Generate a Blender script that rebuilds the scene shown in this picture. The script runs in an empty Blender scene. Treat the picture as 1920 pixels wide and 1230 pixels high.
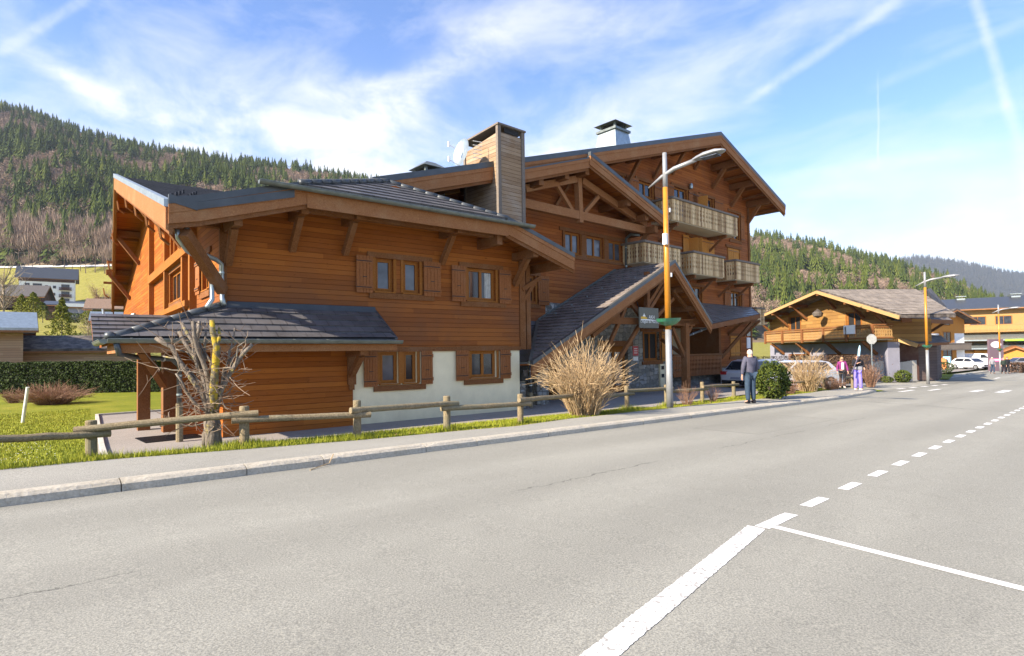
import bpy, bmesh, math, random
import numpy as np
from mathutils import Vector, Matrix
rnd = random.Random(7); npr = np.random.default_rng(11)
rad = math.radians
scene = bpy.context.scene
COL = scene.collection

# ------------------------------------------------------------------ camera, sky, sun, exposure
CAM_H = 1.4; FPX = 1087.0; PX, PY = 960.0, 634.0
AZ = rad(46.4); PITCH = rad(1.42); ROLL = 0.0144
_S0, _S1 = math.cos(AZ), math.sin(AZ)
FWD = Vector((_S0*math.cos(PITCH), _S1*math.cos(PITCH), math.sin(PITCH)))
_R0 = Vector((_S1, -_S0, 0)); _U0 = Vector((-_S0*math.sin(PITCH), -_S1*math.sin(PITCH), math.cos(PITCH)))
RGT = _R0*math.cos(ROLL) - _U0*math.sin(ROLL); UPV = _U0*math.cos(ROLL) + _R0*math.sin(ROLL)
EYE = Vector((0, 0, CAM_H))
cam = bpy.data.cameras.new('camera'); camo = bpy.data.objects.new('camera', cam); COL.objects.link(camo)
m3 = Matrix((RGT, UPV, -FWD)).transposed(); camo.matrix_world = Matrix.Translation(EYE) @ m3.to_4x4()
cam.sensor_width = 36; cam.lens = FPX/1920*36; cam.shift_y = (PY-615)/1920; cam.clip_end = 12000; cam.clip_start = 0.05
scene.camera = camo
scene.view_settings.view_transform = 'Standard'; scene.view_settings.look = 'None'
scene.view_settings.exposure = 1.38; scene.view_settings.gamma = 1
scene.view_settings.use_white_balance = True; scene.view_settings.white_balance_temperature = 7400; scene.view_settings.white_balance_tint = 12

def ray(u, v): return FWD + RGT*((u-PX)/FPX) + UPV*((PY-v)/FPX)
def at(u, D, v=650):                      # point seen at pixel (u,v) at depth D
    d = ray(u, v); t = D/(d.x*_S0+d.y*_S1); return EYE + d*t
def GZ(x): return -0.023*x                # road plane
def gnd(u, v, off=0.0):
    d = ray(u, v); t = (CAM_H-off)/(-d.z-0.023*d.x); return EYE + d*t
def proj(p):
    d = Vector(p)-EYE; w = d.dot(FWD); return PX+FPX*d.dot(RGT)/w, PY-FPX*d.dot(UPV)/w, w

SUN_TO = Vector((-1.0, 0.13, 0.60)).normalized()
sun = bpy.data.lights.new('sun', 'SUN'); suno = bpy.data.objects.new('sun', sun); COL.objects.link(suno)
sun.energy = 5.0; sun.angle = rad(0.5); sun.color = (1.0, 0.94, 0.84)
suno.rotation_euler = SUN_TO.to_track_quat('Z', 'Y').to_euler()
world = bpy.data.worlds.new('World'); scene.world = world; world.use_nodes = True
wn = world.node_tree.nodes; wl = world.node_tree.links
for n in list(wn): wn.remove(n)
def nd(tree, typ, **kw):
    n = tree.nodes.new(typ)
    for k, v in kw.items():
        if k.startswith('i_'): n.inputs[k[2:].replace('_', ' ')].default_value = v
        else: setattr(n, k, v)
    return n
class NT:                                   # tiny helper for node maths
    def __init__(s, tree): s.t = tree
    def lk(s, a, b): s.t.links.new(a, b)
    def put(s, sock, v):
        if isinstance(v, bpy.types.NodeSocket): s.lk(v, sock)
        else: sock.default_value = v
    def m(s, op, a, b=None, c=None, clamp=False):
        n = s.t.nodes.new('ShaderNodeMath'); n.operation = op; n.use_clamp = clamp
        s.put(n.inputs[0], a)
        if b is not None: s.put(n.inputs[1], b)
        if c is not None: s.put(n.inputs[2], c)
        return n.outputs[0]
    def vm(s, op, a, b=None, out=0):
        n = s.t.nodes.new('ShaderNodeVectorMath'); n.operation = op; s.put(n.inputs[0], a)
        if b is not None:
            if op == 'SCALE': s.put(n.inputs['Scale'], b)
            else: s.put(n.inputs[1], b)
        return n.outputs['Value'] if op in ('DOT_PRODUCT', 'LENGTH') else n.outputs[0]
    def mr(s, v, a, b, c=0.0, d=1.0, smooth=False):
        n = s.t.nodes.new('ShaderNodeMapRange'); n.clamp = True
        if smooth: n.interpolation_type = 'SMOOTHSTEP'
        s.put(n.inputs[0], v); n.inputs[1].default_value = a; n.inputs[2].default_value = b; n.inputs[3].default_value = c; n.inputs[4].default_value = d
        return n.outputs[0]
    def noise(s, vec, scale, detail=4, rough=0.55, dist=0.0, col=False):
        n = s.t.nodes.new('ShaderNodeTexNoise'); s.put(n.inputs['Vector'], vec)
        n.inputs['Scale'].default_value = scale; n.inputs['Detail'].default_value = detail
        n.inputs['Roughness'].default_value = rough; n.inputs['Distortion'].default_value = dist
        return n.outputs['Color' if col else 'Fac']
    def mul3(s, vec, v): return s.vm('MULTIPLY', vec, v)
    def mix(s, f, a, b, mode='MIX'):
        n = s.t.nodes.new('ShaderNodeMix'); n.data_type = 'RGBA'; n.blend_type = mode
        s.put(n.inputs[0], f); s.put(n.inputs[6], a if isinstance(a, bpy.types.NodeSocket) else c4(a)); s.put(n.inputs[7], b if isinstance(b, bpy.types.NodeSocket) else c4(b))
        return n.outputs[2]
    def ramp(s, f, stops):
        n = s.t.nodes.new('ShaderNodeValToRGB'); s.lk(f, n.inputs[0]); e = n.color_ramp.elements
        while len(e) < len(stops): e.new(0.5)
        for q, (p, c) in zip(e, stops): q.position = p; q.color = c4(c)
        return n.outputs[0]
    def sep(s, v):
        n = s.t.nodes.new('ShaderNodeSeparateXYZ'); s.lk(v, n.inputs[0]); return n.outputs
    def comb(s, x, y, z):
        n = s.t.nodes.new('ShaderNodeCombineXYZ'); s.put(n.inputs[0], x); s.put(n.inputs[1], y); s.put(n.inputs[2], z); return n.outputs[0]
def c4(c): return (c[0], c[1], c[2], 1.0)

T = NT(world.node_tree)
sky = nd(world.node_tree, 'ShaderNodeTexSky', sky_type='NISHITA', sun_disc=False, sun_elevation=math.asin(SUN_TO.z),
         sun_rotation=math.atan2(SUN_TO.x, SUN_TO.y), altitude=1000, air_density=1.1, dust_density=0.7, ozone_density=2.0)
tc = wn.new('ShaderNodeTexCoord'); dirv = T.vm('NORMALIZE', tc.outputs['Generated'])
sx = T.sep(dirv)
zc = T.m('MAXIMUM', sx[2], 0.06)
flat = T.comb(T.m('DIVIDE', sx[0], zc), T.m('DIVIDE', sx[1], zc), 0.0)
def bandmask(p1, p2, w, soft, over=0.25, jit=0.0, jscale=6.0):
    a = ray(*p1).normalized(); b = ray(*p2).normalized(); n = a.cross(b).normalized(); mid = (a+b).normalized()
    dd = T.vm('DOT_PRODUCT', dirv, tuple(n))
    if jit: dd = T.m('ADD', dd, T.m('MULTIPLY', T.m('SUBTRACT', T.noise(dirv, jscale, 3), 0.5), jit))
    m = T.mr(T.m('ABSOLUTE', dd), w*soft, w, 1.0, 0.0, True)
    half = mid.dot(a)
    al = T.vm('DOT_PRODUCT', dirv, tuple(mid))
    e = T.mr(al, half-over*(1-half), half+over*(1-half)+1e-4, 0.0, 1.0, True)
    return T.m('MULTIPLY', m, e)
wisp = T.noise(T.mul3(flat, (1.0, 1.0, 1.0)), 1.3, 6, 0.55, 0.15)
streak = T.noise(T.vm('ADD', T.mul3(dirv, (7.0, 3.5, 12.0)), (3.1, 1.7, 0.4)), 1.0, 7, 0.60, 0.35)
fine = T.noise(dirv, 26.0, 6, 0.6, 0.6)
cl = T.m('MULTIPLY', T.mr(streak, 0.42, 0.72), 0.42)
wide = [((180, 170), (760, 330), .08, .0, .62), ((640, 250), (950, 50), .075, .0, .62), ((650, 330), (1250, 330), .17, .0, .60), ((0, 90), (520, 330), .022, .0, .5), ((560, 160), (860, 120), .03, .0, .4), ((1050, 330), (1450, 60), .09, .0, .28),
        ((1150, 440), (1900, 430), .12, .0, .40), ((0, 330), (700, 230), .16, .0, .35), ((1000, 20), (1300, 60), .10, 0, .30)]
for p1, p2, w, s0, k in wide:
    cl = T.m('ADD', cl, T.m('MULTIPLY', T.m('MULTIPLY', bandmask(p1, p2, w, s0, 1.2, .12, 3.0), T.mr(T.m('ADD', T.m('MULTIPLY', streak, .5), T.m('ADD', T.m('MULTIPLY', wisp, .3), T.m('MULTIPLY', fine, .2))), .38, .60, .12, 1.0)), k))
tr = [((160, 0), (0, 98), .010, .1, .55), ((1700, -10), (1400, 190), .013, .0, .62), ((1825, -10), (1905, 245), .010, .0, .70), ((1905, 245), (1935, 420), .014, .0, .35),
      ((1920, 40), (1640, 165), .012, .0, .28), ((1647, 140), (1647, 300), .0022, .1, .45), ((100, 130), (330, 240), .02, .0, .35), ((1350, 350), (1850, 280), .016, .0, .28)]
for p1, p2, w, s0, k in tr:
    cl = T.m('ADD', cl, T.m('MULTIPLY', T.m('MULTIPLY', bandmask(p1, p2, w, s0, .5, .008, 14.0), T.mr(fine, .25, .62, .35, 1.0)), k*.62))
hz = T.mr(sx[2], 0.0, 0.36, 0.62, 0.0, True)
cl = T.m('MINIMUM', T.m('ADD', T.m('MULTIPLY', cl, .86), hz), 0.92)
skyc = T.mix(1.0, sky.outputs[0], (0.60, 0.84, 1.22), 'MULTIPLY')
ccol = T.mix(cl, skyc, (4.1, 4.45, 5.0))
bg = wn.new('ShaderNodeBackground'); bg.inputs[1].default_value = 0.11
wl.new(ccol, bg.inputs[0]); wo = wn.new('ShaderNodeOutputWorld'); wl.new(bg.outputs[0], wo.inputs[0])

# ------------------------------------------------------------------ mesh helpers
class MB:
    def __init__(s): s.v = []; s.f = []; s.uv = []; s.mk = []
    def _m(s): s.mk.append((len(s.v), len(s.f)))
    def face(s, pts, uv=None):
        i = len(s.v); s.v += [tuple(p) for p in pts]; s.f.append(tuple(range(i, i+len(pts)))); s.uv.append(uv or [(0, 0)]*len(pts))
    def hexa(s, p):      # 8 points: bottom 0-3 (ccw), top 4-7
        s._m()
        i = len(s.v); s.v += [tuple(q) for q in p]
        for f in ((3, 2, 1, 0), (4, 5, 6, 7), (0, 1, 5, 4), (1, 2, 6, 5), (2, 3, 7, 6), (3, 0, 4, 7)):
            s.f.append(tuple(i+k for k in f)); s.uv.append([(0, 0)]*4)
    def box(s, x0, x1, y0, y1, z0, z1):
        s.hexa([(x0, y0, z0), (x1, y0, z0), (x1, y1, z0), (x0, y1, z0), (x0, y0, z1), (x1, y0, z1), (x1, y1, z1), (x0, y1, z1)])
    def fbox(s, F, s0, s1, o0, o1, z0, z1):
        s.hexa([F(s0, o1, z0), F(s1, o1, z0), F(s1, o0, z0), F(s0, o0, z0), F(s0, o1, z1), F(s1, o1, z1), F(s1, o0, z1), F(s0, o0, z1)])
    def beam(s, p, q, w, h, up=(0, 0, 1)):
        p = Vector(p); q = Vector(q); d = (q-p).normalized(); up = Vector(up)
        if abs(d.dot(up)) > .97: up = Vector((1, 0.02, 0))
        r = d.cross(up).normalized()*(w/2); u = r.cross(d).normalized()*(h/2)
        s.hexa([p-r-u, p+r-u, q+r-u, q-r-u, p-r+u, p+r+u, q+r+u, q-r+u])
    def slab(s, pts, th, dn=(0, 0, -1)):   # polygon pts (top) extruded by th along dn
        s._m()
        n = len(pts); i = len(s.v); dn = Vector(dn)
        s.v += [tuple(p) for p in pts] + [tuple(Vector(p)+dn*th) for p in pts]
        s.f.append(tuple(range(i, i+n))); s.f.append(tuple(range(i+2*n-1, i+n-1, -1)))
        for k in range(n):
            k2 = (k+1) % n; s.f.append((i+k, i+n+k, i+n+k2, i+k2))
        s.uv += [[(0, 0)]*n, [(0, 0)]*n] + [[(0, 0)]*4]*n
    def tube(s, pts, r, n=8, cap=True):
        s._m()
        pts = [Vector(p) for p in pts]; rs = r if isinstance(r, (list, tuple)) else [r]*len(pts)
        i0 = len(s.v); ref = None
        for k, p in enumerate(pts):
            if k == 0: d = pts[1]-p
            elif k == len(pts)-1: d = p-pts[k-1]
            else: d = (pts[k+1]-p).normalized()+(p-pts[k-1]).normalized()
            if d.length < 1e-9: d = Vector((0, 0, 1))
            d.normalize()
            if ref is None: ref = Vector((0, 0, 1)) if abs(d.z) < .9 else Vector((1, 0, 0))
            a = (ref - d*ref.dot(d))
            if a.length < 1e-4: a = d.orthogonal()
            a.normalize(); ref = a; b = d.cross(a)
            for j in range(n):
                t = 2*math.pi*j/n; s.v.append(tuple(p+(a*math.cos(t)+b*math.sin(t))*rs[k]))
        for k in range(len(pts)-1):
            for j in range(n):
                a0 = i0+k*n+j; a1 = i0+k*n+(j+1) % n
                s.f.append((a0, a1, a1+n, a0+n)); s.uv.append([(0, 0)]*4)
        if cap:
            s.f.append(tuple(i0+j for j in range(n-1, -1, -1))); s.uv.append([(0, 0)]*n)
            e = i0+(len(pts)-1)*n; s.f.append(tuple(e+j for j in range(n))); s.uv.append([(0, 0)]*n)
    def lathe(s, c, prof, n=20, ax=None):   # prof [(r,z)]
        s._m()
        i0 = len(s.v); c = Vector(c)
        for r, z in prof:
            for j in range(n):
                t = 2*math.pi*j/n; s.v.append((c.x+r*math.cos(t), c.y+r*math.sin(t), c.z+z))
        for k in range(len(prof)-1):
            for j in range(n):
                a0 = i0+k*n+j; a1 = i0+k*n+(j+1) % n
                s.f.append((a0, a1, a1+n, a0+n)); s.uv.append([(0, 0)]*4)
        s.f.append(tuple(i0+j for j in range(n-1, -1, -1))); s.uv.append([(0, 0)]*n)
        e = i0+(len(prof)-1)*n; s.f.append(tuple(e+j for j in range(n))); s.uv.append([(0, 0)]*n)
    def build(s, name, mat, parent=None, org=None, smooth=False, bevel=0):
        if name in SPLIT and len(s.mk) > 1 and s.mk[0] == (0, 0):
            mk = s.mk+[(len(s.v), len(s.f))]; out = []
            for (v0, f0), (v1, f1) in zip(mk[:-1], mk[1:]):
                q = MB(); q.v = s.v[v0:v1]; q.f = [tuple(i-v0 for i in f) for f in s.f[f0:f1]]; q.uv = s.uv[f0:f1]
                out.append(q.build(name, mat, parent, org, smooth, bevel))
            return out[0]
        me = bpy.data.meshes.new(name)
        o = org if org is not None else (ORG.get(parent.name) if parent else Vector((0, 0, 0)))
        if o is None: o = Vector((0, 0, 0))
        v = np.array(s.v, dtype=np.float64).reshape(-1, 3) - np.array(tuple(o))
        me.from_pydata(v.tolist(), [], s.f)
        me.materials.append(mat)
        if any(u[0] != (0, 0) or u[1] != (0, 0) for u in s.uv[:50]):
            ul = me.uv_layers.new(name='UVMap'); fl = [c for u in s.uv for p in u for c in p]; ul.data.foreach_set('uv', fl)
        if smooth: me.polygons.foreach_set('use_smooth', [True]*len(me.polygons))
        ob = bpy.data.objects.new(name, me); COL.objects.link(ob)
        if parent: ob.parent = parent; ORG[ob.name] = o
        else: ob.location = o; ORG[ob.name] = o
        if bevel:
            b = ob.modifiers.new('bevel', 'BEVEL'); b.width = bevel; b.segments = 2; b.limit_method = 'ANGLE'
        return ob
ORG = {}
SPLIT = {'rafter', 'post', 'ice_hook', 'corner_post', 'snow_stop', 'brace', 'eave_beam', 'timber_frame', 'mullion_post', 'ledge_board', 'hinge', 'pole_box', 'roof_truss', 'porch_truss', 'canopy_frame', 'bracket', 'stringer', 'casing', 'curtain', 'box_window', 'eyes_and_mouth'}
def tag(o, label=None, cat=None, group=None, kind=None):
    if label: o['label'] = label
    if cat: o['category'] = cat
    if group: o['group'] = group
    if kind: o['kind'] = kind
    return o
def thing(name, label, cat, loc=(0, 0, 0), group=None):
    o = bpy.data.objects.new(name, None); COL.objects.link(o); o.location = loc; o.empty_display_size = .2; ORG[o.name] = Vector(loc)
    return tag(o, label, cat, group)
def copy_tree(o, parent=None):
    c = o.copy(); COL.objects.link(c); c.parent = parent
    for ch in list(o.children): copy_tree(ch, c)
    return c
def place(o, loc, rz=0, sc=1, label=None):
    o.location = loc; o.rotation_euler = (0, 0, rz); o.scale = (sc, sc, sc)
    if label: o['label'] = label
    return o
class Frame:           # facade frame: s along facade, o outward (towards the road), z up
    def __init__(f, x, y, a):
        a = rad(a); f.x, f.y = x, y; f.d = (math.cos(a), math.sin(a)); f.n = (math.sin(a), -math.cos(a))
    def __call__(f, s, o, z): return (f.x+f.d[0]*s+f.n[0]*o, f.y+f.d[1]*s+f.n[1]*o, z)
    def px(f, u, v, o=0):
        d = ray(u, v); px, py = f.x+f.n[0]*o, f.y+f.n[1]*o
        t = (px*f.n[0]+py*f.n[1])/(d.x*f.n[0]+d.y*f.n[1])
        return ((t*d.x-f.x)*f.d[0]+(t*d.y-f.y)*f.d[1], CAM_H+t*d.z)
    def P(f, u, v, o=0):
        s, z = f.px(u, v, o); return f(s, o, z)
W = Frame(7.68, 14.37, -5.6)
B = Frame(34.36, 15.61, -1.5)

# wall with rectangular holes; top = function s->z ; cuts = extra s positions
def wall(mb, F, s0, s1, z0, top, holes=(), o=0.0, cuts=(), reveal=0.16):
    tf = top if callable(top) else (lambda s: top)
    xs = sorted(set([s0, s1]+[c for c in cuts if s0 < c < s1]+[h[0] for h in holes]+[h[1] for h in holes]))
    for a, b in zip(xs[:-1], xs[1:]):
        if b-a < 1e-4: continue
        mid = (a+b)/2; hs = sorted([(h[2], h[3]) for h in holes if h[0] <= mid <= h[1]])
        z = z0
        for h0, h1 in hs+[(None, None)]:
            if h0 is None:
                mb.face([F(a, o, z), F(b, o, z), F(b, o, tf(b)), F(a, o, tf(a))])
            else:
                if h0-z > 1e-3: mb.face([F(a, o, z), F(b, o, z), F(b, o, h0), F(a, o, h0)])
                z = h1
    for h in holes:
        a, b, c, d = h; i = o-reveal
        mb.face([F(a, o, c), F(a, o, d), F(a, i, d), F(a, i, c)]); mb.face([F(b, o, c), F(b, i, c), F(b, i, d), F(b, o, d)])
        mb.face([F(a, o, d), F(b, o, d), F(b, i, d), F(a, i, d)]); mb.face([F(a, o, c), F(a, i, c), F(b, i, c), F(b, o, c)])

def clip_v(poly, v0, v1):      # poly list of (u,v); clip to v0<=v<=v1
    def cl(pl, f, lim, keep_ge):
        out = []
        for i in range(len(pl)):
            a, b = pl[i], pl[(i+1) % len(pl)]
            ia = a[1] >= lim-1e-9 if keep_ge else a[1] <= lim+1e-9; ib = b[1] >= lim-1e-9 if keep_ge else b[1] <= lim+1e-9
            if ia: out.append(a)
            if ia != ib:
                t = (lim-a[1])/(b[1]-a[1]); out.append((a[0]+t*(b[0]-a[0]), lim))
        return out
    p = cl(poly, 0, v0, True)
    return cl(p, 0, v1, False) if p else p
def tiles(mb, pts, row=.36, step=.035, lift=.02):
    """overlapping tile courses on the planar roof polygon pts (3d, any order); courses run horizontally"""
    P = [Vector(p) for p in pts]; n = Vector((0, 0, 0))
    for i in range(len(P)): n += P[i].cross(P[(i+1) % len(P)])
    n.normalize()
    if n.z < 0: n = -n
    u = Vector((0, 0, 1)).cross(n).normalized(); v = n.cross(u).normalized()
    o = P[0]; q = [((p-o).dot(u), (p-o).dot(v)) for p in P]
    vmin = min(a[1] for a in q); vmax = max(a[1] for a in q); k = 0; z = vmin
    while z < vmax-1e-3:
        z1 = min(z+row, vmax); c = clip_v(q, z, z1)
        if c and len(c) > 2:
            def P3(a, h): return o+u*a[0]+v*a[1]+n*h
            hh = lambda a: lift+step*(1-(a[1]-z)/row)
            mb.face([P3(a, hh(a)) for a in c], [(a[0]+50, k*1.0+(a[1]-z)/row+50) for a in c])
            low = sorted([a for a in c if abs(a[1]-z) < 1e-6], key=lambda a: a[0])
            if len(low) >= 2:
                a, b = low[0], low[-1]
                mb.face([P3(a, lift-.01 if k else -0.02), P3(b, lift-.01 if k else -0.02), P3(b, lift+step), P3(a, lift+step)], [(a[0]+50, k+50.5), (b[0]+50, k+50.5), (b[0]+50, k+50.6), (a[0]+50, k+50.6)])
        z = z1; k += 1

# ------------------------------------------------------------------ materials
MATS = {}
def newmat(name):
    m = bpy.data.materials.new(name); m.use_nodes = True; t = m.node_tree
    b = t.nodes['Principled BSDF']; MATS[name] = m
    return m, NT(t), b
def bump(N, b, h, strength=.5, dist=.02):
    n = N.t.nodes.new('ShaderNodeBump'); n.inputs['Strength'].default_value = strength; n.inputs['Distance'].default_value = dist
    N.put(n.inputs['Height'], h); N.lk(n.outputs[0], b.inputs['Normal'])
def objc(N):
    n = N.t.nodes.new('ShaderNodeTexCoord'); return n.outputs['Object']
def plain(name, col, rough=.6, metal=0, var=.12, scale=6, spec=.5, bmp=0):
    m, N, b = newmat(name); p = objc(N)
    f = N.noise(p, scale, 5, .6)
    lo = tuple(c*(1-var*1.6) for c in col); hi = tuple(min(1, c*(1+var*1.6)) for c in col)
    N.lk(N.ramp(f, [(.3, lo), (.7, hi)]), b.inputs['Base Color'])
    b.inputs['Roughness'].default_value = rough; b.inputs['Metallic'].default_value = metal; b.inputs['Specular IOR Level'].default_value = spec
    if bmp: bump(N, b, N.noise(p, scale*6, 4), bmp, .01)
    return m
def siding(name, cols, board=.135, rough=.62, weather=(0.23, 0.12, 0.07), wamt=.5, wz=None):
    m, N, b = newmat(name); p = objc(N); s = N.sep(p)
    zb = N.m('DIVIDE', s[2], board); idx = N.m('FLOOR', zb); fr = N.m('FRACT', zb)
    # board length cells along x+y
    lx = N.m('ADD', s[0], N.m('MULTIPLY', s[1], 1.0)); 
    seg = N.m('FLOOR', N.m('ADD', N.m('DIVIDE', lx, 3.4), N.m('MULTIPLY', idx, .37)))
    wnz = N.t.nodes.new('ShaderNodeTexWhiteNoise'); wnz.noise_dimensions = '2D'; N.lk(N.comb(idx, seg, 0.0), wnz.inputs['Vector'])
    grain = N.noise(N.mul3(p, (1.2, 1.2, 26.0)), 2.4, 6, .65, .4)
    blot = N.noise(p, .55, 4, .6, .3)
    knots = N.noise(N.mul3(p, (6.0, 6.0, 14.0)), 1.6, 2, .5)
    c = N.ramp(N.m('ADD', N.m('MULTIPLY', wnz.outputs[0], .42), N.m('ADD', N.m('MULTIPLY', grain, .7), -.07)), [(.15, cols[0]), (.5, cols[1]), (.9, cols[2])])
    wf = N.m('MULTIPLY', N.mr(N.m('ADD', blot, N.m('MULTIPLY', N.m('SUBTRACT', grain, .5), .5)), .42, .68), wamt)
    if wz:
        bandf = N.m('MULTIPLY', N.mr(s[2], wz[0], wz[1], 0, 1, True), N.mr(s[2], wz[2], wz[3], 1, 0, True)); wf = N.m('ADD', N.m('MULTIPLY', wf, .45), N.m('MULTIPLY', N.m('MULTIPLY', bandf, N.mr(blot, .25, .6, .45, 1)), .72), clamp=True)
    c = N.mix(wf, c, weather)
    c = N.mix(N.mr(knots, .69, .76, 0, .6), c, tuple(q*.35 for q in cols[0]))
    gro = N.mr(fr, .0, .13, 1.0, 0.0)
    c = N.mix(N.m('MULTIPLY', gro, .74), c, (0.02, 0.008, 0.004))
    N.lk(c, b.inputs['Base Color']); b.inputs['Roughness'].default_value = .8; b.inputs['Specular IOR Level'].default_value = .10
    h = N.m('SUBTRACT', N.m('MULTIPLY', grain, .12), gro)
    bump(N, b, h, .7, .012)
    return m
def timber(name, cols, rough=.65, gs=1.7, wamt=.25, weather=(.25, .2, .15)):
    m, N, b = newmat(name); p = objc(N)
    g = N.noise(N.mul3(p, (5.0*gs, 5.0*gs, 5.0*gs)), 2.0, 7, .7, 2.2)
    f2 = N.noise(p, 1.3, 4, .6)
    c = N.ramp(g, [(.28, cols[0]), (.5, cols[1]), (.72, cols[2])])
    c = N.mix(N.mr(f2, .5, .7, 0, wamt), c, weather)
    N.lk(c, b.inputs['Base Color']); b.inputs['Roughness'].default_value = .8; b.inputs['Specular IOR Level'].default_value = .10
    bump(N, b, g, .35, .01)
    return m
def brick(name, base, mort, w=.3, h=1.0, msz=.02, rough=.6, var=.25, off=.5, uv=True, bmp=.4):
    m, N, b = newmat(name)
    t = N.t.nodes.new('ShaderNodeTexBrick'); tc = N.t.nodes.new('ShaderNodeTexCoord')
    N.lk(tc.outputs['UV'], t.inputs['Vector'])
    t.inputs['Color1'].default_value = c4([q*(1-var) for q in base]); t.inputs['Color2'].default_value = c4([q*(1+var) for q in base])
    t.inputs['Mortar'].default_value = c4(mort); t.inputs['Scale'].default_value = 1; t.inputs['Mortar Size'].default_value = msz
    t.inputs['Brick Width'].default_value = w; t.inputs['Row Height'].default_value = h; t.offset = off
    n = N.noise(tc.outputs['Object'], 2.2, 6, .65); n2 = N.noise(tc.outputs['Object'], 30, 3)
    c = N.mix(N.mr(n, .42, .72, 0, .5), t.outputs[0], tuple(min(1, q*1.7+.02) for q in base))
    c = N.mix(N.mr(n2, .62, .75, 0, .35), c, (.26, .25, .22))
    N.lk(c, b.inputs['Base Color']); b.inputs['Roughness'].default_value = rough
    bump(N, b, N.m('ADD', N.m('MULTIPLY', t.outputs['Fac'], -1.0), N.m('MULTIPLY', n2, .3)), bmp, .01)
    return m
OR = [(0.20, 0.055, 0.011), (0.335, 0.099, 0.019), (0.46, 0.155, 0.030)]
M_SIDE = siding('larch_siding', OR, .135, weather=(0.19, 0.076, 0.036), wamt=.55, wz=(1.95, 2.35, 2.9, 4.6))
M_SIDEB = siding('larch_siding_big', [(0.19, 0.054, 0.015), (0.33, 0.100, 0.028), (0.45, 0.158, 0.044)], .135, weather=(0.20, 0.088, 0.05), wamt=.5)
M_SOFF = siding('soffit_boards', [(0.20, 0.055, 0.012), (0.32, 0.10, 0.02), (0.40, 0.14, 0.03)], .12, wamt=.2)
M_GREYW = siding('grey_boards', [(0.20, 0.125, 0.075), (0.30, 0.20, 0.12), (0.37, 0.27, 0.18)], .13, weather=(.36, .32, .27), wamt=.7)
M_BEAM = timber('brown_beam', [(0.11, 0.038, 0.014), (0.20, 0.080, 0.030), (0.30, 0.135, 0.056)], wamt=.4, weather=(.24, .15, .095))
M_FASC = timber('fascia_wood', [(0.19, 0.075, 0.030), (0.30, 0.130, 0.055), (0.42, 0.20, 0.090)], wamt=.3, weather=(.40, .25, .14))
M_WIN = timber('window_wood', [(0.20, 0.065, 0.014), (0.30, 0.11, 0.024), (0.40, 0.16, 0.04)], wamt=.1)
M_SHUT = timber('shutter_wood', [(0.17, 0.058, 0.022), (0.28, 0.104, 0.038), (0.38, 0.155, 0.060)], wamt=.3, weather=(.3, .17, .1))
M_SHUTL = timber('shutter_wood_light', [(0.40, 0.15, 0.03), (0.52, 0.22, 0.05), (0.62, 0.29, 0.08)], wamt=.1)
def slatmat():
    m, N, b = newmat('balcony_slats'); p = objc(N); s = N.sep(p)
    w = N.t.nodes.new('ShaderNodeTexWhiteNoise'); w.noise_dimensions = '1D'; N.lk(N.m('FLOOR', N.m('DIVIDE', N.m('ADD', s[0], N.m('MULTIPLY', s[1], .97)), .15)), w.inputs['W'])
    g = N.noise(N.mul3(p, (9, 9, 2)), 2.0, 5, .7); f = N.m('ADD', N.m('MULTIPLY', w.outputs[0], .7), N.m('MULTIPLY', g, .45))
    N.lk(N.ramp(f, [(.15, (.18, .095, .04)), (.45, (.47, .30, .135)), (.85, (.76, .56, .31))]), b.inputs['Base Color']); b.inputs['Roughness'].default_value = .75; return m
M_BALC = slatmat()
M_RAILG = timber('grey_rail', [(0.11, 0.09, 0.075), (0.18, 0.15, 0.125), (0.25, 0.22, 0.19)])
M_POST = timber('fence_wood', [(0.10, 0.078, 0.048), (0.21, 0.165, 0.10), (0.34, 0.275, 0.18)], wamt=.6, weather=(.17, .17, .115))
M_TILE = brick('roof_tile', (0.088, 0.085, 0.088), (0.035, 0.033, 0.035), w=.34, h=1.0, msz=.012, rough=.36)
M_TILE2 = brick('porch_tile', (0.17, 0.145, 0.13), (0.03, 0.025, 0.025), w=.36, h=1.0, msz=.012, rough=.55)
M_SHING = brick('wood_shingle', (0.22, 0.185, 0.15), (0.05, 0.04, 0.035), w=.5, h=1.0, msz=.02, rough=.8)
M_METR = plain('metal_roofing', (0.052, 0.057, 0.063), .38, .2, .1, 3)
M_FLASH = plain('dark_flashing', (0.070, 0.078, 0.082), .42, .3, .1, 3)
M_ZINC = plain('zinc', (0.36, 0.41, 0.41), .38, .75, .12, 5)
M_GUT = plain('gutter_zinc', (0.16, 0.18, 0.165), .42, .5, .15, 5)
M_STUC = plain('cream_stucco', (0.84, 0.74, 0.50), .9, 0, .045, 1.6, .2, .25)
def _dirt():
    m = M_STUC; N = NT(m.node_tree); bs = m.node_tree.nodes['Principled BSDF']; src = bs.inputs['Base Color'].links[0].from_socket; p = objc(N); s = N.sep(p)
    n = N.noise(N.mul3(p, (1.4, 1.4, .8)), 2.6, 6, .65); f = N.m('MULTIPLY', N.mr(N.m('ADD', s[2], N.m('MULTIPLY', n, .9)), .35, 1.3, 1, 0), .45)
    N.lk(N.mix(f, src, (.40, .34, .22)), bs.inputs['Base Color'])
_dirt()
M_STUCG = plain('grey_stucco', (0.24, 0.24, 0.29), .9, 0, .05, 1.6, .2, .25)
M_STUCW = plain('white_stucco', (0.80, 0.79, 0.76), .9, 0, .04, 1.6, .2, .2)
M_BEIGE = plain('beige_plaster', (0.50, 0.43, 0.31), .9, 0, .04, 1.6, .2)
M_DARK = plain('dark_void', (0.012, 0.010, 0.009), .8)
M_IRON = plain('black_iron', (0.02, 0.02, 0.022), .5, .6)
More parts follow.
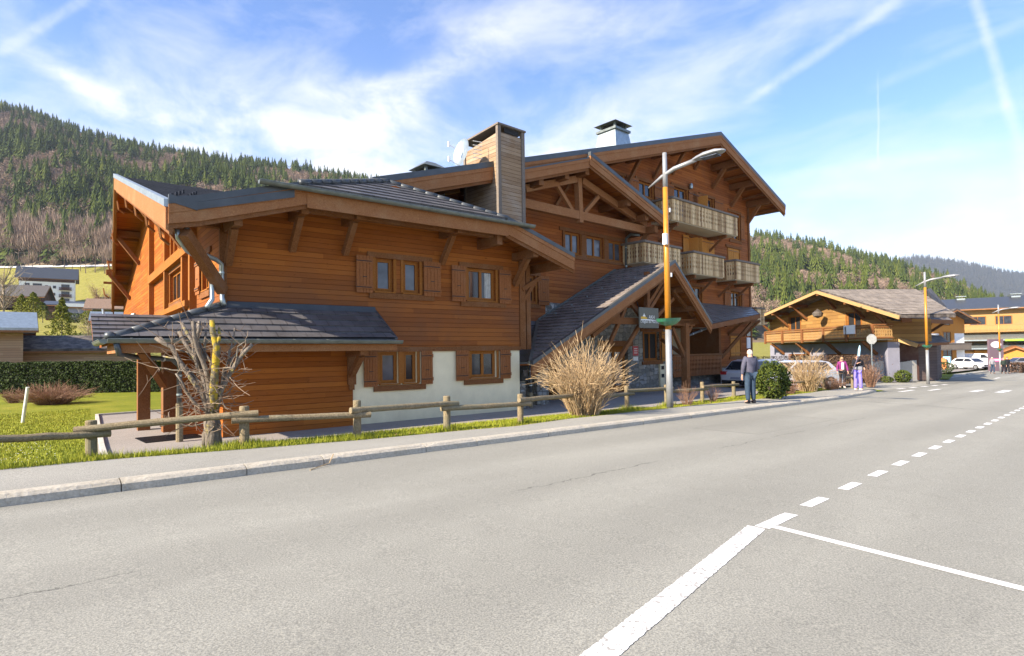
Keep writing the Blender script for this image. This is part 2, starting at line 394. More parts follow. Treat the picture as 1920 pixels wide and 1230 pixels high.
def glassmat(name, col, r=.06):
    m, N, b = newmat(name); p = objc(N); f = N.noise(p, 1.7, 3)
    N.lk(N.ramp(f, [(.3, tuple(c*.5 for c in col)), (.7, tuple(c*1.5 for c in col))]), b.inputs['Base Color'])
    b.inputs['Roughness'].default_value = r; b.inputs['Specular IOR Level'].default_value = .6
    return m
M_GLASS = glassmat('window_glass', (0.022, 0.025, 0.032))
M_GLASSL = glassmat('curtained_glass', (0.085, 0.095, 0.115), .10)
M_CURT = plain('curtain', (0.62, 0.62, 0.58), .9, 0, .1, 9)
def stonemat():
    m, N, b = newmat('rubble_stone'); p = objc(N)
    q = N.mul3(p, (1.0, 1.0, 1.55)); q = N.vm('ADD', q, N.vm('SCALE', N.noise(p, 2.2, 2, .5, 0, True), .12))
    v = N.t.nodes.new('ShaderNodeTexVoronoi'); v.feature = 'F1'; v.distance = 'CHEBYCHEV'; v.inputs['Scale'].default_value = 3.4; N.lk(q, v.inputs['Vector']); v.inputs['Randomness'].default_value = .8
    e = N.t.nodes.new('ShaderNodeTexVoronoi'); e.feature = 'F2'; e.distance = 'CHEBYCHEV'; e.inputs['Scale'].default_value = 3.4; N.lk(q, e.inputs['Vector']); e.inputs['Randomness'].default_value = .8
    gap = N.m('SUBTRACT', e.outputs['Distance'], v.outputs['Distance'])
    cs = N.sep(v.outputs['Color'])
    c = N.ramp(cs[0], [(.0, (.13, .13, .12)), (.35, (.22, .215, .19)), (.6, (.30, .28, .23)), (.8, (.20, .22, .24)), (1.0, (.40, .39, .36))])
    n = N.noise(p, 9, 6, .65); c = N.mix(N.mr(n, .4, .7, 0, .45), c, (.36, .34, .28))
    c = N.mix(N.mr(gap, .02, .10, 1, 0), c, (.12, .11, .095))
    N.lk(c, b.inputs['Base Color']); b.inputs['Roughness'].default_value = .85
    bump(N, b, N.m('ADD', N.mr(gap, 0, .14), N.m('MULTIPLY', n, .35)), .8, .04)
    return m
M_STONE = stonemat()
def asphalt(name, base, lanes=True):
    m, N, b = newmat(name); p = objc(N); s = N.sep(p)
    fine = N.noise(p, 85, 3, .7); fine2 = N.noise(p, 240, 2, .8); big = N.noise(N.mul3(p, (.35, 1.0, 1.0)), .55, 5, .6, .3); mid = N.noise(p, 3.2, 5, .65)
    c = N.ramp(big, [(.3, tuple(q*.86 for q in base)), (.7, tuple(q*1.10 for q in base))])
    c = N.mix(N.mr(mid, .35, .7, 0, .25), c, tuple(q*1.22 for q in base))
    if lanes:
        yy = N.m('ADD', s[1], N.m('MULTIPLY', N.m('SUBTRACT', N.noise(N.mul3(p, (.12, .6, 1)), .9, 3), .5), .9))
        tr_ = N.m('ABSOLUTE', N.m('SINE', N.m('MULTIPLY', yy, 1.72)))
        c = N.mix(N.mr(tr_, .5, 1.0, 0, .45), c, tuple(q*.80 for q in base))
        # wet / oil stains by the gutter
        st = N.noise(N.mul3(p, (.5, 2.2, 1)), 1.1, 5, .6); c = N.mix(N.mr(st, .66, .76, 0, .35), c, tuple(q*.55 for q in base))
        gr_ = N.mr(N.m('ADD', s[1], N.m('MULTIPLY', N.m('SUBTRACT', mid, .5), .5)), 6.9, 7.4); c = N.mix(N.m('MULTIPLY', gr_, .4), c, tuple(q*.62 for q in base))
        px_ = N.m('MAXIMUM', N.m('ABSOLUTE', N.m('SUBTRACT', s[0], 13.5)), N.m('MULTIPLY', N.m('ABSOLUTE', N.m('SUBTRACT', s[1], 5.6)), 3.2)); ed = N.m('ADD', px_, N.m('MULTIPLY', N.m('SUBTRACT', mid, .5), .12))
        c = N.mix(N.mr(ed, 2.2, 2.24, .20, 0), c, tuple(q*.70 for q in base)); c = N.mix(N.mr(N.m('ABSOLUTE', N.m('SUBTRACT', ed, 2.24)), .01, .035, .6, 0), c, tuple(q*.4 for q in base))
        # hairline crack along the lane and across it
        cr = N.m('ABSOLUTE', N.m('ADD', N.m('SUBTRACT', s[1], 4.55), N.m('MULTIPLY', N.m('SUBTRACT', N.noise(p, 2.4, 6, .7), .5), .35)))
        gate = N.mr(N.noise(p, .35, 2), .48, .52)
        c = N.mix(N.m('MULTIPLY', N.mr(cr, .004, .014, .75, 0), gate), c, tuple(q*.3 for q in base))
        cx = N.m('ABSOLUTE', N.m('ADD', N.m('SUBTRACT', s[0], N.m('MULTIPLY', s[1], .5)), N.m('ADD', -21.0, N.m('MULTIPLY', N.noise(p, 1.3, 5, .7), 1.0))))
        c = N.mix(N.mr(cx, .015, .05, .7, 0), c, tuple(q*.35 for q in base))
    sp = N.mr(fine, .36, .64); c = N.mix(1.0, c, N.ramp(sp, [(0, (.68, .68, .68)), (.5, (1, 1, 1)), (1, (1.36, 1.34, 1.3))]), 'MULTIPLY')
    c = N.mix(N.mr(fine2, .63, .70, 0, .55), c, tuple(min(.8, q*2.3) for q in base)); c = N.mix(N.mr(fine2, .30, .37, .5, 0), c, tuple(q*.4 for q in base))
    N.lk(c, b.inputs['Base Color']); b.inputs['Roughness'].default_value = .88; b.inputs['Specular IOR Level'].default_value = .3
    bump(N, b, N.m('ADD', fine, N.m('MULTIPLY', fine2, .6)), .55, .006)
    return m
M_ROAD = asphalt('road_asphalt', (0.268, 0.262, 0.224)); M_PATH = asphalt('path_asphalt', (0.285, 0.276, 0.240), False)
M_YARD = asphalt('yard_asphalt', (0.27, 0.245, 0.222), False)
def grassm(name, cols):
    m, N, b = newmat(name); p = objc(N); a = N.noise(p, .9, 5, .6); c2 = N.noise(p, 14, 5, .7)
    c = N.ramp(N.m('ADD', N.m('MULTIPLY', a, .55), N.m('MULTIPLY', c2, .45)), [(.32, cols[0]), (.5, cols[1]), (.66, cols[2])])
    N.lk(c, b.inputs['Base Color']); b.inputs['Roughness'].default_value = .95; b.inputs['Specular IOR Level'].default_value = .15
    bump(N, b, c2, .8, .05); return m
M_GRASS = grassm('lawn', [(0.11, 0.14, 0.012), (0.18, 0.20, 0.018), (0.27, 0.255, 0.035)])
M_MEAD = grassm('hill_meadow', [(0.13, 0.13, 0.03), (0.23, 0.21, 0.045), (0.30, 0.27, 0.09)])
def bladem(name, a, bcol):
    m, N, b = newmat(name); g = N.t.nodes.new('ShaderNodeNewGeometry')
    N.lk(N.ramp(g.outputs['Random Per Island'], [(0, a), (1, bcol)]), b.inputs['Base Color'])
    b.inputs['Roughness'].default_value = .7; b.inputs['Specular IOR Level'].default_value = .2; return m
M_BLADE = bladem('grass_blade', (0.14, 0.18, 0.012), (0.33, 0.33, 0.035))
M_LEAFH = bladem('hedge_leaf', (0.018, 0.035, 0.008), (0.055, 0.085, 0.018))
M_LEAFL = bladem('laurel_leaf', (0.018, 0.036, 0.006), (0.10, 0.125, 0.02))
M_LEAFD = bladem('conifer_needles', (0.022, 0.042, 0.013), (0.070, 0.100, 0.028))
M_LEAFC = bladem('yellow_conifer', (0.07, 0.09, 0.012), (0.24, 0.24, 0.03))
M_STRAW = bladem('dry_twig', (0.20, 0.125, 0.06), (0.56, 0.41, 0.24))
M_TWIG = bladem('red_brown_twig', (0.15, 0.075, 0.05), (0.33, 0.20, 0.13))
M_TWIGG = bladem('grey_twig', (0.20, 0.16, 0.11), (0.42, 0.34, 0.24))
M_DECID = bladem('bare_crown', (0.13, 0.085, 0.062), (0.30, 0.205, 0.155))
M_WHITE = plain('white_paint', (0.80, 0.79, 0.76), .7, 0, .03)
# ------------------------------------------------------------------ the chalet block
CH = thing('apartment_chalet', 'large orange larch apartment chalet with half-hipped wing, porch and carved balconies', 'chalet', (7.68, 14.37, -0.52))
ZB = -0.52
def part(mb, name, mat, parent=CH, **k): return mb.build(name, mat, parent, **k)
def one(name, mat, parent=CH, **k):
    class _C:
        def __enter__(s): s.m = MB(); return s.m
        def __exit__(s, *a): s.o = s.m.build(name, mat, parent, **k)
    return _C()

def shutter(F, s0, s1, z0, z1, parent, o=.03, light=False, n=5):
    m = MB(); w = (s1-s0)/n
    for i in range(n): m.fbox(F, s0+i*w+.004, s0+(i+1)*w-.004, o, o+.03, z0, z1)
    sh = m.build('shutter', M_SHUTL if light else M_SHUT, parent)
    b = MB()
    for zz in (z0+.10, z1-.20): b.fbox(F, s0-.005, s1+.005, o+.03, o+.055, zz, zz+.10)
    b.build('ledge_board', M_SHUTL if light else M_SHUT, sh)
    i = MB()
    for zz in (z0+.15, z1-.15): i.fbox(F, s0-.02, s1-.05, o+.056, o+.063, zz-.012, zz+.012)
    i.fbox(F, (s0+s1)/2-.06, (s0+s1)/2+.06, o+.03, o+.045, (z0+z1)/2-.08, (z0+z1)/2-.062)
    i.build('hinge', M_IRON, sh)
    return sh
def window(F, s0, s1, z0, z1, parent=CH, leaves=1, sh=(None, None), o=0.0, sill=(0, 0), lint=None, glass=None, curtain=False, rec=.13, light=False, closed=False):
    fw = .055; i = o-rec
    m = MB()       # fixed frame in the reveal
    for a, b, c, d in ((s0, s0+fw, z0, z1), (s1-fw, s1, z0, z1), (s0+fw, s1-fw, z1-fw, z1), (s0+fw, s1-fw, z0, z0+fw)): m.fbox(F, a, b, i, i+.05, c, d)
    wdo = m.build('window', M_WIN, parent)
    if closed:
        h = (s0+s1)/2
        shutter(F, s0+.01, h-.01, z0+.01, z1-.01, wdo, o-.04, True, 3); shutter(F, h+.01, s1-.01, z0+.01, z1-.01, wdo, o-.04, True, 3)
    else:
        L = (s1-s0-2*fw)/leaves
        for k in range(leaves):
            a = s0+fw+k*L; b = a+L; g = .045
            c = MB()
            for q in ((a, a+g, z0+fw, z1-fw), (b-g, b, z0+fw, z1-fw), (a+g, b-g, z1-fw-g, z1-fw), (a+g, b-g, z0+fw, z0+fw+g)): c.fbox(F, q[0], q[1], i+.002, i+.062, q[2], q[3])
            c.build('casement', M_WIN, wdo)
            c = MB(); c.face([F(a+g, i+.02, z0+fw+g), F(b-g, i+.02, z0+fw+g), F(b-g, i+.02, z1-fw-g), F(a+g, i+.02, z1-fw-g)]); c.build('pane', glass or (M_GLASSL if curtain else M_GLASS), wdo)
    # outer architraves
    e = .09; m = MB(); lt = lint or (s0-.28, s1+.28)
    m.fbox(F, s0-e, s0-.001, o+.002, o+.028, z0, z1-.001); m.fbox(F, s1+.001, s1+e, o+.002, o+.028, z0, z1-.001)
    m.fbox(F, s0-.05, s1+.05, o-.1, o+.06, z0-.035, z0-.001)
    m.build('casing', M_WIN, wdo)
    if lint is not False:
        m = MB(); m.fbox(F, lt[0], lt[1], o+.004, o+.05, z1, z1+.15); m.build('lintel', M_BEAM, wdo)
        if sill is not None:
            a, b = (sill if sill != (0, 0) else (s0-.2, s1+.25)); m = MB(); m.fbox(F, a, b, o+.004, o+.055, z0-.20, z0-.045); m.build('sill', M_BEAM, wdo)
    if sh[0]: shutter(F, s0-e-.02-sh[0], s0-e-.02, z0-.06, z1+.02, wdo, o+.055, light)
    if sh[1]: shutter(F, s1+e+.02, s1+e+.02+sh[1], z0-.06, z1+.02, wdo, o+.055, light)
    return wdo

def roofslab(name, pts, th=.16, mat=None, tile=None, row=.36, parent=CH, soff=True):
    m = MB(); m.slab(pts, th*.4); r = part(m, name, mat or M_METR, parent)
    if tile:
        t = MB(); tiles(t, pts, row); t.build('roof_tiles', tile, r)
    if soff:
        s = MB(); q = [(p[0], p[1], p[2]-th*.4-.003) for p in pts]; s.slab(q, th*.45); s.build('soffit', M_SOFF, r)
    return r
def verge(F, pts, o, h=.34, t=.045, flash=.13, parent=CH, lower=True, mat=None, flashmat=None):
    """fascia boards along (s,z) points; z is the top of the roof"""
    m = MB(); f = MB(); l = MB()
    for (a, za), (b, zb) in zip(pts[:-1], pts[1:]):
        def quad(mb, o0, o1, t0, t1):
            mb.hexa([F(a, o1, za+t0), F(b, o1, zb+t0), F(b, o0, zb+t0), F(a, o0, za+t0), F(a, o1, za+t1), F(b, o1, zb+t1), F(b, o0, zb+t1), F(a, o0, za+t1)])
        quad(f, o-.06, o+t+.032, -.03, flash)
        quad(m, o, o+t+.022, -.155, -.031); quad(m, o, o+t, -h-.10, -.156)
        if lower: quad(l, o-.05, o-.002, -h-.20, -.10)
    v = part(m, 'verge_board', mat or M_FASC, parent); f.build('flashing', flashmat or M_FLASH, v)
    if lower: l.build('barge_rafter', M_BEAM, v)
    return v
def purlin(F, s, z, o1=1.0, o0=0.0, brace=.85, w=.17, h=.24, bo=.72, parent=CH):
    """purlin end sticking out under the eaves (top at z) with its slanted brace"""
    m = MB(); m.beam(F(s, o0, z-h/2), F(s, o1, z-h/2), w, h)
    p = part(m, 'purlin', M_BEAM, parent, bevel=.012)
    if brace:
        m = MB(); m.beam(F(s, .03, z-h-brace), F(s, bo, z-h+.02), w*.72, w*.85, (1, 0, .2)); m.build('brace', M_BEAM, p)
    return p
def gutter(F3pts, r=.075, parent=CH, mat=None, name='gutter'):
    m = MB(); P = [Vector(p) for p in F3pts]
    for a, b in zip(P[:-1], P[1:]):
        d = (b-a).normalized(); sd = d.cross(Vector((0, 0, 1))).normalized(); n = 8
        ring = []
        for k in range(n+1):
            t = math.pi*k/n; ring.append((-math.cos(t)*r, -math.sin(t)*r))
        for (x0, z0), (x1, z1) in zip(ring[:-1], ring[1:]):
            m.face([a+sd*x0+Vector((0, 0, z0)), b+sd*x0+Vector((0, 0, z0)), b+sd*x1+Vector((0, 0, z1)), a+sd*x1+Vector((0, 0, z1))])
            m.face([a+sd*x1*.94+Vector((0, 0, z1*.94)), b+sd*x1*.94+Vector((0, 0, z1*.94)), b+sd*x0*.94+Vector((0, 0, z0*.94)), a+sd*x0*.94+Vector((0, 0, z0*.94))])
        for e in (a, b): m.face([e+sd*x+Vector((0, 0, z)) for x, z in ring])
        m.tube([a+sd*r, b+sd*r], .012, 6); m.tube([a-sd*r, b-sd*r], .012, 6)
        L = (b-a).length; k = .4
        while k < L: m.beam(a+d*k+sd*r*1.05+Vector((0, 0, .012)), a+d*k-sd*r*1.7+Vector((0, 0, .03)), .03, .008); k += .8
    return part(m, name, mat or M_GUT, parent)
def downpipe(pts, r=.05, parent=CH, mat=None):
    m = MB(); m.tube(pts, r, 12); 
    for p in pts[1:-1]:
        pass
    d = m.build('downpipe', mat or M_ZINC, parent, smooth=True); c = MB()
    for a, b in zip(pts[:-1], pts[1:]):
        a = Vector(a); b = Vector(b); L = (b-a).length
        if L > .8:
            for k in (.25, .75):
                q = a.lerp(b, k); dd = (b-a).normalized()*.02; c.tube([q-dd, q+dd], r*1.18, 12)
    if c.v: c.build('pipe_collar', M_ZINC, d)
    return d
def balcony(F, s0, s1, oo, z0, z1, sides='lr', mat=None, deck=True, back=0.0, slat=.15, corb=(), parent=CH, rail=None):
    mat = mat or M_BALC; b = thing_part('balcony', parent)
    if deck:
        m = MB(); m.fbox(F, s0+.03, s1-.03, back, oo-.05, z0-.04, z0+.10); m.build('deck', M_BEIGE, b)
    def pan(P, Q):
        P = Vector(P); Q = Vector(Q); d = (Q-P); L = d.length; d.normalize(); n = max(1, round(L/slat)); w = L/n
        m = MB(); nrm = Vector((d.y, -d.x, 0))*.012; H = z1-z0-.06
        prof = [(0, .43), (.22, .43), (.27, .33), (.33, .22), (.38, .33), (.43, .43), (.5, .33), (.56, .22), (.62, .33), (.68, .43), (.73, .33), (.78, .25), (.83, .43), (1, .43)]
        for i in range(n):
            c = P+d*((i+.5)*w)
            for (h0, a0), (h1, a1) in zip(prof[:-1], prof[1:]):
                q = []
                for off in (nrm, -nrm):
                    q.append([c-d*w*a0*.98+off+Vector((0, 0, z0+H*h0-P.z)), c+d*w*a0*.98+off+Vector((0, 0, z0+H*h0-P.z)), c+d*w*a1*.98+off+Vector((0, 0, z0+H*h1-P.z)), c-d*w*a1*.98+off+Vector((0, 0, z0+H*h1-P.z))])
                m.face(q[0]); m.face(q[1][::-1])
                m.face([q[0][1], q[1][1], q[1][2], q[0][2]]); m.face([q[1][0], q[0][0], q[0][3], q[1][3]])
        m.build('carved_slats', mat, b)
        r = MB(); bk = Vector((-d.y, d.x, 0))*.05*(1 if True else 0)
        r.beam(P+Vector((0, 0, z0+H*.12-P.z))+bk, Q+Vector((0, 0, z0+H*.12-Q.z))+bk, .06, .08); r.beam(P+Vector((0, 0, z0+H*.88-P.z))+bk, Q+Vector((0, 0, z0+H*.88-Q.z))+bk, .06, .08)
        r.build('stringer', M_BEAM, b)
        k = MB(); k.beam(P-d*.04+Vector((0, 0, z1-P.z)), Q+d*.04+Vector((0, 0, z1-Q.z)), .15, .10); k.build('hand_rail', rail or M_RAILG, b)
    pan(F(s0, oo, z0), F(s1, oo, z0))
    if 'l' in sides: pan(F(s0, back, z0), F(s0, oo, z0))
    if 'r' in sides: pan(F(s1, oo, z0), F(s1, back, z0))
    for s in corb:
        m = MB(); m.beam(F(s, back, z0-.13), F(s, oo-.1, z0-.13), .14, .16); m.beam(F(s, back+.02, z0-.85), F(s, oo-.35, z0-.19), .11, .12, (1, 0, .2)); m.build('bracket', M_BEAM, b)
    return b
def thing_part(name, parent):
    e = bpy.data.objects.new(name, None); COL.objects.link(e); e.parent = parent; ORG[e.name] = ORG[parent.name]; e.empty_display_size = .1; return e

# ---- wing: walls
RW, RZ, SL = 1.35, 6.40, .316                       # ridge s, ridge z, slope of the wing gable
def rz(s): return RZ-abs(s-RW)*SL
topW = lambda s: rz(s)-.17
ups = [(0.70, 1.24, 3.16, 4.10), (1.56, 2.08, 3.16, 4.10), (3.77, 4.85, 3.05, 4.07)]
los = [(0.83, 1.38, .57, 1.47), (1.56, 1.98, .57, 1.47), (3.86, 4.86, .62, 1.47)]
m = MB(); wall(m, W, -3.2, 5.82, 1.5, topW, ups, 0.02, cuts=(RW,))
sd = Frame(W(-3.2, 0, 0)[0], W(-3.2, 0, 0)[1], 84.4)       # west wall frame: s runs away from the road, o points ... inward(-)
CRZ = lambda s: 4.64+.29*(s+1.0) if s < 13.3 else 8.79-.29*(s-13.3)
def w2(s, o, z): return W(-3.2-o, -s, z)                     # west wall: s = depth behind facade, o = outward to the west
class FW(Frame):
    def __init__(f):
        p = W(-3.2, 0, 0); f.x, f.y = p[0], p[1]; f.d = (-W.n[0], -W.n[1]); f.n = (-W.d[0], -W.d[1])
WW = FW()
whol = [(1.35, 2.15, 3.15, 4.05), (4.7, 7.9, 3.25, 4.25)]
p0 = MB(); wall(p0, WW, 0.0, 26.6, 1.75, lambda s: CRZ(s)-.17, whol, 0.02, cuts=(13.3,))
for f in p0.f: m.f.append(tuple(i+len(m.v) for i in f)); m.uv.append([(0, 0)]*len(f))
m.v += p0.v
wall(m, Frame(*W(5.82, 0, 0)[:2], 84.4), 0, 6.0, 1.5, lambda s: rz(5.82)-.17, (), 0.0)
part(m, 'wood_wall', M_SIDE)
m = MB(); wall(m, W, 0.0, 5.82, ZB, 1.5, los, 0.0)
m.face([W(5.82, 0, ZB), W(5.82, -6, ZB), W(5.82, -6, 1.5), W(5.82, 0, 1.5)]); part(m, 'stucco_wall', M_STUC)
m = MB(); m.fbox(W, -3.2, 0.0, -.3, .07, ZB, 1.78); part(m, 'wood_wall', M_SIDE)
m = MB(); m.fbox(W, 0.0, 5.84, .02, .045, 1.47, 1.60); m.fbox(W, 5.84, 6.08, -.2, .05, 1.5, 4.45); m.fbox(W, 6.16, 6.34, -.3, .0, 1.5, 4.35); m.fbox(W, -3.26, -3.1, -.04, .05, 2.6, 4.45)
part(m, 'corner_post', M_BEAM)
window(W, .70, 1.24, 3.16, 4.10, sh=(.48, None), o=.02, sill=(.5, 2.55), lint=(.45, 2.5), curtain=True)
window(W, 1.56, 2.08, 3.16, 4.10, sh=(None, .58), o=.02, lint=False, curtain=True)
window(W, 3.77, 4.85, 3.05, 4.07, leaves=2, sh=(.5, .48), o=.02, sill=(3.5, 5.25), lint=(3.45, 5.15))
window(W, .83, 1.38, .57, 1.47, sh=(.40, None), sill=(.62, 2.25), lint=(.1, 1.45), curtain=True)
window(W, 1.56, 1.98, .57, 1.47, sh=(None, .38), lint=False)
window(W, 3.86, 4.86, .62, 1.47, leaves=2, sh=(.46, .42), sill=(3.6, 5.1), lint=(3.5, 5.3))
# curtain glimpsed in the upper right window
m = MB()
for k in range(7): m.fbox(W, 4.5+k*.035, 4.52+k*.035, -.105, -.085+.01*(k % 2), 3.15, 3.95)
part(m, 'curtain', M_CURT)
# west gable: bay windows, posts, braces
window(WW, 1.35, 2.15, 3.15, 4.05, leaves=1, sh=(None, .55), o=.02, glass=M_GLASS)
window(WW, 4.7, 7.9, 3.25, 4.25, leaves=4, o=.02, lint=(4.4, 8.3), sill=(4.4, 8.3))
m = MB()
for s in (3.2, 4.45, 8.1, 12.4): m.fbox(WW, s-.11, s+.11, .02, .20, 2.5, CRZ(s)-.25)
m.fbox(WW, 3.1, 12.6, .03, .22, 4.38, 4.68); m.fbox(WW, 3.1, 12.6, .03, .32, 2.82, 2.98)
for s in (5.5, 6.3, 7.1): m.fbox(WW, s-.06, s+.06, .02, .14, 4.68, CRZ(s)-.3)
part(m, 'timber_frame', M_WIN)
for s in (4.45, 8.1, 12.4, 17.5, 22):
    purlin(WW, s, CRZ(s)-.2, 1.12, 0, 1.25, .2, .28, .95)
purlin(WW, .15, CRZ(.15)-.2, 1.1, 0, 1.35, .22, .3, 1.0)
# wing roof
def R3(s, o): return W(s, o, rz(s))
roofslab('roof', [R3(-4.42, 1.2), R3(-1.75, 1.2), W(RW, -.45, RZ), W(RW, -5.3, RZ), R3(-4.2, .9)])
roofslab('roof', [R3(4.4, 1.2), R3(7.2, 1.2), R3(7.2, -9), W(RW, -9, RZ), W(RW, -.45, RZ)])
hz0 = 5.42
roofslab('roof', [W(-1.75, 1.28, hz0), W(4.4, 1.28, hz0), W(RW, -.45, RZ+.02)], tile=M_TILE, row=.30)
m = MB()
def ridgecaps(mb, a, b, r=.08, L=.36):
    a = Vector(a); b = Vector(b); d = b-a; n = max(1, int(d.length/L)); 
    for i in range(n):
        p = a+d*(i/n); q = a+d*((i+1.2)/n); mb.tube([p, q], [r*1.05, r*.88], 10)
ridgecaps(m, W(-1.78, 1.3, hz0+.06), W(RW, -.45, RZ+.08)); ridgecaps(m, W(4.42, 1.28, hz0+.03), W(RW, -.45, RZ+.06))
part(m, 'hip_tiles', M_FLASH, smooth=True)
gutter([W(-2.72, 1.40, hz0-.06), W(5.35, 1.40, hz0-.10)], .085)
C3 = lambda s, o: WW(s, o, CRZ(s))
roofslab('roof', [C3(-1.2, 1.25), WW(-1.2, .72, CRZ(-1.2)), WW(5.07, -4.55, CRZ(5.07)), WW(13.3, -4.55, CRZ(13.3)), C3(13.3, 1.25)][::-1], tile=M_TILE, row=.36)
roofslab('roof', [C3(13.3, 1.25), WW(13.3, -4.55, CRZ(13.3)), WW(27.4, -4.55, CRZ(27.4)), WW(27.4, .5, CRZ(27.4))][::-1])
m = MB()                                            # snow stops on the visible slope
for i in range(7):
    for j in range(4):
        s = 1.0+j*1.15+(i % 2)*.5; o = .9-i*.42-(j*.25)
        if o < -3.0+s*.2: continue
        p = Vector(C3(s, o)); m.beam(p+Vector((0, 0, .06)), p+Vector((0, 0, .15)), .09, .05)
part(m, 'snow_stop', M_IRON)
# verges of the wing front
verge(W, [(-4.46, rz(-4.46)+.06), (-3.9, rz(-3.9)), (-1.6, rz(-1.6)-.02)], 1.2, flash=.12)
m = MB(); q = [(-4.46, 4.80), (-3.93, 4.70), (-1.9, 5.30)]
for (a, za), (b, zb) in zip(q[:-1], q[1:]):
    m.hexa([W(a, 1.285, za-.16), W(b, 1.285, zb-.18), W(b, 1.15, zb-.18), W(a, 1.15, za-.16), W(a, 1.285, za), W(b, 1.285, zb), W(b, 1.15, zb), W(a, 1.15, za)])
part(m, 'flashing', M_FLASH)
m = MB(); m.hexa([W(-4.46, 1.262, 4.40), W(-2.0, 1.262, 5.06), W(-2.0, 1.2, 5.06), W(-4.46, 1.2, 4.40), W(-4.46, 1.262, 4.66), W(-2.0, 1.262, 5.14), W(-2.0, 1.2, 5.14), W(-4.46, 1.2, 4.66)]); part(m, 'verge_board', M_FASC)
verge(W, [(4.4, rz(4.4)), (7.22, rz(7.22))], 1.2, flash=.10)
m = MB(); m.hexa([W(-1.6, 1.27, hz0-.50), W(4.45, 1.27, hz0-.50), W(4.45, 1.22, hz0-.50), W(-1.6, 1.22, hz0-.50), W(-1.6, 1.27, hz0-.10), W(4.45, 1.27, hz0-.10), W(4.45, 1.22, hz0-.10), W(-1.6, 1.22, hz0-.10)])
part(m, 'fascia_board', M_FASC)
m = MB(); m.beam(W(-1.8, .85, hz0-.42), W(4.7, .85, hz0-.42), .16, .22); part(m, 'eave_beam', M_BEAM)
for s in (-3.08, -1.58, -.18, 2.85): purlin(W, s, min(rz(s), hz0+.1)-.42, 1.08, 0, .75, .19, .24, .68)
purlin(W, 4.25, hz0-.45, 1.1, 0, 0, .2, .3); purlin(W, 5.65, rz(5.65)-.36, 1.12, 0, .8, .22, .26, .7); purlin(W, 6.75, rz(6.75)-.3, 1.15, -1.0, 0, .2, .26)
m = MB(); m.beam(W(5.95, .02, 3.5), W(6.75, .02, 3.95), .12, .14); m.beam(W(5.95, .0, 3.05), W(6.5, .0, 3.75), .11, .12); m.beam(W.P(346, 436, 1.1), W(-3.2, .1, 2.95), .2, .22)
part(m, 'brace', M_BEAM)
# west verge (near slope and far slope) of the cross gable
def wverge(s0, s1, u0=1.25, u1=1.25):
    m = MB(); f = MB(); l = MB()
    def quad(mb, o0, o1, t0, t1):
        A0, A1, B0, B1 = o0-1.25+u0, o1-1.25+u0, o0-1.25+u1, o1-1.25+u1; mb.hexa([WW(s0, A0, CRZ(s0)+t0), WW(s1, B0, CRZ(s1)+t0), WW(s1, B1, CRZ(s1)+t0), WW(s0, A1, CRZ(s0)+t0), WW(s0, A0, CRZ(s0)+t1), WW(s1, B0, CRZ(s1)+t1), WW(s1, B1, CRZ(s1)+t1), WW(s0, A1, CRZ(s0)+t1)])
    quad(f, 1.2, 1.34, -.04, .12); quad(m, 1.25, 1.31, -.52, -.05); quad(l, 1.18, 1.245, -.62, -.2)
    v = part(m, 'verge_board', M_FASC); f.build('flashing', M_ZINC, v); l.build('barge_rafter', M_BEAM, v)
wverge(-1.2, 13.3); wverge(27.4, 13.3, .5, 1.25)
m = MB()
for s in (1.2, 4, 7, 10.4, 14, 17, 20, 23.5):
    m.beam(WW(s, 1.16, CRZ(s)-.6), WW(s+.1, 1.1, CRZ(s)-.95), .05, .05); m.beam(WW(s+.1, 1.1, CRZ(s)-.95), WW(s+.25, .9, CRZ(s)-1.08), .05, .05)
part(m, 'ice_hook', M_FASC)
m = MB()
for k in range(9):
    s = 2+k*2.7; m.beam(WW(s, 0, CRZ(s)-.26), WW(s, 1.15, CRZ(s)-.26), .08, .12)
part(m, 'rafter', M_BEAM)
# downpipes at the south-west corner
downpipe([W.P(350, 425, .95), W.P(351, 452, .9), W.P(368, 470, .6), W.P(405, 487, .35), W.P(415, 495, .12), W.P(417, 560, .12), W.P(420, 572, .22)], .055)
downpipe([W.P(332, 430, 1.0), W.P(334, 447, .95), W.P(350, 470, .7), W.P(392, 497, .45), W.P(397, 505, .25), W.P(398, 562, .25), W.P(388, 576, .4)], .05)
downpipe([WW(25.2, 1.1, 4.2), WW(24.9, 1.05, 3.7), WW(24, .4, 3.55), WW(18, .2, 3.5)], .06)
gutter([WW(27.5, 1.5, 4.35), WW(27.5, -3, 4.35)], .12)
# lean-to along the wing foot
lt = 2.60; le = 1.80
def LT(s, o): return W(s, o, lt-(lt-le)/1.12*o)
roofslab('lean_to_roof', [LT(-5.45, 1.12), LT(.76, 1.12), LT(.66, .02), LT(-3.22, .02)], tile=M_TILE, row=.27)
roofslab('lean_to_roof', [W(-5.45, 1.12, le), W(-3.22, .02, lt), W(-3.22, -2.6, lt), W(-5.45, -2.6, le)][::-1], tile=M_TILE, row=.27)
a = (-5.55, -2.2); roofslab('lean_to_roof', [W(-5.62, -1.6, 1.86), W(-3.3, -1.6, 1.86), W(-3.3, -3.0, 2.52), W(-5.62, -3.0, 2.52)], tile=M_TILE, row=.26)
m = MB(); ridgecaps(m, LT(-5.43, 1.1), W(-3.22, .05, lt+.03), .085, .42); m.lathe(W(-5.45, 1.12, le-.03), [(.02, 0), (.09, .02), (.11, .07), (.09, .13), (.03, .16)], 12); part(m, 'hip_tiles', M_FLASH, smooth=True)
m = MB(); m.hexa([W(-3.22, .10, lt-.03), W(.68, .10, lt-.03), W(.68, .02, lt-.03), W(-3.22, .02, lt-.03), W(-3.22, .03, lt+.12), W(.68, .03, lt+.12), W(.68, .02, lt+.12), W(-3.22, .02, lt+.12)])
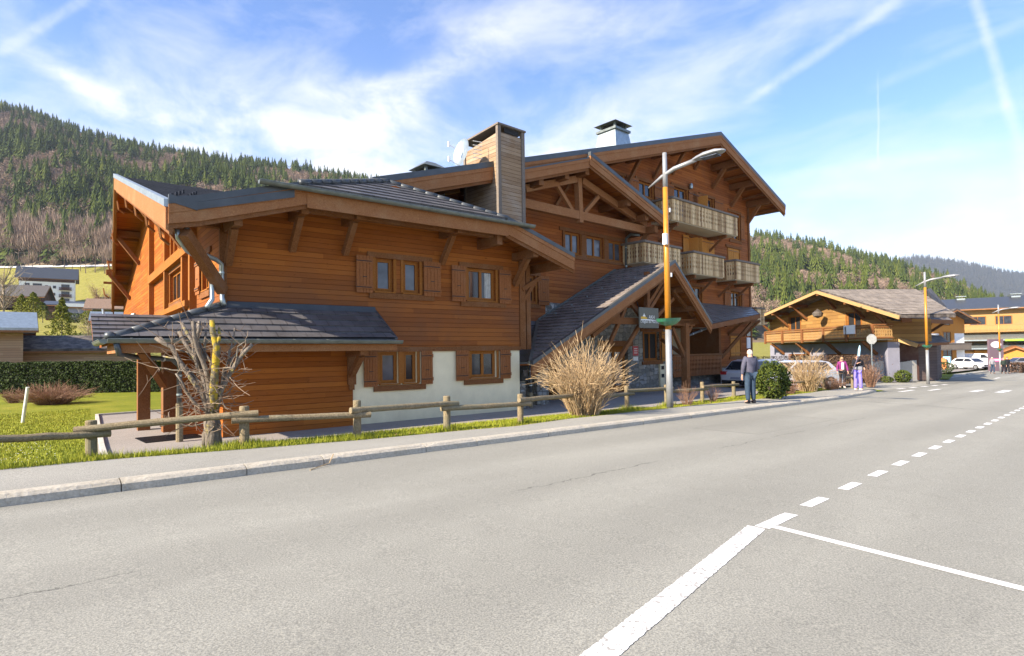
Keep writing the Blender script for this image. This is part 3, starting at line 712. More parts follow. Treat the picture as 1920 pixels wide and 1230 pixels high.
m.slab([LT(-3.2, .30), LT(.68, .30), LT(.68, .04), LT(-3.2, .04)], .02, (0, 0, 1)); m.slab([LT(.72, 1.14), LT(.80, 1.14), LT(.72, 0), LT(.64, 0)], .05, (0, 0, 1)); part(m, 'flashing', M_FLASH)
gutter([W(-5.5, 1.22, le-.02), W(.88, 1.22, le-.05)], .085); gutter([W(-5.55, 1.2, le-.03), W(-5.55, -1.8, le-.03)], .085)
m = MB(); m.fbox(W, -5.35, .80, 1.04, 1.09, le-.30, le-.06); m.fbox(W, -5.36, -5.31, -1.5, 1.08, le-.30, le-.06); part(m, 'fascia_board', M_FASC)
m = MB(); m.beam(W(-5.2, .62, le-.06), W(.55, .62, le-.06), .15, .16); m.beam(W(-4.9, -1.5, le-.1), W(-4.9, 1.0, le-.1), .16, .2)
m.beam(W(-.1, .0, le-.38), W(-.1, 1.05, le-.34), .2, .15)
m.beam(W(-.06, .08, .82), W(-.06, .78, le-.42), .14, .16, (1, 0, .1)); m.fbox(W, -.16, .06, .07, .16, .60, 1.75); m.fbox(W, -.12, .02, .07, .14, .46, .60); part(m, 'eave_beam', M_BEAM)
# recessed entrance under the west end of the lean-to
m = MB(); m.fbox(W, -4.62, -4.34, -3.2, -2.9, ZB, 1.75); m.fbox(W, -4.16, -3.75, -2.4, -2.0, ZB, 1.75); m.beam(W(-4.9, .9, 1.55), W(-4.25, -1.2, .75), .14, .16); part(m, 'post', M_BEAM)
m = MB(); m.fbox(W, -3.7, -3.2, -3.0, -2.85, ZB, 1.75); part(m, 'plaster_wall', M_STUCW)
m = MB(); m.fbox(W, -3.36, -3.2, -1.6, -.3, ZB, 1.75); m.fbox(W, -3.98, -3.37, -1.1, -1.0, ZB, 1.75); part(m, 'wood_wall', M_SIDE)
downpipe([W(-5.35, 1.2, le-.1), W(-5.3, 1.1, le-.32), W(-5.0, .6, le-.38), W(-4.25, .15, le-.44), W(-4.1, .1, le-.6), W(-4.1, .1, .35)], .055, mat=M_FLASH)
m = MB(); m.tube([W(-4.1, .1, .36), W(-4.1, .1, ZB+.02)], .075, 10); part(m, 'pipe_guard', M_POST)

# ---- main block, frame B
SR = -5.5
def bz(s): return 12.66-.312*(SR-s) if s < SR else 12.66-.335*(s-SR)
topB = lambda s: bz(s)-.2
DW = [(-10.63, -9.5, 8.92, 9.66), (-7.55, -6.33, 7.9, 9.92), (-4.8, -3.6, 7.9, 9.9), (-1.6, -.55, 7.9, 9.50), (-12.6, -11.9, 9.0, 9.6)]
MW = [(-15.95, -14.97, 5.56, 6.48), (-14.58, -13.42, 5.54, 6.48), (-13.05, -12.03, 5.5, 6.45)]
LWn = [(-6.2, -5.07, 5.32, 7.46), (-1.95, -.6, 6.0, 7.36), (-6.2, -5.0, 2.9, 4.82), (-1.75, -.64, 3.4, 4.80), (-1.9, -.74, 1.02, 2.20), (-18.3, -17.75, 3.35, 4.45), (-18.9, -18.2, 5.75, 6.35)]
m = MB(); wall(m, B, -19.2, -8.2, 3.42, topB, [h for h in DW+MW+LWn if h[1] < -8.2], 0, cuts=(-17.5,))
wall(m, B, -8.2, -3.2, 2.62, topB, [h for h in DW+LWn if -8.2 <= h[0] and h[1] <= -3.2], 0, cuts=(SR,))
wall(m, B, -3.2, .68, .42, topB, [h for h in DW+LWn if h[0] >= -3.2], 0)
wall(m, B, -19.2, -17.2, 1.0, 3.42, [], .02)
m.face([B(.68, 0, .42), B(.68, -14, .42), B(.68, -14, topB(.68)), B(.68, 0, topB(.68))])
wall(m, B, -26, -19.2, 4.0, lambda s: bz(s)-.2, (), -3.0); m.face([B(-19.2, 0, 4.0), B(-19.2, -3, 4.0), B(-19.2, -3, topB(-19.2)), B(-19.2, 0, topB(-19.2))])
part(m, 'wood_wall', M_SIDEB)
m = MB(); DOOR = (-13.62, -11.72, ZB, 1.62); WST = (-10.45, -9.15, .92, 2.32)
wall(m, B, -19.2, -8.2, ZB-.3, 3.42, [(DOOR[0], DOOR[1], ZB-.29, DOOR[3]), WST], 0, reveal=.3)
wall(m, B, -3.2, .68, ZB-.6, .42, (), .03); wall(m, B, -8.2, -1.8, ZB-.6, .02, (), -.5)
m.face([B(-8.2, 0, ZB-.4), B(-8.2, -2, ZB-.4), B(-8.2, -2, 3.4), B(-8.2, 0, 3.4)]); m.fbox(B, -19.3, -18.7, 0.01, 1.6, ZB-.3, .9); part(m, 'stone_wall', M_STONE)
m = MB(); wall(m, B, -8.2, 0, .02, 2.7, (), -2.0); m.face([B(-8.2, 0, .03), B(-3.2, 0, .03), B(-3.2, -2, .03), B(-8.2, -2, .03)]); m.face([B(-8.2, 0, 2.62), B(-8.2, -2, 2.62), B(-3.2, -2, 2.62), B(-3.2, 0, 2.62)]); part(m, 'plaster_wall', M_BEIGE)
m = MB(); m.fbox(B, -3.34, -3.1, -1.9, .06, .0, 2.62); m.fbox(B, .55, .74, -.1, .06, .42, topB(.6)); m.fbox(B, -3.3, .7, .005, .05, .36, .46); part(m, 'corner_post', M_BEAM)
# mid and upper windows
for i, h in enumerate(MW): window(B, *h, leaves=2, lint=(-16.3, -11.8) if i == 0 else False, sill=(-16.3, -11.7) if i == 0 else None, curtain=True)
m = MB(); m.fbox(B, -16.12, -16.0, .005, .06, 5.5, 6.5); m.fbox(B, -14.93, -14.62, .03, .05, 5.5, 6.46); m.fbox(B, -13.38, -13.09, .03, .05, 5.5, 6.46); part(m, 'mullion_post', M_BEAM)
window(B, *DW[0], leaves=2, sh=(.95, 1.0)); window(B, *DW[1], leaves=2, sh=(.75, .8)); window(B, *DW[2], leaves=2, sh=(.9, .95)); window(B, *DW[3], leaves=2, sh=(None, .45)); window(B, *DW[4], leaves=1, sh=(None, None))
window(B, *LWn[0], leaves=2, sh=(.55, 1.3), light=True); window(B, *LWn[1], closed=True); window(B, *LWn[2], leaves=2); window(B, *LWn[3], leaves=2, sh=(.75, .3)); window(B, *LWn[4], closed=True)
window(B, *LWn[5], leaves=1, sh=(None, .62)); window(B, *LWn[6], leaves=1)
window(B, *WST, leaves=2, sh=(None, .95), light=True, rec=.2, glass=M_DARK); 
# half open shutters standing off the wall
for s, z0, z1, a in ((-5.3, 8.3, 9.75, .55), (-6.3, 5.5, 7.35, .5), (-6.05, 5.5, 7.35, .6)):
    m = MB(); m.hexa([B(s, .02, z0), B(s+.03, .02, z0), B(s+.2, a, z0), B(s+.17, a, z0), B(s, .02, z1), B(s+.03, .02, z1), B(s+.2, a, z1), B(s+.17, a, z1)]); m.build('shutter', M_SHUTL, CH)
# entrance door
m = MB(); d0, d1 = DOOR[0], DOOR[1]; mid = (d0+d1)/2+.1
for a, b in ((d0, d0+.1), (mid-.08, mid+.08), (d1-.16, d1)): m.fbox(B, a, b, -.28, -.2, ZB, 1.62)
for a, b in ((d0+.1, mid-.08), (mid+.08, d1-.16)):
    m.fbox(B, a, b, -.27, -.21, ZB, ZB+.32); m.fbox(B, a, b, -.27, -.21, 1.35, 1.62)
dr = part(m, 'entrance_door', M_WIN); m = MB()
for a, b in ((d0+.1, mid-.08), (mid+.08, d1-.16)): m.face([B(a, -.24, ZB+.32), B(b, -.24, ZB+.32), B(b, -.24, 1.35), B(a, -.24, 1.35)])
m.build('pane', M_GLASSL, dr)
m = MB(); m.fbox(B, DOOR[0]-.3, DOOR[1]+.25, -.1, .12, 1.62, 1.86); part(m, 'lintel', M_BEAM)
# roofs of the main block
def BR(s, o): return B(s, o, bz(s))
roofslab('roof', [BR(-25.8, 1.55), BR(SR, 1.55), BR(SR, -15), BR(-25.8, -15)], th=.2)
roofslab('roof', [BR(SR, 1.55), BR(2.2, 1.55), BR(2.2, -15), BR(SR, -15)], th=.2)
verge(B, [(-25.8, bz(-25.8)), (SR, bz(SR))], 1.55, h=.36, t=.05, flash=.16); verge(B, [(SR, bz(SR)), (2.25, bz(2.25))], 1.55, h=.36, t=.05, flash=.14)
for s in (-11.56, -9.4, -7.7, -5.5): purlin(B, s, bz(s)-.22, 1.35, 0, .95, .2, .3, .75)
for s in (-3.6, -1.5, .55): purlin(B, s, bz(s)-.22, 1.4, 0, .95, .26, .34, .8)
m = MB()
for s in (-4.6, -3.0, -2.2, -.8, .0, 1.0, 1.7): m.beam(B(s, 0, bz(s)-.30), B(s, 1.5, bz(s)-.30), .09, .12)
part(m, 'rafter', M_BEAM)
for s in (-13.2, -14.6, -20.2, -22.5): purlin(B, s, bz(s)-.22, 1.4, -1.5, 0, .2, .28)
gutter([B(2.3, 1.5, bz(2.2)-.14), B(2.3, -13, bz(2.2)-.14)], .09)
downpipe([B(2.3, -1.0, bz(2.2)-.25), B(2.2, -.8, bz(2.2)-.5), B(1.0, -.3, 9.0), B(.82, -.2, 8.7), B(.82, -.2, -.4)], .05, mat=M_GUT)
# mid gable and its truss
MS, MZ = -16.35, 9.16
def mz(s): return MZ-.327*abs(s-MS)
roofslab('gable_roof', [B(MS, 1.75, MZ), B(-11.2, 1.75, mz(-11.2)), B(-11.2, -.1, mz(-11.2)), B(MS, -.1, MZ)])
verge(B, [(MS, MZ), (-11.15, mz(-11.15))], 1.75, h=.30, flash=.13)
verge(B, [(-19.9, mz(-19.9)-.10), (MS, MZ-.10)], 1.70, h=.30, flash=.02)
for s, z in ((-18.9, 7.85), (-17.5, 8.35), (-16.3, 8.75), (-13.6, 7.95), (-12.3, 7.5)): purlin(B, s, z-.05, 1.6, 0, 0, .24, .28)
m = MB(); o = 1.0
zt = B.px(1088, 405, o)[1]
m.beam(B(-19.9, o, zt), B(-11.35, o, zt), .22, .34); m.beam(B.P(1083, 330, o), B.P(1087, 418, o), .24, .24)
m.beam(B.P(983, 354, o), B.P(1080, 336, o), .2, .28); m.beam(B.P(1090, 339, o), B.P(1210, 421, o), .2, .28)
m.beam(B.P(1044, 348, o), B.P(1073, 396, o), .15, .16); m.beam(B.P(1121, 369, o), B.P(1095, 399, o), .15, .16)
m.beam(B.P(1069, 345, .3), B.P(1042, 385, .1), .12, .12)
part(m, 'roof_truss', M_FASC, bevel=.01)
m = MB(); m.beam(B(-11.6, 0, zt-.05), B(-11.6, 1.6, zt-.05), .26, .3); m.beam(B(-11.62, .03, 5.5), B(-11.6, 1.1, zt-.2), .2, .2, (1, 0, .2)); m.fbox(B, -11.75, -11.5, -.1, .1, 4.9, 7.6); part(m, 'brace', M_BEAM)
downpipe([B(-11.9, .9, zt-.25), B(-12.0, .5, zt-.15), B(-12.0, .22, zt-.3), B(-12.0, .18, 4.9)], .06, mat=M_GUT)
# balconies
balcony(B, -9.65, -3.15, 1.2, 7.68, 8.74, 'lr', corb=(-9.0, -4.2))
balcony(B, -7.85, -4.75, 1.2, 5.24, 6.31, 'lr', corb=(-7.5, -5.4)); balcony(B, -3.45, -.6, 1.2, 5.26, 6.31, 'lr', corb=(-3.2, -1.2))
balcony(B, -12.0, -9.0, 1.2, 5.43, 6.35, 'lr')
balcony(B, -8.15, -3.2, .12, .02, 1.14, '', mat=M_SHUT, deck=False, rail=M_BEAM)
balcony(B, .75, 1.9, .3, 2.9, 3.9, 'l', deck=True, back=-1.5)
m = MB(); m.lathe(B(-6.1, .14, 10.15), [(.02, .16), (.09, .13), (.11, .02), (.10, -.12), (.03, -.15)], 12); part(m, 'wall_lamp', M_ZINC)
# porch
PS, PZ, PO = -12.55, 5.10, 3.05
def P1(s, o): return B(s, o, PZ-.485*(PS-s))
def P2(s, o): return B(s, o, PZ-.86*(s-PS))
roofslab('porch_roof', [P1(-20.95, PO), P1(PS, PO), P1(PS, -.02), P1(-17.6, -.02)], tile=M_TILE2, row=.30)
roofslab('porch_roof', [P2(PS, PO), P2(-9.62, PO), P2(-9.62, -.02), P2(PS, -.02)], tile=M_TILE2, row=.30)
def pzf(s): return PZ-.485*(PS-s) if s < PS else PZ-.86*(s-PS)
verge(B, [(-20.95, pzf(-20.95)), (PS, PZ)], PO, h=.26, flash=.10); verge(B, [(PS, PZ), (-9.6, pzf(-9.6))], PO, h=.26, flash=.10)
m = MB(); m.beam(P1(-17.6, .03), P1(-12.6, .03), .08, .20); m.beam(P1(-17.6, .0), P1(-20.9, PO-.1), .12, .12); part(m, 'flashing', M_GUT)
m = MB()
for i in range(5):
    for k in range(2):
        p = Vector(P1(-14.1-i*.75-k*.1, 2.2-.35*i*.5-k*.9)); m.beam(p+Vector((0, 0, .05)), p+Vector((0, 0, .12)), .03, .06)
part(m, 'snow_stop', M_ZINC)
# the slate strip in the corner between wing and porch
roofslab('slate_roof', [B(-20.4, 1.4, 1.05), B(-18.4, 1.4, 1.05), B(-17.5, .05, 2.62), B(-19.2, .05, 2.62)], tile=M_TILE, row=.3)
# porch frame
m = MB(); o = 2.55
m.beam(B.P(1120, 600, o), B.P(1300, 606, o), .18, .26)
zc = B.px(1200, 603, o)[1]
m.beam(B(-17.6, o, zc+.06), B(-10.6, o, zc+.06), .17, .27) if False else None
m.beam(B.P(1213, 510, o), B.P(1213, 595, o), .18, .2)
m.beam(B.P(1245, 535, o), B.P(1150, 690, o), .12, .15)
m.beam(B.P(1178, 562, o), B.P(1200, 592, o), .12, .15)
m.beam(B.P(1205, 585, o), B.P(1246, 520, o), .12, .15); m.beam(B.P(1232, 592, o), B.P(1262, 560, o), .12, .14)
m.beam(B.P(1262, 545, o), B.P(1298, 592, o), .12, .15)
m.beam(B.P(1172, 578, o), B.P(1140, 650, o), .12, .14); m.beam(B.P(1110, 630, o), B.P(1160, 590, o), .13, .16)
tr = part(m, 'porch_truss', M_BEAM)
m = MB(); a = B.px(1284, 606, o); m.fbox(B, a[0]-.14, a[0]+.14, o-.14, o+.14, -.55, a[1]); m.beam(B.P(1260, 615, o), B(a[0]-.1, o, 1.1), .13, .15); m.beam(B(a[0]+.05, o, 2.0), B(a[0]+.9, o, 2.9), .13, .15)
m.beam(B(a[0], o, 1.1), B(a[0]+.2, 1.2, 1.9), .12, .14); m.beam(B(a[0]-.6, o, 2.62), B(a[0]+1.3, o, 2.7), .18, .24)
b_ = B.px(1116, 625, o); m.fbox(B, b_[0]-.12, b_[0]+.12, .2, .45, -.5, b_[1])
part(m, 'post', M_BEAM)
for s in (-11.6, -10.7, -13.6, -15.5): purlin(B, s, pzf(s)-.15, PO-.1, 0, 0, .22, .24)
downpipe([B(-9.5, PO-.1, 2.45), B(-9.6, PO-.3, 2.35), B(-10.6, 2.5, 2.05), B(-10.75, 2.45, 1.9), B(-10.75, 2.45, .3)], .055, mat=M_FLASH)
m = MB(); m.tube([B(-10.75, 2.45, .32), B(-10.75, 2.45, -.5)], .075, 8); part(m, 'pipe_guard', M_BEAM)
# canopy to the right of the porch
q = [B(-9.55, .02, 3.93), B(.72, .02, 3.93), B(-.35, 1.0, 3.42), B(-9.3, 2.75, 2.48)]
q = [B(-9.62, .02, 3.94), B(.78, .02, 3.94), B(-.35, 1.0, 3.42), B(-9.0, 2.62, 2.56)]
roofslab('canopy_roof', q[::-1], tile=M_TILE, row=.30, th=.12)
m = MB(); p, q2 = Vector(B(-9.0, 2.66, 2.46)), Vector(B(-.35, 1.04, 3.32)); m.beam(p, q2, .07, .24); m.beam(q2, Vector(B(.7, .1, 3.84)), .07, .24)
m.beam(B(-3.1, .05, .95), B(-1.2, .95, 2.9), .12, .16); m.beam(B(-2.2, .05, 2.3), B(-1.9, .8, 3.0), .12, .14); m.beam(B(-.4, .05, 2.2), B(.2, .8, 3.1), .12, .14); m.beam(B(-3.4, .5, 2.75), B(.4, .5, 3.1), .16, .2)
part(m, 'canopy_frame', M_BEAM)
# boxed wooden shaft on the wing roof
TS0, TS1, TO = -21.22, -20.12, 1.9
m = MB(); m.fbox(B, TS0, TS1, TO-.02, TO, 4.2, 8.86); m.fbox(B, TS0, TS1, TO-1.85, TO-1.8, 4.2, 8.7)
for zz in ((4.2, 8.55),):
    m.face([B(TS0, TO-.02, 4.2), B(TS0, TO-1.85, 4.2), B(TS0, TO-1.85, 8.62), B(TS0, TO-.02, 8.86)]); m.face([B(TS1, TO-.02, 4.2), B(TS1, TO-1.85, 4.2), B(TS1, TO-1.85, 8.7), B(TS1, TO-.02, 8.7)])
sh = part(m, 'chimney_shaft', M_GREYW)
m = MB()
for s in (TS0, TS1): m.fbox(B, s-.07, s+.07, TO-.07, TO+.04, 4.2, 9.12)
m.fbox(B, TS0-.05, TS0+.05, TO-1.9, TO-1.8, 6, 9.0); m.build('corner_board', M_RAILG, sh)
m = MB(); m.slab([B(TS0-.1, TO+.08, 9.14), B(TS1+.1, TO+.08, 9.14), B(TS1+.1, TO-1.95, 9.0), B(TS0-.1, TO-1.95, 9.0)], .06); m.build('cap', M_RAILG, sh)
m = MB(); m.fbox(B, TS0+.25, TS1-.2, TO-.01, TO+.012, 8.88, 9.06); m.build('vent', M_DARK, sh)
# metal chimneys
def chim(F, s, o, z0, z1, w0, w1, cap):
    m = MB(); a, b = w0/2, w1/2
    m.hexa([F(s-a, o+a, z0), F(s+a, o+a, z0), F(s+a, o-a, z0), F(s-a, o-a, z0), F(s-b, o+b, z1), F(s+b, o+b, z1), F(s+b, o-b, z1), F(s-b, o-b, z1)])
    c = part(m, 'chimney', M_ZINC); m = MB(); w = b*1.16; m.fbox(F, s-w, s+w, o-w, o+w, z1, z1+.13)
    for x, y in ((-1, -1), (1, -1), (1, 1), (-1, 1)): m.fbox(F, s+x*b*.8-.05, s+x*b*.8+.05, o+y*b*.8-.05, o+y*b*.8+.05, z1+.13, z1+.42)
    k = b*1.3; zt = z1+.42
    m.hexa([F(s-k, o+k, zt), F(s+k, o+k, zt), F(s+k, o-k, zt), F(s-k, o-k, zt), F(s-k*.35, o+k*.35, zt+.28), F(s+k*.35, o+k*.35, zt+.28), F(s+k*.35, o-k*.35, zt+.28), F(s-k*.35, o-k*.35, zt+.28)])
    m.build('chimney_cowl', M_GUT, c); m = MB(); m.fbox(F, s-b*.7, s+b*.7, o-b*.7, o+b*.7, z1+.13, z1+.40); m.build('flue', M_DARK, c)
chim(B, -6.55, -4.6, 11.8, 14.25, 2.0, 1.25, 1)
chim(B, -20.75, -3.0, 7.6, 8.42, .95, .9, 1)
M_ = M_WHITE
m = MB(); c = B(-21.95, 1.0, 8.2)
for k in range(8):
    r0 = .42*(k/8); r1 = .42*((k+1)/8)
    for j in range(20):
        t0, t1 = 2*math.pi*j/20, 2*math.pi*(j+1)/20
        P_ = lambda r, t: Vector(c)+Vector((-.09-.5*r*r, .9*r*math.cos(t), r*math.sin(t)*1.15))+Vector((.25*r*math.sin(t), 0, 0))
        m.face([P_(r0, t0), P_(r1, t0), P_(r1, t1), P_(r0, t1)])
sdh = m.build('satellite_dish', M_ZINC, CH, smooth=True); m = MB()
for dz in (.05, -.45):
    m.tube([Vector(c)+Vector((0, 0, dz-.1)), Vector(c)+Vector((-.62, .1, dz+.12))], .016, 6); m.beam(Vector(c)+Vector((-.62, .1, dz+.05)), Vector(c)+Vector((-.62, .1, dz+.22)), .05, .05)
for k in range(5): m.tube([Vector(c)+Vector((.1, -.3, -.2+k*.14)), Vector(c)+Vector((.45, -.35, -.18+k*.14))], .012, 5)
m.build('antenna_arm', M_WHITE, sdh)

# sign hanging in the porch
SG = thing('hanging_sign', 'square olive grey sign with a yellow and white mountain hanging from the porch beam', 'sign', B(-14.2, 2.95, 2.35))
m = MB(); zz0 = B.px(1215, 615, 2.95)[1]; zz1 = B.px(1215, 577, 2.95)[1]; ss0 = B.px(1198, 595, 2.95)[0]; ss1 = B.px(1234, 596, 2.95)[0]
M_SIGN = plain('sign_olive', (0.105, 0.10, 0.075), .6, 0, .03)
m.fbox(B, ss0, ss1, 2.93, 2.97, zz0, zz1); m.build('sign_board', M_SIGN, SG)
sw, shh = ss1-ss0, zz1-zz0
def SQ(a, b, off=.974): return B(ss0+a*sw, 2.0+off, zz0+b*shh)
M_YEL = plain('sign_yellow', (0.75, 0.42, 0.02), .6, 0, .02)
m = MB(); m.face([SQ(.07, .44), SQ(.40, .44), SQ(.37, .54), SQ(.33, .48), SQ(.31, .56), SQ(.15, .56), SQ(.13, .50), SQ(.09, .58)]); m.build('emblem_yellow', M_YEL, SG)
m = MB(); m.face([SQ(.16, .56, .976), SQ(.32, .56, .976), SQ(.26, .66, .976), SQ(.24, .74, .976), SQ(.22, .66, .976)]); m.face([SQ(.05, .37, .976), SQ(.75, .37, .976), SQ(.95, .40, .976), SQ(.40, .43, .976), SQ(.08, .42, .976)]); m.build('emblem_white', M_WHITE, SG)
def text(body, F, s, o, z, size, mat, parent, name='lettering', align='LEFT'):
    cu = bpy.data.curves.new('t', 'FONT'); cu.body = body; cu.size = size; cu.align_x = align; cu.extrude = .002
    to = bpy.data.objects.new('t', cu); COL.objects.link(to)
    dg = bpy.context.evaluated_depsgraph_get(); dg.update(); me = bpy.data.meshes.new_from_object(to.evaluated_get(dg))
    bpy.data.objects.remove(to)
    me.materials.clear(); me.materials.append(mat)
    ob = bpy.data.objects.new(name, me); COL.objects.link(ob); ob.parent = parent
    p = Vector(F(s, o, z))-ORG[parent.name]; x = Vector((F.d[0], F.d[1], 0)); y = Vector((0, 0, 1)); zz = x.cross(y)
    ob.matrix_local = Matrix.Translation(p) @ Matrix((x, y, zz)).transposed().to_4x4(); return ob
text('AKH', B, ss0+sw*.47, 2.978, zz0+shh*.46, .20, M_WHITE, SG)
text("L'Aiglon de Morzine", B, ss0+sw*.05, 2.978, zz0+shh*.25, sw*.118, M_WHITE, SG)
m = MB(); m.tube([B(ss0+.2, 2.8, zz1), B(ss0+.2, 2.7, zz1+.3)], .015); m.build('sign_hook', M_IRON, SG)
RS = thing('wall_plaque', 'small red plaque with a white label fixed beside the entrance door', 'plaque', B(-11.2, .02, 1.2))
M_RED = plain('plaque_red', (0.50, 0.03, 0.03), .5, 0, .03)
a0 = B.px(1192, 650, .03); m = MB(); m.fbox(B, a0[0]-.22, a0[0]+.2, .005, .03, 1.17, 1.62); m.build('plaque', M_RED, RS); m = MB(); m.fbox(B, a0[0]-.2, a0[0]+.18, .005, .028, .93, 1.12)
for k in range(3): m.fbox(B, a0[0]-.14, a0[0]+.12, .031, .034, 1.28+k*.1, 1.31+k*.1)
m.build('label', M_WHITE, RS)
PB = thing('utility_box', 'pale utility cabinet let into the stone wall behind the lamp post', 'cabinet', B(-8.9, .02, -.5))
m = MB(); m.fbox(B, -9.25, -8.85, .005, .1, -.42, .72); m.build('box', M_STUC, PB); m = MB()
for z in (.05, .45): m.fbox(B, -9.17, -8.93, .1, .108, z, z+.18)
m.build('box_window', M_GLASS, PB)
NB = thing('notice_board', 'two small white notices fixed to the corner of the chalet above the parked car', 'notice board', B(.3, .05, 1.5))
m = MB(); m.fbox(B, .05, .5, .01, .05, 1.45, 2.1); m.build('notice', M_WHITE, NB); m = MB(); m.fbox(B, .05, .5, .01, .05, 2.2, 2.7); m.build('notice', M_GLASSL, NB)
MBx = thing('meter_box', 'black meter box on the stone pier beside the wing corner', 'box', W(6.0, .1, .5))
m = MB(); m.fbox(W, 5.84, 6.12, -.1, .08, .45, .95); m.build('box', M_IRON, MBx); m = MB(); m.fbox(W, 5.9, 6.06, .08, .1, .6, .8); m.build('box_window', M_GLASS, MBx)
m = MB(); m.fbox(W, 5.84, 6.05, -.3, .02, ZB, .45); part(m, 'stone_pier', M_STONE)
downpipe([W(6.25, .05, 1.0), W(6.25, .05, .05)], .05, mat=M_FLASH); m = MB(); m.tube([W(6.25, .05, .05), W(6.25, .05, -.45)], .07); part(m, 'pipe_guard', M_POST)
# ------------------------------------------------------------------ ground, road, footpath, kerb, markings
def rz_(x): return -0.023*x if x < 50 else -1.15-.012*(x-50)
def sm(t): t = max(0.0, min(1.0, t)); return t*t*(3-2*t)
def zg(x, y):
    r = rz_(x); T_ = -.52+(r+.52)*sm((x-30)/10)
    return r+.10+(T_-r-.10)*sm((y-9.5)/1.4) if y > 9.5 else r+.10
def interp(x, pts):
    if x <= pts[0][0]: return pts[0][1]
    for (a, ya), (b, yb) in zip(pts[:-1], pts[1:]):
        if x <= b: return ya+(yb-ya)*(x-a)/(b-a)
    return pts[-1][1]
KE = [(-60, 7.42), (24, 7.42), (29, 7.78), (33, 8.3), (46, 8.45), (60, 10.0), (75, 10.0), (170, 10.0)]
PB_ = [(-60, 8.95), (1.5, 9.1), (3, 8.83), (5, 8.56), (8, 8.35), (10.3, 8.6), (18.5, 8.8), (21, 8.75), (34, 9.7), (45, 11.5), (170, 12.5)]
def pz(u, v, z):
    d = ray(u, v); t = (z-CAM_H)/d.z; return EYE+d*t
def sheet(name, mat, xs, ylo, yhi, zf, ny=1, off=0.0, kind='structure'):
    m = MB()
    for a, b in zip(xs[:-1], xs[1:]):
        for k in range(ny):
            def pt(x, t): y = ylo(x)+(yhi(x)-ylo(x))*t; return (x, y, zf(x, y)+off)
            t0, t1 = k/ny, (k+1)/ny
            m.face([pt(a, t0), pt(b, t0), pt(b, t1), pt(a, t1)])
    o = m.build(name, mat); return tag(o, kind=kind)
xs_ = [-60, -40, -25]+list(range(-16, 50, 1))+list(range(50, 171, 5))
sheet('road', M_ROAD, xs_, lambda x: -60, lambda x: interp(x, KE), lambda x, y: rz_(x))
def drop(x): return .12*(1-sm((x-31.5)/2.5))
sheet('footpath', M_PATH, xs_, lambda x: interp(x, KE)+.15*(1 if x < 34 else 0), lambda x: interp(x, PB_)+.12*math.sin(x*2.1)*.3, lambda x, y: rz_(x)+drop(x)+.004, 1)
yy = [7.0, 8.0, 8.6, 9.0, 9.5]+[9.5+.2*i for i in range(1, 9)]+[12, 14, 18, 24, 34, 50, 70, 90, 110]
m = MB(); gx = [-120, -80, -60, -40, -25, -16]+[-12+i for i in range(62)]+[50, 55, 60, 70, 80, 100, 130, 170, 260]
for a, b in zip(gx[:-1], gx[1:]):
    for c, d in zip(yy[:-1], yy[1:]):
        f = lambda x, y: (x, y, zg(x, y)-(.02 if y > 8.2 else .12)-(.12 if x > 33.5 and y < 13 else 0))
        m.face([f(a, c), f(b, c), f(b, d), f(a, d)])
m.face([(-120, -60, -3), (260, -60, -6.2), (260, 7, -6.2), (-120, 7, -3)])
tag(m.build('lawn', M_GRASS), kind='structure')
# yard asphalt behind the grass strip
b0 = pz(222, 850, -.2); b1 = pz(180, 778, -.5)
def yl(x): return interp(x, [(1.2, 10.9), (24, 10.9), (27, 10.2), (38, 10.4)])
sheet('yard', M_YARD, [1.6+.2*i for i in range(10)]+[3.6+i for i in range(35)], lambda x: yl(x)+.08*math.sin(x*3), lambda x: 23.5 if x > 3.3 else 11.2+(x-1.6)/1.7*12.3, zg, 14, .02)
m = MB(); pts = [(1.62, 10.5), (1.85, 12), (2.2, 15), (2.75, 19.3), (3.3, 23.5), (6, 23.6), (9, 23.7)]
for (x0, y0), (x1, y1) in zip(pts[:-1], pts[1:]): m.beam((x0, y0, zg(x0, y0)+.0), (x1, y1, zg(x1, y1)+.0), .09, .16)
m.box(2.9, 4.6, 10.75, 11.0, -.46, -.36)
tag(m.build('terrace_edging', plain('edging', (.45, .43, .38), .8)), kind='structure')
m = MB()
for i in range(16): m.box(3.0, 4.2, 15.0+.07*i, 15.035+.07*i, -.508, -.48)
g_ = tag(m.build('drain_grate', M_IRON), 'dark metal door mat grate on the terrace left of the pollarded tree', 'grate')
# footway apron on the far side of the bend, side road, little green
sheet('car_park', M_YARD, [62, 70, 80, 90, 100, 120], lambda x: 12.8 if x < 70 else 12.5, lambda x: 60, lambda x, y: rz_(x)+.06, 1, .06)
sheet('forecourt', M_PATH, [34, 38, 42, 46, 50, 54, 58], lambda x: interp(x, PB_)-.1, lambda x: 13.6-.15*(x-34), lambda x, y: rz_(x)+.03, 1, .0)
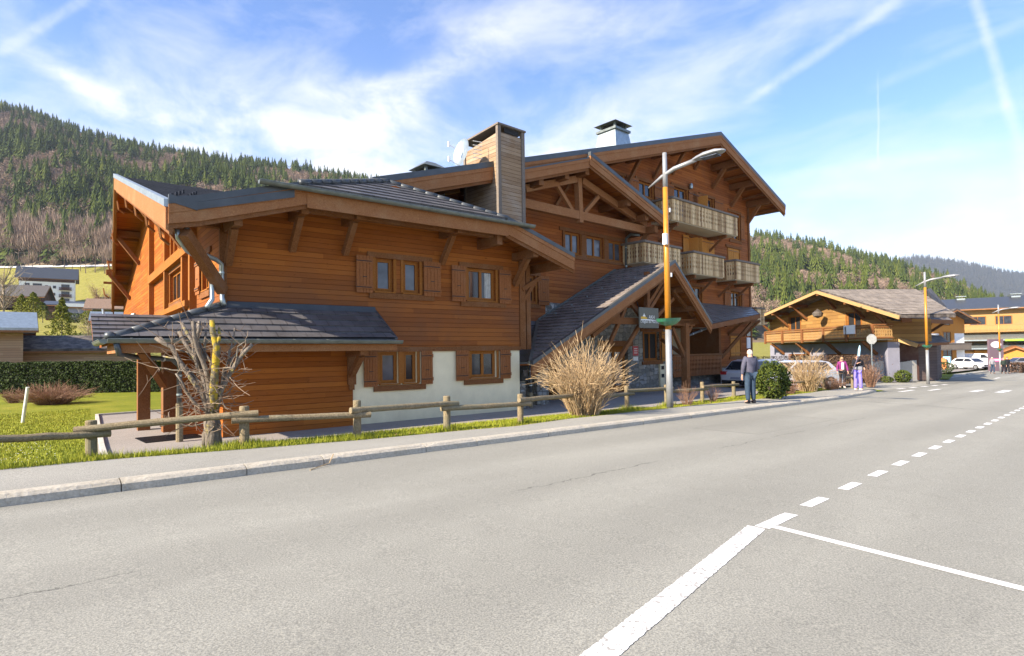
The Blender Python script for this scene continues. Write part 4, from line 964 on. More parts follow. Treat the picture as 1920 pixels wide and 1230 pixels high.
# kerb stones
M_KERB = None
km, KN, kb = newmat('granite'); p_ = objc(KN); n1 = KN.noise(p_, 26, 5, .7); n2 = KN.noise(p_, 120, 3, .7); n3 = KN.noise(p_, 2.0, 3)
kc = KN.ramp(n1, [(.3, (.34, .30, .235)), (.7, (.58, .53, .43))]); kc = KN.mix(KN.mr(n2, .6, .7, 0, .5), kc, (.66, .63, .58)); kc = KN.mix(KN.mr(n3, .5, .7, 0, .4), kc, (.30, .26, .19)); KN.lk(kc, kb.inputs['Base Color']); kb.inputs['Roughness'].default_value = .9
bump(KN, kb, KN.m('ADD', n1, KN.m('MULTIPLY', n2, .4)), .9, .02)
m = MB(); x = -8.0
while x < 33:
    L = rnd.uniform(.95, 2.15); x1 = x+L-.012; n = 5; rows = []
    for i in range(n+1):
        xx = x+(x1-x)*i/n; ke = interp(xx, KE); h = .125*(1-sm((xx-31)/2.2)); zz = rz_(xx); j = rnd.uniform(-.004, .004)
        e = .012 if i in (0, n) else 0
        rows.append([(xx, ke-.005+e+j, zz-.05), (xx, ke+.008+e+j, zz+h*.62), (xx, ke+.045+e, zz+h-.012-e), (xx, ke+.10, zz+h-e*.6), (xx, ke+.155, zz+h+.002), (xx, ke+.155, zz-.05)])
    for a, b in zip(rows[:-1], rows[1:]):
        for k in range(5): m.face([a[k], b[k], b[k+1], a[k+1]])
    for r in (rows[0], rows[-1]): m.face(r)
    x += L
tag(m.build('kerb', km, smooth=False), kind='structure')
m = MB(); m.face([(-60, 7.5, rz_(-60)-.03), (33, 8.5, rz_(33)-.03), (33, 8.7, rz_(33)-.03), (-60, 7.6, rz_(-60)-.03)])
# paint
pm, PN, pb = newmat('road_paint'); p_ = objc(PN); w1 = PN.noise(p_, 34, 5, .75); w2 = PN.noise(p_, 5, 4, .6)
PN.lk(PN.mix(PN.mr(PN.m('ADD', PN.m('MULTIPLY', w1, .75), PN.m('MULTIPLY', w2, .25)), .515, .56), (.74, .73, .70), (.30, .285, .255)), pb.inputs['Base Color']); pb.inputs['Roughness'].default_value = .7
wornpaint = pm
pm2 = plain('fresh_road_paint', (0.80, 0.79, 0.77), .7, 0, .05, 30)
def ragged(m, x0, x1, y0, y1, jit=.008, yf=None, z=.004, n=None):
    n = n or max(3, int((x1-x0)/.05)); yf = yf or (lambda x: 0)
    P = [(x0+(x1-x0)*i/n) for i in range(n+1)]; lo = [y0+yf(x)+rnd.uniform(-jit, jit) for x in P]; hi = [y1+yf(x)+rnd.uniform(-jit, jit) for x in P]
    for i in range(n): m.face([(P[i], lo[i], rz_(P[i])+z), (P[i+1], lo[i+1], rz_(P[i+1])+z), (P[i+1], hi[i+1], rz_(P[i+1])+z), (P[i], hi[i], rz_(P[i])+z)])
m = MB(); x = 5.98
xsd = [gnd(u, v).x for u, v in ((1526, 941), (1590, 911), (1639, 888), (1680, 869), (1716, 853), (1745, 839), (1770, 827))]
st = (xsd[-1]-xsd[0])/6
for i in range(40):
    c = xsd[0]+st*i; ragged(m, c-.25, c+.25, 2.105, 2.215, .002, n=6)
c0 = gnd(1455, 976); ragged(m, 4.93, 5.56, 2.08, 2.20, .003)
tag(m.build('lane_dashes', pm2), kind='structure')
m = MB(); a = gnd(1110, 1229); b = gnd(1425, 992)
dx = (b.x-a.x); sl = (b.y-a.y)/dx
ragged(m, .6, 4.9, -.076, .076, .004, lambda x: 1.755+.156*(x-2.22), n=170)
tag(m.build('lane_line', wornpaint), kind='structure')
m = MB(); a = gnd(1452, 988); b = gnd(1920, 1105); d = (b-a); d.z = 0; L = d.length; d.normalize(); nn = Vector((-d.y, d.x, 0))*.045
k = 0
while k < 6: 
    p0_, p1_ = a+d*k, a+d*(k+.5); m.face([(q.x, q.y, rz_(q.x)+.004) for q in (p0_-nn, p1_-nn, p1_+nn, p0_+nn)]); k += .5
tag(m.build('bay_line', pm2), kind='structure')
m = MB()
for i in range(5):      # faint zebra and arrows far down the road
    ragged(m, 36+i*2.2, 37.3+i*2.2, 8.1-.1*i, 8.35-.1*i, .01, n=4)
for (u, v, w_, l_) in ((1832, 733, .3, 2.5), (1882, 734, .35, 3.5), (1700, 733, .22, 2.6), (1752, 731, .2, 2.4), (1790, 710, .3, 4), (1870, 712, .2, 3)):
    c = gnd(u, v); ragged(m, c.x-l_/2, c.x+l_/2, c.y-w_/2, c.y+w_/2, .02, n=6)
tag(m.build('far_markings', wornpaint), kind='structure')
m = MB(); c = gnd(600, 877); m.tube([c+Vector((-.18, -.1, .01)), c+Vector((0, 0, .02)), c+Vector((.16, .06, .03)), c+Vector((.26, .14, .13))], .007, 5)
tag(m.build('fallen_twig', M_STRAW), 'thin brown twig fallen against the kerb', 'twig')

# ------------------------------------------------------------------ leaf / blade clouds
def quads(name, P, U, V, mat, parent=None, org=None, tri=False):
    """P centres (N,3); U,V half vectors (N,3): one leaf each"""
    P = np.asarray(P, float); U = np.asarray(U, float); V = np.asarray(V, float); n = len(P)
    o = np.array(tuple(org if org is not None else (ORG[parent.name] if parent else (0, 0, 0))))
    if tri:
        v = np.stack([P-U, P+U, P+V*2], 1).reshape(-1, 3)-o; k = 3
    else:
        v = np.stack([P-V, P+U, P+V, P-U], 1).reshape(-1, 3)-o; k = 4
    me = bpy.data.meshes.new(name); me.vertices.add(n*k); me.vertices.foreach_set('co', v.ravel())
    me.loops.add(n*k); me.loops.foreach_set('vertex_index', np.arange(n*k, dtype=np.int32)); me.polygons.add(n)
    me.polygons.foreach_set('loop_start', np.arange(0, n*k, k, dtype=np.int32)); me.update(); me.validate()
    me.materials.append(mat); ob = bpy.data.objects.new(name, me); COL.objects.link(ob)
    if parent: ob.parent = parent; ORG[ob.name] = Vector(o)
    else: ob.location = o; ORG[ob.name] = Vector(o)
    return ob
def runit(n):
    v = npr.normal(size=(n, 3)); return v/np.linalg.norm(v, axis=1, keepdims=True)
def leaves(name, P, size, mat, parent=None, org=None, long=1.7, up=.3):
    n = len(P); a = runit(n); b = np.cross(a, runit(n)); b /= np.linalg.norm(b, axis=1, keepdims=True)
    s = (size*npr.uniform(.6, 1.3, n))[:, None]
    return quads(name, P, a*s/long, b*s, mat, parent, org)
zgv = np.vectorize(zg)
def blades(name, X, Y, h, mat, label=None, w=.006):
    n = len(X); Z = zgv(X, Y)-.02; th = npr.uniform(0, 2*np.pi, n); hh = h*npr.uniform(.45, 1.25, n)
    U = np.stack([np.cos(th)*w, np.sin(th)*w, np.zeros(n)], 1); V = np.stack([npr.normal(0, .25, n)*hh, npr.normal(0, .25, n)*hh, hh], 1)*.5
    return quads(name, np.stack([X, Y, Z], 1), U, V, mat, tri=True)
kx = np.array([p[0] for p in PB_]); ky = np.array([p[1] for p in PB_])
N_ = 90000; X = npr.uniform(-3, 26, N_); Y = np.interp(X, kx, ky)-.06+npr.beta(1, 1.2, N_)*2.0
keep = ~((X > 14.3) & (npr.uniform(size=N_) > np.clip(.75-(Y-8.7)*1.0, 0, 1))) & ~((X > 17.5) & (Y > 9.6))
tag(blades('grass', X[keep], Y[keep], .055, M_BLADE), kind='stuff')
N_ = 190000; D_ = 10.4+17*npr.uniform(0, 1, N_)**1.6; X = npr.uniform(-20, 4, N_); Y = D_; k = X < 1.55+(Y-10.5)*.123
g2 = blades('grass', X[k], Y[k], .045, M_BLADE, w=.009); tag(g2, kind='stuff')
# longer tufts at the posts and by the edge of the path
POSTS1 = [(-60, 872), (172, 850), (458, 836), (670, 823), (838, 805), (976, 793), (1085, 777), (1176, 765), (1250, 758), (1317, 752), (1376, 745)]
POSTS2 = [(1437, 740), (1478, 735), (1514, 732), (1545, 729.5), (1572, 727), (1598, 725), (1630, 722)]
pp = [gnd(u, v, .11) for u, v in POSTS1]
XX = []; YY = []
for p, w_ in zip(pp, (1, 3, 2.5, 1, 1, .7, .5, .5, .5, .3, .8)):
    n = int(500*w_); XX.append(npr.normal(p.x, .16, n)); YY.append(npr.normal(p.y, .10, n))
n = 4500; xx = npr.uniform(-2.5, 4.8, n); XX.append(xx); YY.append(np.interp(xx, kx, ky)+npr.exponential(.10, n)-.05)
tag(blades('grass', np.concatenate(XX), np.concatenate(YY), .13, M_BLADE), kind='stuff')
n = 900; X = npr.uniform(-5, 1.5, n); Y = npr.uniform(10.5, 18, n); cl_ = npr.uniform(size=n) < .5
m_ = quads('daisies', np.stack([X, Y, zgv(X, Y)+.03], 1), np.tile([.007, 0, 0], (n, 1)), np.tile([0, .007, .003], (n, 1)), M_WHITE); tag(m_, kind='stuff')

n = 2600; X = npr.uniform(-3, 24, n); Y = np.interp(X, kx, ky)+npr.exponential(.22, n)-.08; th = npr.uniform(0, 6.28, n)
lt0 = quads('leaf_litter', np.stack([X, Y, np.vectorize(zg)(X, Y)+.012], 1), np.stack([np.cos(th)*.014, np.sin(th)*.014, npr.normal(0, .004, n)], 1), np.stack([-np.sin(th)*.02, np.cos(th)*.02, npr.normal(0, .006, n)], 1), bladem('dead_leaf', (.10, .06, .03), (.34, .22, .11))); tag(lt0, kind='stuff')
# ------------------------------------------------------------------ log fences
def logfence(posts, label, flip=0, left=None, pend=0.0):
    P = [gnd(u, v, .11) for u, v in posts]
    for p in P: p.z = zg(p.x, p.y)
    fe = thing('log_fence', label, 'fence', P[0])
    for p in P:
        m = MB(); h = rnd.uniform(.60, .66); r = rnd.uniform(.062, .072); t = Vector((rnd.uniform(-.01, .01), rnd.uniform(-.01, .01), 0))
        m.tube([p-Vector((0, 0, .2)), p+t+Vector((0, 0, h-.012)), p+t+Vector((0, 0, h))], [r*1.02, r, r*.86], 14); m.build('post', M_POST, fe)
    for i, (a, b) in enumerate(zip(P[:-1], P[1:])):
        up = (i+flip) % 2; hh = .50 if up else .415; d = (b-a).normalized(); sd = Vector((d.y, -d.x, 0))*.095; e = .18
        m = MB(); r = .05; n = 7; q = []
        for k in range(n+1):
            t = k/n; c = (a-d*e).lerp(b+d*(e+.02), t)+sd+Vector((0, 0, hh+rnd.uniform(-.006, .006))); q.append(c)
        m.tube(q, [r*rnd.uniform(.94, 1.05) for _ in q], 12); m.build('rail', M_POST, fe, smooth=False)
    return fe
logfence(POSTS1, 'long low rustic log fence on the grass strip in front of the chalet', 0)
logfence(POSTS2, 'shorter low log fence beyond the man, in front of the round laurel bush', 1)

# ------------------------------------------------------------------ street lamps
LX = gnd(1256, 764, .12); LX.z = rz_(LX.x)+.12
def street_lamp(label, full=True):
    t = thing('street_lamp', label, 'street lamp', LX, 'orange and grey street lamps along the road'); t.location = LX
    ORGL = LX; X0, Y0, Z0 = LX
    M_PG = MATS.get('pole_grey') or plain('pole_grey', (0.27, 0.28, 0.29), .45, .3, .06); M_PO = MATS.get('pole_orange') or plain('pole_orange', (0.50, 0.20, 0.025), .35, .1, .06)
    M_GR = MATS.get('bowl_green') or plain('bowl_green', (0.03, 0.18, 0.10), .35, .0, .06)
    m = MB(); m.tube([(X0, Y0, Z0), (X0, Y0, Z0+.9), (X0, Y0, Z0+2.2)], [.094, .090, .086], 20); m.build('lower_pole', M_PG, t, smooth=True)
    m = MB(); m.tube([(X0, Y0, Z0+2.2), (X0, Y0, Z0+6.25)], [.086, .070], 20); m.build('orange_pole', M_PO, t, smooth=True)
    m = MB(); m.tube([(X0, Y0, Z0+6.25), (X0, Y0, Z0+7.24)], [.070, .060], 20); m.build('upper_pole', M_PG, t, smooth=True)
    m = MB(); m.tube([(X0, Y0+.55, Z0+6.35), (X0, Y0+.1, Z0+6.58), (X0, Y0-.3, Z0+6.72), (X0, Y0-.95, Z0+6.80)], [.02, .05, .06, .055], 12); m.build('arm', M_PG, t, smooth=True)
    m = MB(); rows = []
    for k, (yy_, w_, h_) in enumerate(((.88, .06, .06), (1.02, .13, .09), (1.25, .20, .12), (1.55, .20, .11), (1.74, .12, .06), (1.80, .04, .03))):
        rows.append([(X0+w_*math.cos(a), Y0-yy_, Z0+6.80+(yy_-.88)*.05+h_*(math.sin(a) if math.sin(a) > 0 else .35*math.sin(a))) for a in [2*math.pi*j/16 for j in range(16)]])
    for a, b in zip(rows[:-1], rows[1:]):
        for j in range(16): m.face([a[j], a[(j+1) % 16], b[(j+1) % 16], b[j]])
    m.face(rows[0][::-1]); m.face(rows[-1]); hd = m.build('lamp_head', M_PG, t, smooth=True)
    m = MB(); m.box(X0-.13, X0+.13, Y0-1.62, Y0-1.14, Z0+6.765, Z0+6.785); m.build('lens', M_GLASSL, hd)
    m = MB(); n = 20; prof = [(.10, 0), (.30, .05), (.44, .13), (.50, .22)]
    for a, (r, z) in enumerate(prof[:-1]):
        r2, z2 = prof[a+1]
        for j in range(n):
            t0, t1 = 2*math.pi*j/n, 2*math.pi*(j+1)/n
            q = lambda r, z, t: (X0+r*1.02*math.cos(t)+.03, Y0+r*.55*math.sin(t), Z0+2.30+z+.05*math.cos(t)*r)
            m.face([q(r, z, t0), q(r, z, t1), q(r2, z2, t1), q(r2, z2, t0)]); m.face([q(r*.96, z+.01, t1), q(r*.96, z+.01, t0), q(r2*.96, z2, t0), q(r2*.96, z2, t1)])
    m.build('green_bowl', M_GR, t, smooth=True)
    if full:
        m = MB()
        for z, dx, sx, sz in ((4.75, -.12, .06, .16), (5.6, .09, .035, .06), (3.75, .09, .035, .06)): m.box(X0+dx-sx, X0+dx+sx, Y0-.1, Y0+.02, Z0+z-sz, Z0+z+sz)
        m.build('pole_box', M_WHITE, t, bevel=.015)
    return t
l1 = street_lamp('nearest street lamp with white boxes on its orange pole, in front of the porch')
l2 = street_lamp('middle street lamp, standing in front of the small brown shed', False)
p = at(1740, 37.4, 711); place(l2, (p.x, p.y, rz_(p.x)+.02), rad(3), 1.0)
l3 = copy_tree(l2); p = at(1876, 62, 697); place(l3, (p.x, p.y, rz_(p.x)+.05), rad(8), 1.0, 'farthest street lamp, in front of the purple sign pylon')

# ------------------------------------------------------------------ trees and bushes
def curve(a, b, sag, n=5, jit=.0):
    a = Vector(a); b = Vector(b); out = []
    for i in range(n+1):
        t = i/n; p = a.lerp(b, t)+Vector(sag)*math.sin(math.pi*t)
        if 0 < i < n: p += Vector((rnd.uniform(-jit, jit), rnd.uniform(-jit, jit), rnd.uniform(-jit, jit)))
        out.append(p)
    return out
# pollarded tree with its lichen-yellow limb
TB = gnd(402, 838, .08); TD = TB.x*_S0+TB.y*_S1
tree = thing('pollarded_tree', 'small pollarded bare tree with one limb covered in yellow lichen behind the log fence', 'tree', TB)
bm_, BN, bb = newmat('bark_grey'); p_ = objc(BN); n1 = BN.noise(BN.mul3(p_, (1, 1, .35)), 22, 6, .7, .5); n2 = BN.noise(p_, 6, 4)
bc = BN.ramp(n1, [(.3, (.07, .055, .04)), (.55, (.17, .14, .11)), (.75, (.31, .27, .22))]); bc = BN.mix(BN.mr(n2, .58, .66, 0, .5), bc, (.42, .34, .06)); BN.lk(bc, bb.inputs['Base Color']); bb.inputs['Roughness'].default_value = .9; bump(BN, bb, n1, .9, .02)
ym, YN, yb = newmat('lichen_bark'); p_ = objc(YN); y1 = YN.noise(p_, 26, 5, .7); y2 = YN.noise(p_, 9, 4)
YN.lk(YN.mix(YN.mr(y2, .46, .56), YN.ramp(y1, [(.3, (.26, .17, .012)), (.7, (.50, .36, .03))]), (.14, .12, .07)), yb.inputs['Base Color']); yb.inputs['Roughness'].default_value = .95; bump(YN, yb, y1, .9, .02)
tp = lambda u, v, d=0: at(u, TD+d, v)
m = MB(); m.tube([TB-Vector((0, 0, .15)), tp(400, 815), tp(398, 795), tp(396, 778)], [.135, .115, .125, .10], 12); m.tube([tp(385, 836), tp(386, 815), tp(392, 796)], [.05, .055, .05], 9)
trunk = m.build('trunk', bm_, tree, smooth=True)
limbs = [([(392, 782), (378, 735), (345, 690), (322, 650), (292, 634)], .055, -.1), ([(322, 650), (300, 632)], .03, -.1), ([(396, 775), (385, 720), (372, 680), (352, 650), (336, 622)], .055, .1), ([(372, 690), (362, 640), (341, 606)], .045, .2),
         ([(398, 772), (388, 700), (370, 655), (362, 602)], .05, -.2), ([(388, 700), (368, 640), (374, 602)], .042, .1), ([(402, 778), (412, 740), (428, 705), (452, 668), (473, 646)], .052, 0), ([(428, 705), (436, 672), (449, 654)], .03, .1), ([(452, 668), (458, 652)], .028, .1),
         ([(400, 778), (408, 730), (404, 690), (412, 650)], .035, .25), ([(392, 776), (370, 760), (350, 735), (330, 700)], .03, -.3), ([(394, 790), (360, 800), (330, 790), (300, 800)], .014, -.3), ([(404, 770), (416, 715), (420, 690), (440, 690)], .025, -.2), ([(396, 770), (380, 700), (352, 696), (322, 694), (298, 690)], .018, -.1), ([(396, 774), (384, 690), (384, 640), (386, 620)], .03, .3)]
limbs += [([(410, 745), (424, 690), (436, 640), (440, 615)], .02, .15), ([(390, 740), (376, 690), (350, 660), (330, 655)], .02, .2), ([(420, 720), (440, 690), (446, 650), (462, 640)], .018, -.1), ([(388, 730), (360, 700), (334, 672), (306, 668)], .022, .1), ([(400, 740), (396, 680), (372, 640), (370, 606)], .028, .2), ([(414, 740), (434, 700), (428, 660), (446, 640)], .024, .1)]
limbs = [(p, r*.82, q) for p, r, q in limbs]
lt_ = []
for k, (pl, r, dd) in enumerate(limbs):
    m = MB(); q = [tp(u, v, dd*(i/len(pl))) for i, (u, v) in enumerate(pl)]; q2 = []
    for a, b in zip(q[:-1], q[1:]): q2 += [a, a.lerp(b, .5)+Vector((rnd.uniform(-.012, .012), 0, rnd.uniform(-.012, .012)))]
    q2.append(q[-1]); m.tube(q2, [r*(1-.38*i/len(q2)) for i in range(len(q2))], 9); m.build('limb', bm_, tree, smooth=True); lt_.append(q2)
m = MB(); q = [tp(*a) for a in ((403, 778, 0), (400, 735, -.1), (404, 690, -.1), (406, 650, -.1), (399, 622, -.1), (397, 600, -.1))]; m.tube(q, [.06, .062, .058, .05, .044, .036], 10); m.tube([tp(405, 655, -.1), tp(411, 635, -.1), tp(411, 615, 0)], [.03, .028, .02], 8); m.build('lichen_limb', ym, tree, smooth=True)
m = MB()
for k in range(210):
    q = rnd.choice(lt_); i = rnd.randrange(len(q)); p = q[i]; L = rnd.uniform(.15, .6); low = rnd.random() < .4
    if low: p = tp(rnd.uniform(350, 425), rnd.uniform(700, 800), rnd.uniform(-.3, .3))
    d = Vector((rnd.uniform(-1, 1), rnd.uniform(-.6, .6), rnd.uniform(-.25, 1.0) if not low else rnd.uniform(-.5, .5))).normalized()
    c = curve(p, p+d*L, (0, 0, rnd.uniform(-.08, .05)), 4, .012); m.tube(c, [.0065, .0055, .0045, .0038, .003], 4)
    if rnd.random() < .7: m.tube([c[2], c[2]+Vector((rnd.uniform(-.12, .12), rnd.uniform(-.08, .08), rnd.uniform(-.02, .14)))], [.0045, .003], 4)
m.build('twigs', bladem('pollard_twig', (.14, .09, .06), (.32, .24, .17)), tree)
def twigbush(name, label, base, w, h, n, mat, r=.006, droop=.25, cat='bush', group=None, lean=0.0, side=True):
    t = thing(name, label, cat, base, group); m = MB()
    for k in range(n):
        a = rnd.uniform(0, 2*math.pi); rr = math.sqrt(rnd.random()); hh = h*(1-.45*rr**2)*rnd.uniform(.62, 1.05)
        b0 = Vector(base)+Vector((math.cos(a)*rr*w*.14, math.sin(a)*rr*w*.14, -.05))
        tip = Vector(base)+Vector((math.cos(a)*rr*w*.5+lean*hh, math.sin(a)*rr*w*.5, hh))
        c = curve(b0, tip, (math.cos(a)*-.04*w*rr+rnd.gauss(0, .03)*w, math.sin(a)*-.04*w*rr, droop*rr*h*rnd.uniform(.1, .6)), 6, .022*w)
        R = r*rnd.uniform(.7, 1.5); m.tube(c, [R*(1-.11*i) for i in range(len(c))], 5, False)
        if side:
            for _ in range(4):
                i = rnd.randrange(1, len(c)); d = (c[i]-c[i-1]).normalized()+Vector((rnd.uniform(-.8, .8), rnd.uniform(-.8, .8), rnd.uniform(-.3, .6)))
                q = c[i]; m.tube([q, q+d*rnd.uniform(.04, .11)*w], [R*.6, R*.3], 4, False)
    m.build('stems', mat, t); return t
BB = gnd(1096, 778, .1); BB.z = zg(BB.x, BB.y)
twigbush('bare_shrub', 'big straw-coloured leafless shrub fanning out behind the log fence before the porch', BB, 2.4, 1.85, 400, M_STRAW, .0075, .35, 'shrub', lean=-.02)
def pxbase(u, v, D=None):
    p = gnd(u, v, .1) if D is None else at(u, D, v); p.z = zg(p.x, p.y)+(.0); return p
twigbush('twiggy_bush', 'small reddish leafless bush just right of the nearest lamp post', pxbase(1288, 759), .75, .68, 80, M_TWIG, .0035, .2)
twigbush('twiggy_bush', 'small reddish leafless bush between the two last posts of the long fence', pxbase(1337, 752), .62, .55, 65, M_TWIG, .0035, .2)
twigbush('twiggy_bush', 'wide straw brown leafless bush behind the second log fence', pxbase(1515, 728, 26.5), 2.4, 1.75, 260, M_STRAW, .009, .3)
twigbush('twiggy_bush', 'low reddish bush between the round laurel and the straw brown bush', pxbase(1482, 735, 24), 1.0, .62, 110, M_TWIG, .007, .2)
twigbush('twiggy_bush', 'low reddish bush to the left of the two women', pxbase(1560, 728, 28), 1.5, .6, 120, M_TWIG, .008, .2)
twigbush('twiggy_bush', 'dark brown bush to the right of the two women', pxbase(1632, 722, 32), 1.3, 1.2, 160, M_TWIG, .009, .2)
twigbush('twiggy_bush', 'wide purplish leafless shrub on the lawn before the dark hedge', pxbase(100, 750, 25), 2.9, .75, 420, M_TWIG, .009, .2, lean=.05)
twigbush('twiggy_bush', 'smaller purplish leafless shrub at the left edge of the lawn', pxbase(25, 748, 26), 1.1, .62, 120, M_TWIG, .009, .2)
def leafbush(name, label, base, rx, ry, h, n, size, mat, cat='bush', box=False, stem=True, group=None, lump=.12):
    t = thing(name, label, cat, base, group)
    if box: P = npr.uniform([-rx, -ry, 0], [rx, ry, h], (n, 3)); side = npr.integers(0, 3, n); P[side == 0, 1] = -ry+np.abs(npr.normal(0, .05, (side == 0).sum())); P[side == 1, 2] = h-np.abs(npr.normal(0, .05, (side == 1).sum())); lumpv = np.sin(P[:, 0]*2.3)*.05+np.sin(P[:, 0]*5.1+P[:, 2]*4)*.04; P[:, 2] += lumpv*(P[:, 2]/h); P[:, 1] += lumpv
    else:
        d = runit(n); r = npr.uniform(.55, 1.0, n)**.4; f = 1+lump*(np.sin(d[:, 0]*6+1)*np.sin(d[:, 1]*5)*np.sin(d[:, 2]*7+2)+npr.normal(0, .35, n)); P = d*(r*f)[:, None]*np.array([rx, ry, h/2])+np.array([0, 0, h/2])
        P[:, 2] = np.maximum(P[:, 2], .02)
    leaves('foliage', P+np.array(tuple(base)), size, mat, t)
    if stem:
        m = MB(); b = Vector(base)
        for k in range(9): m.tube([b+Vector((0, 0, -.05)), b+Vector((rnd.uniform(-.6, .6)*rx, rnd.uniform(-.6, .6)*ry, h*rnd.uniform(.5, .85)))], [.025, .008], 5)
        m.build('stems', bm_, t)
    return t
leafbush('laurel_bush', 'round glossy green laurel bush beside the man in the dark jacket', pxbase(1449, 747, 20.5), 0.62, .56, 1.28, 3800, .05, M_LEAFL, lump=.24)
leafbush('clipped_hedge', 'long clipped dark green hedge behind the lawn at the left', tuple(pxbase(60, 737, 33.5)), 12.5, .8, 1.72, 60000, .055, M_LEAFH, 'hedge', True, False).rotation_euler = (0, 0, rad(-43.6))
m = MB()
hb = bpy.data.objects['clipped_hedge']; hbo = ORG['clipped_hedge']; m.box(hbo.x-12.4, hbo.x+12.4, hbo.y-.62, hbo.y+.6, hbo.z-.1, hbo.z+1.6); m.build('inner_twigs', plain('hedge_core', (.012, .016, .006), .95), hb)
# brown winter hedge in front of the second chalet
hq = thing('winter_hedge', 'long dark brown leafless hedge in front of the second chalet', 'hedge', at(1500, 33, 712)); b = ORG[hq.name]; b.z = -.6; hq.location = b
a_ = at(1412, 33.5, 700); c_ = at(1640, 33.5, 700); n = 16000; t_ = npr.uniform(0, 1, n); P = np.array(tuple(a_))[None]*(1-t_[:, None])+np.array(tuple(c_))[None]*t_[:, None]
P[:, 0] += npr.normal(0, .35, n); P[:, 1] += npr.normal(0, .3, n); P[:, 2] = -.65+npr.uniform(0, 1.62, n)
leaves('dry_foliage', P, .05, bladem('dry_leaf', (.05, .03, .02), (.16, .095, .06)), hq, long=4)
leafbush('small_evergreen', 'small green shrub against the grey board fence, the larger one', pxbase(1693, 709, 40.6), .62, .5, .85, 900, .07, M_LEAFL)
leafbush('small_evergreen', 'tiny green shrub against the grey board fence, the smaller one', pxbase(1663, 710, 40.2), .4, .4, .45, 400, .06, M_LEAFL)
# stake on the lawn
st_ = pz(42, 790, -.5); m = MB(); top = at(52, (st_-EYE).dot(FWD), 726); m.tube([st_-Vector((0, 0, .1)), top], .045, 10)
tag(m.build('leaning_stake', plain('whitewashed', (.62, .64, .56), .7)), 'thin whitish stake leaning on the lawn', 'stake')

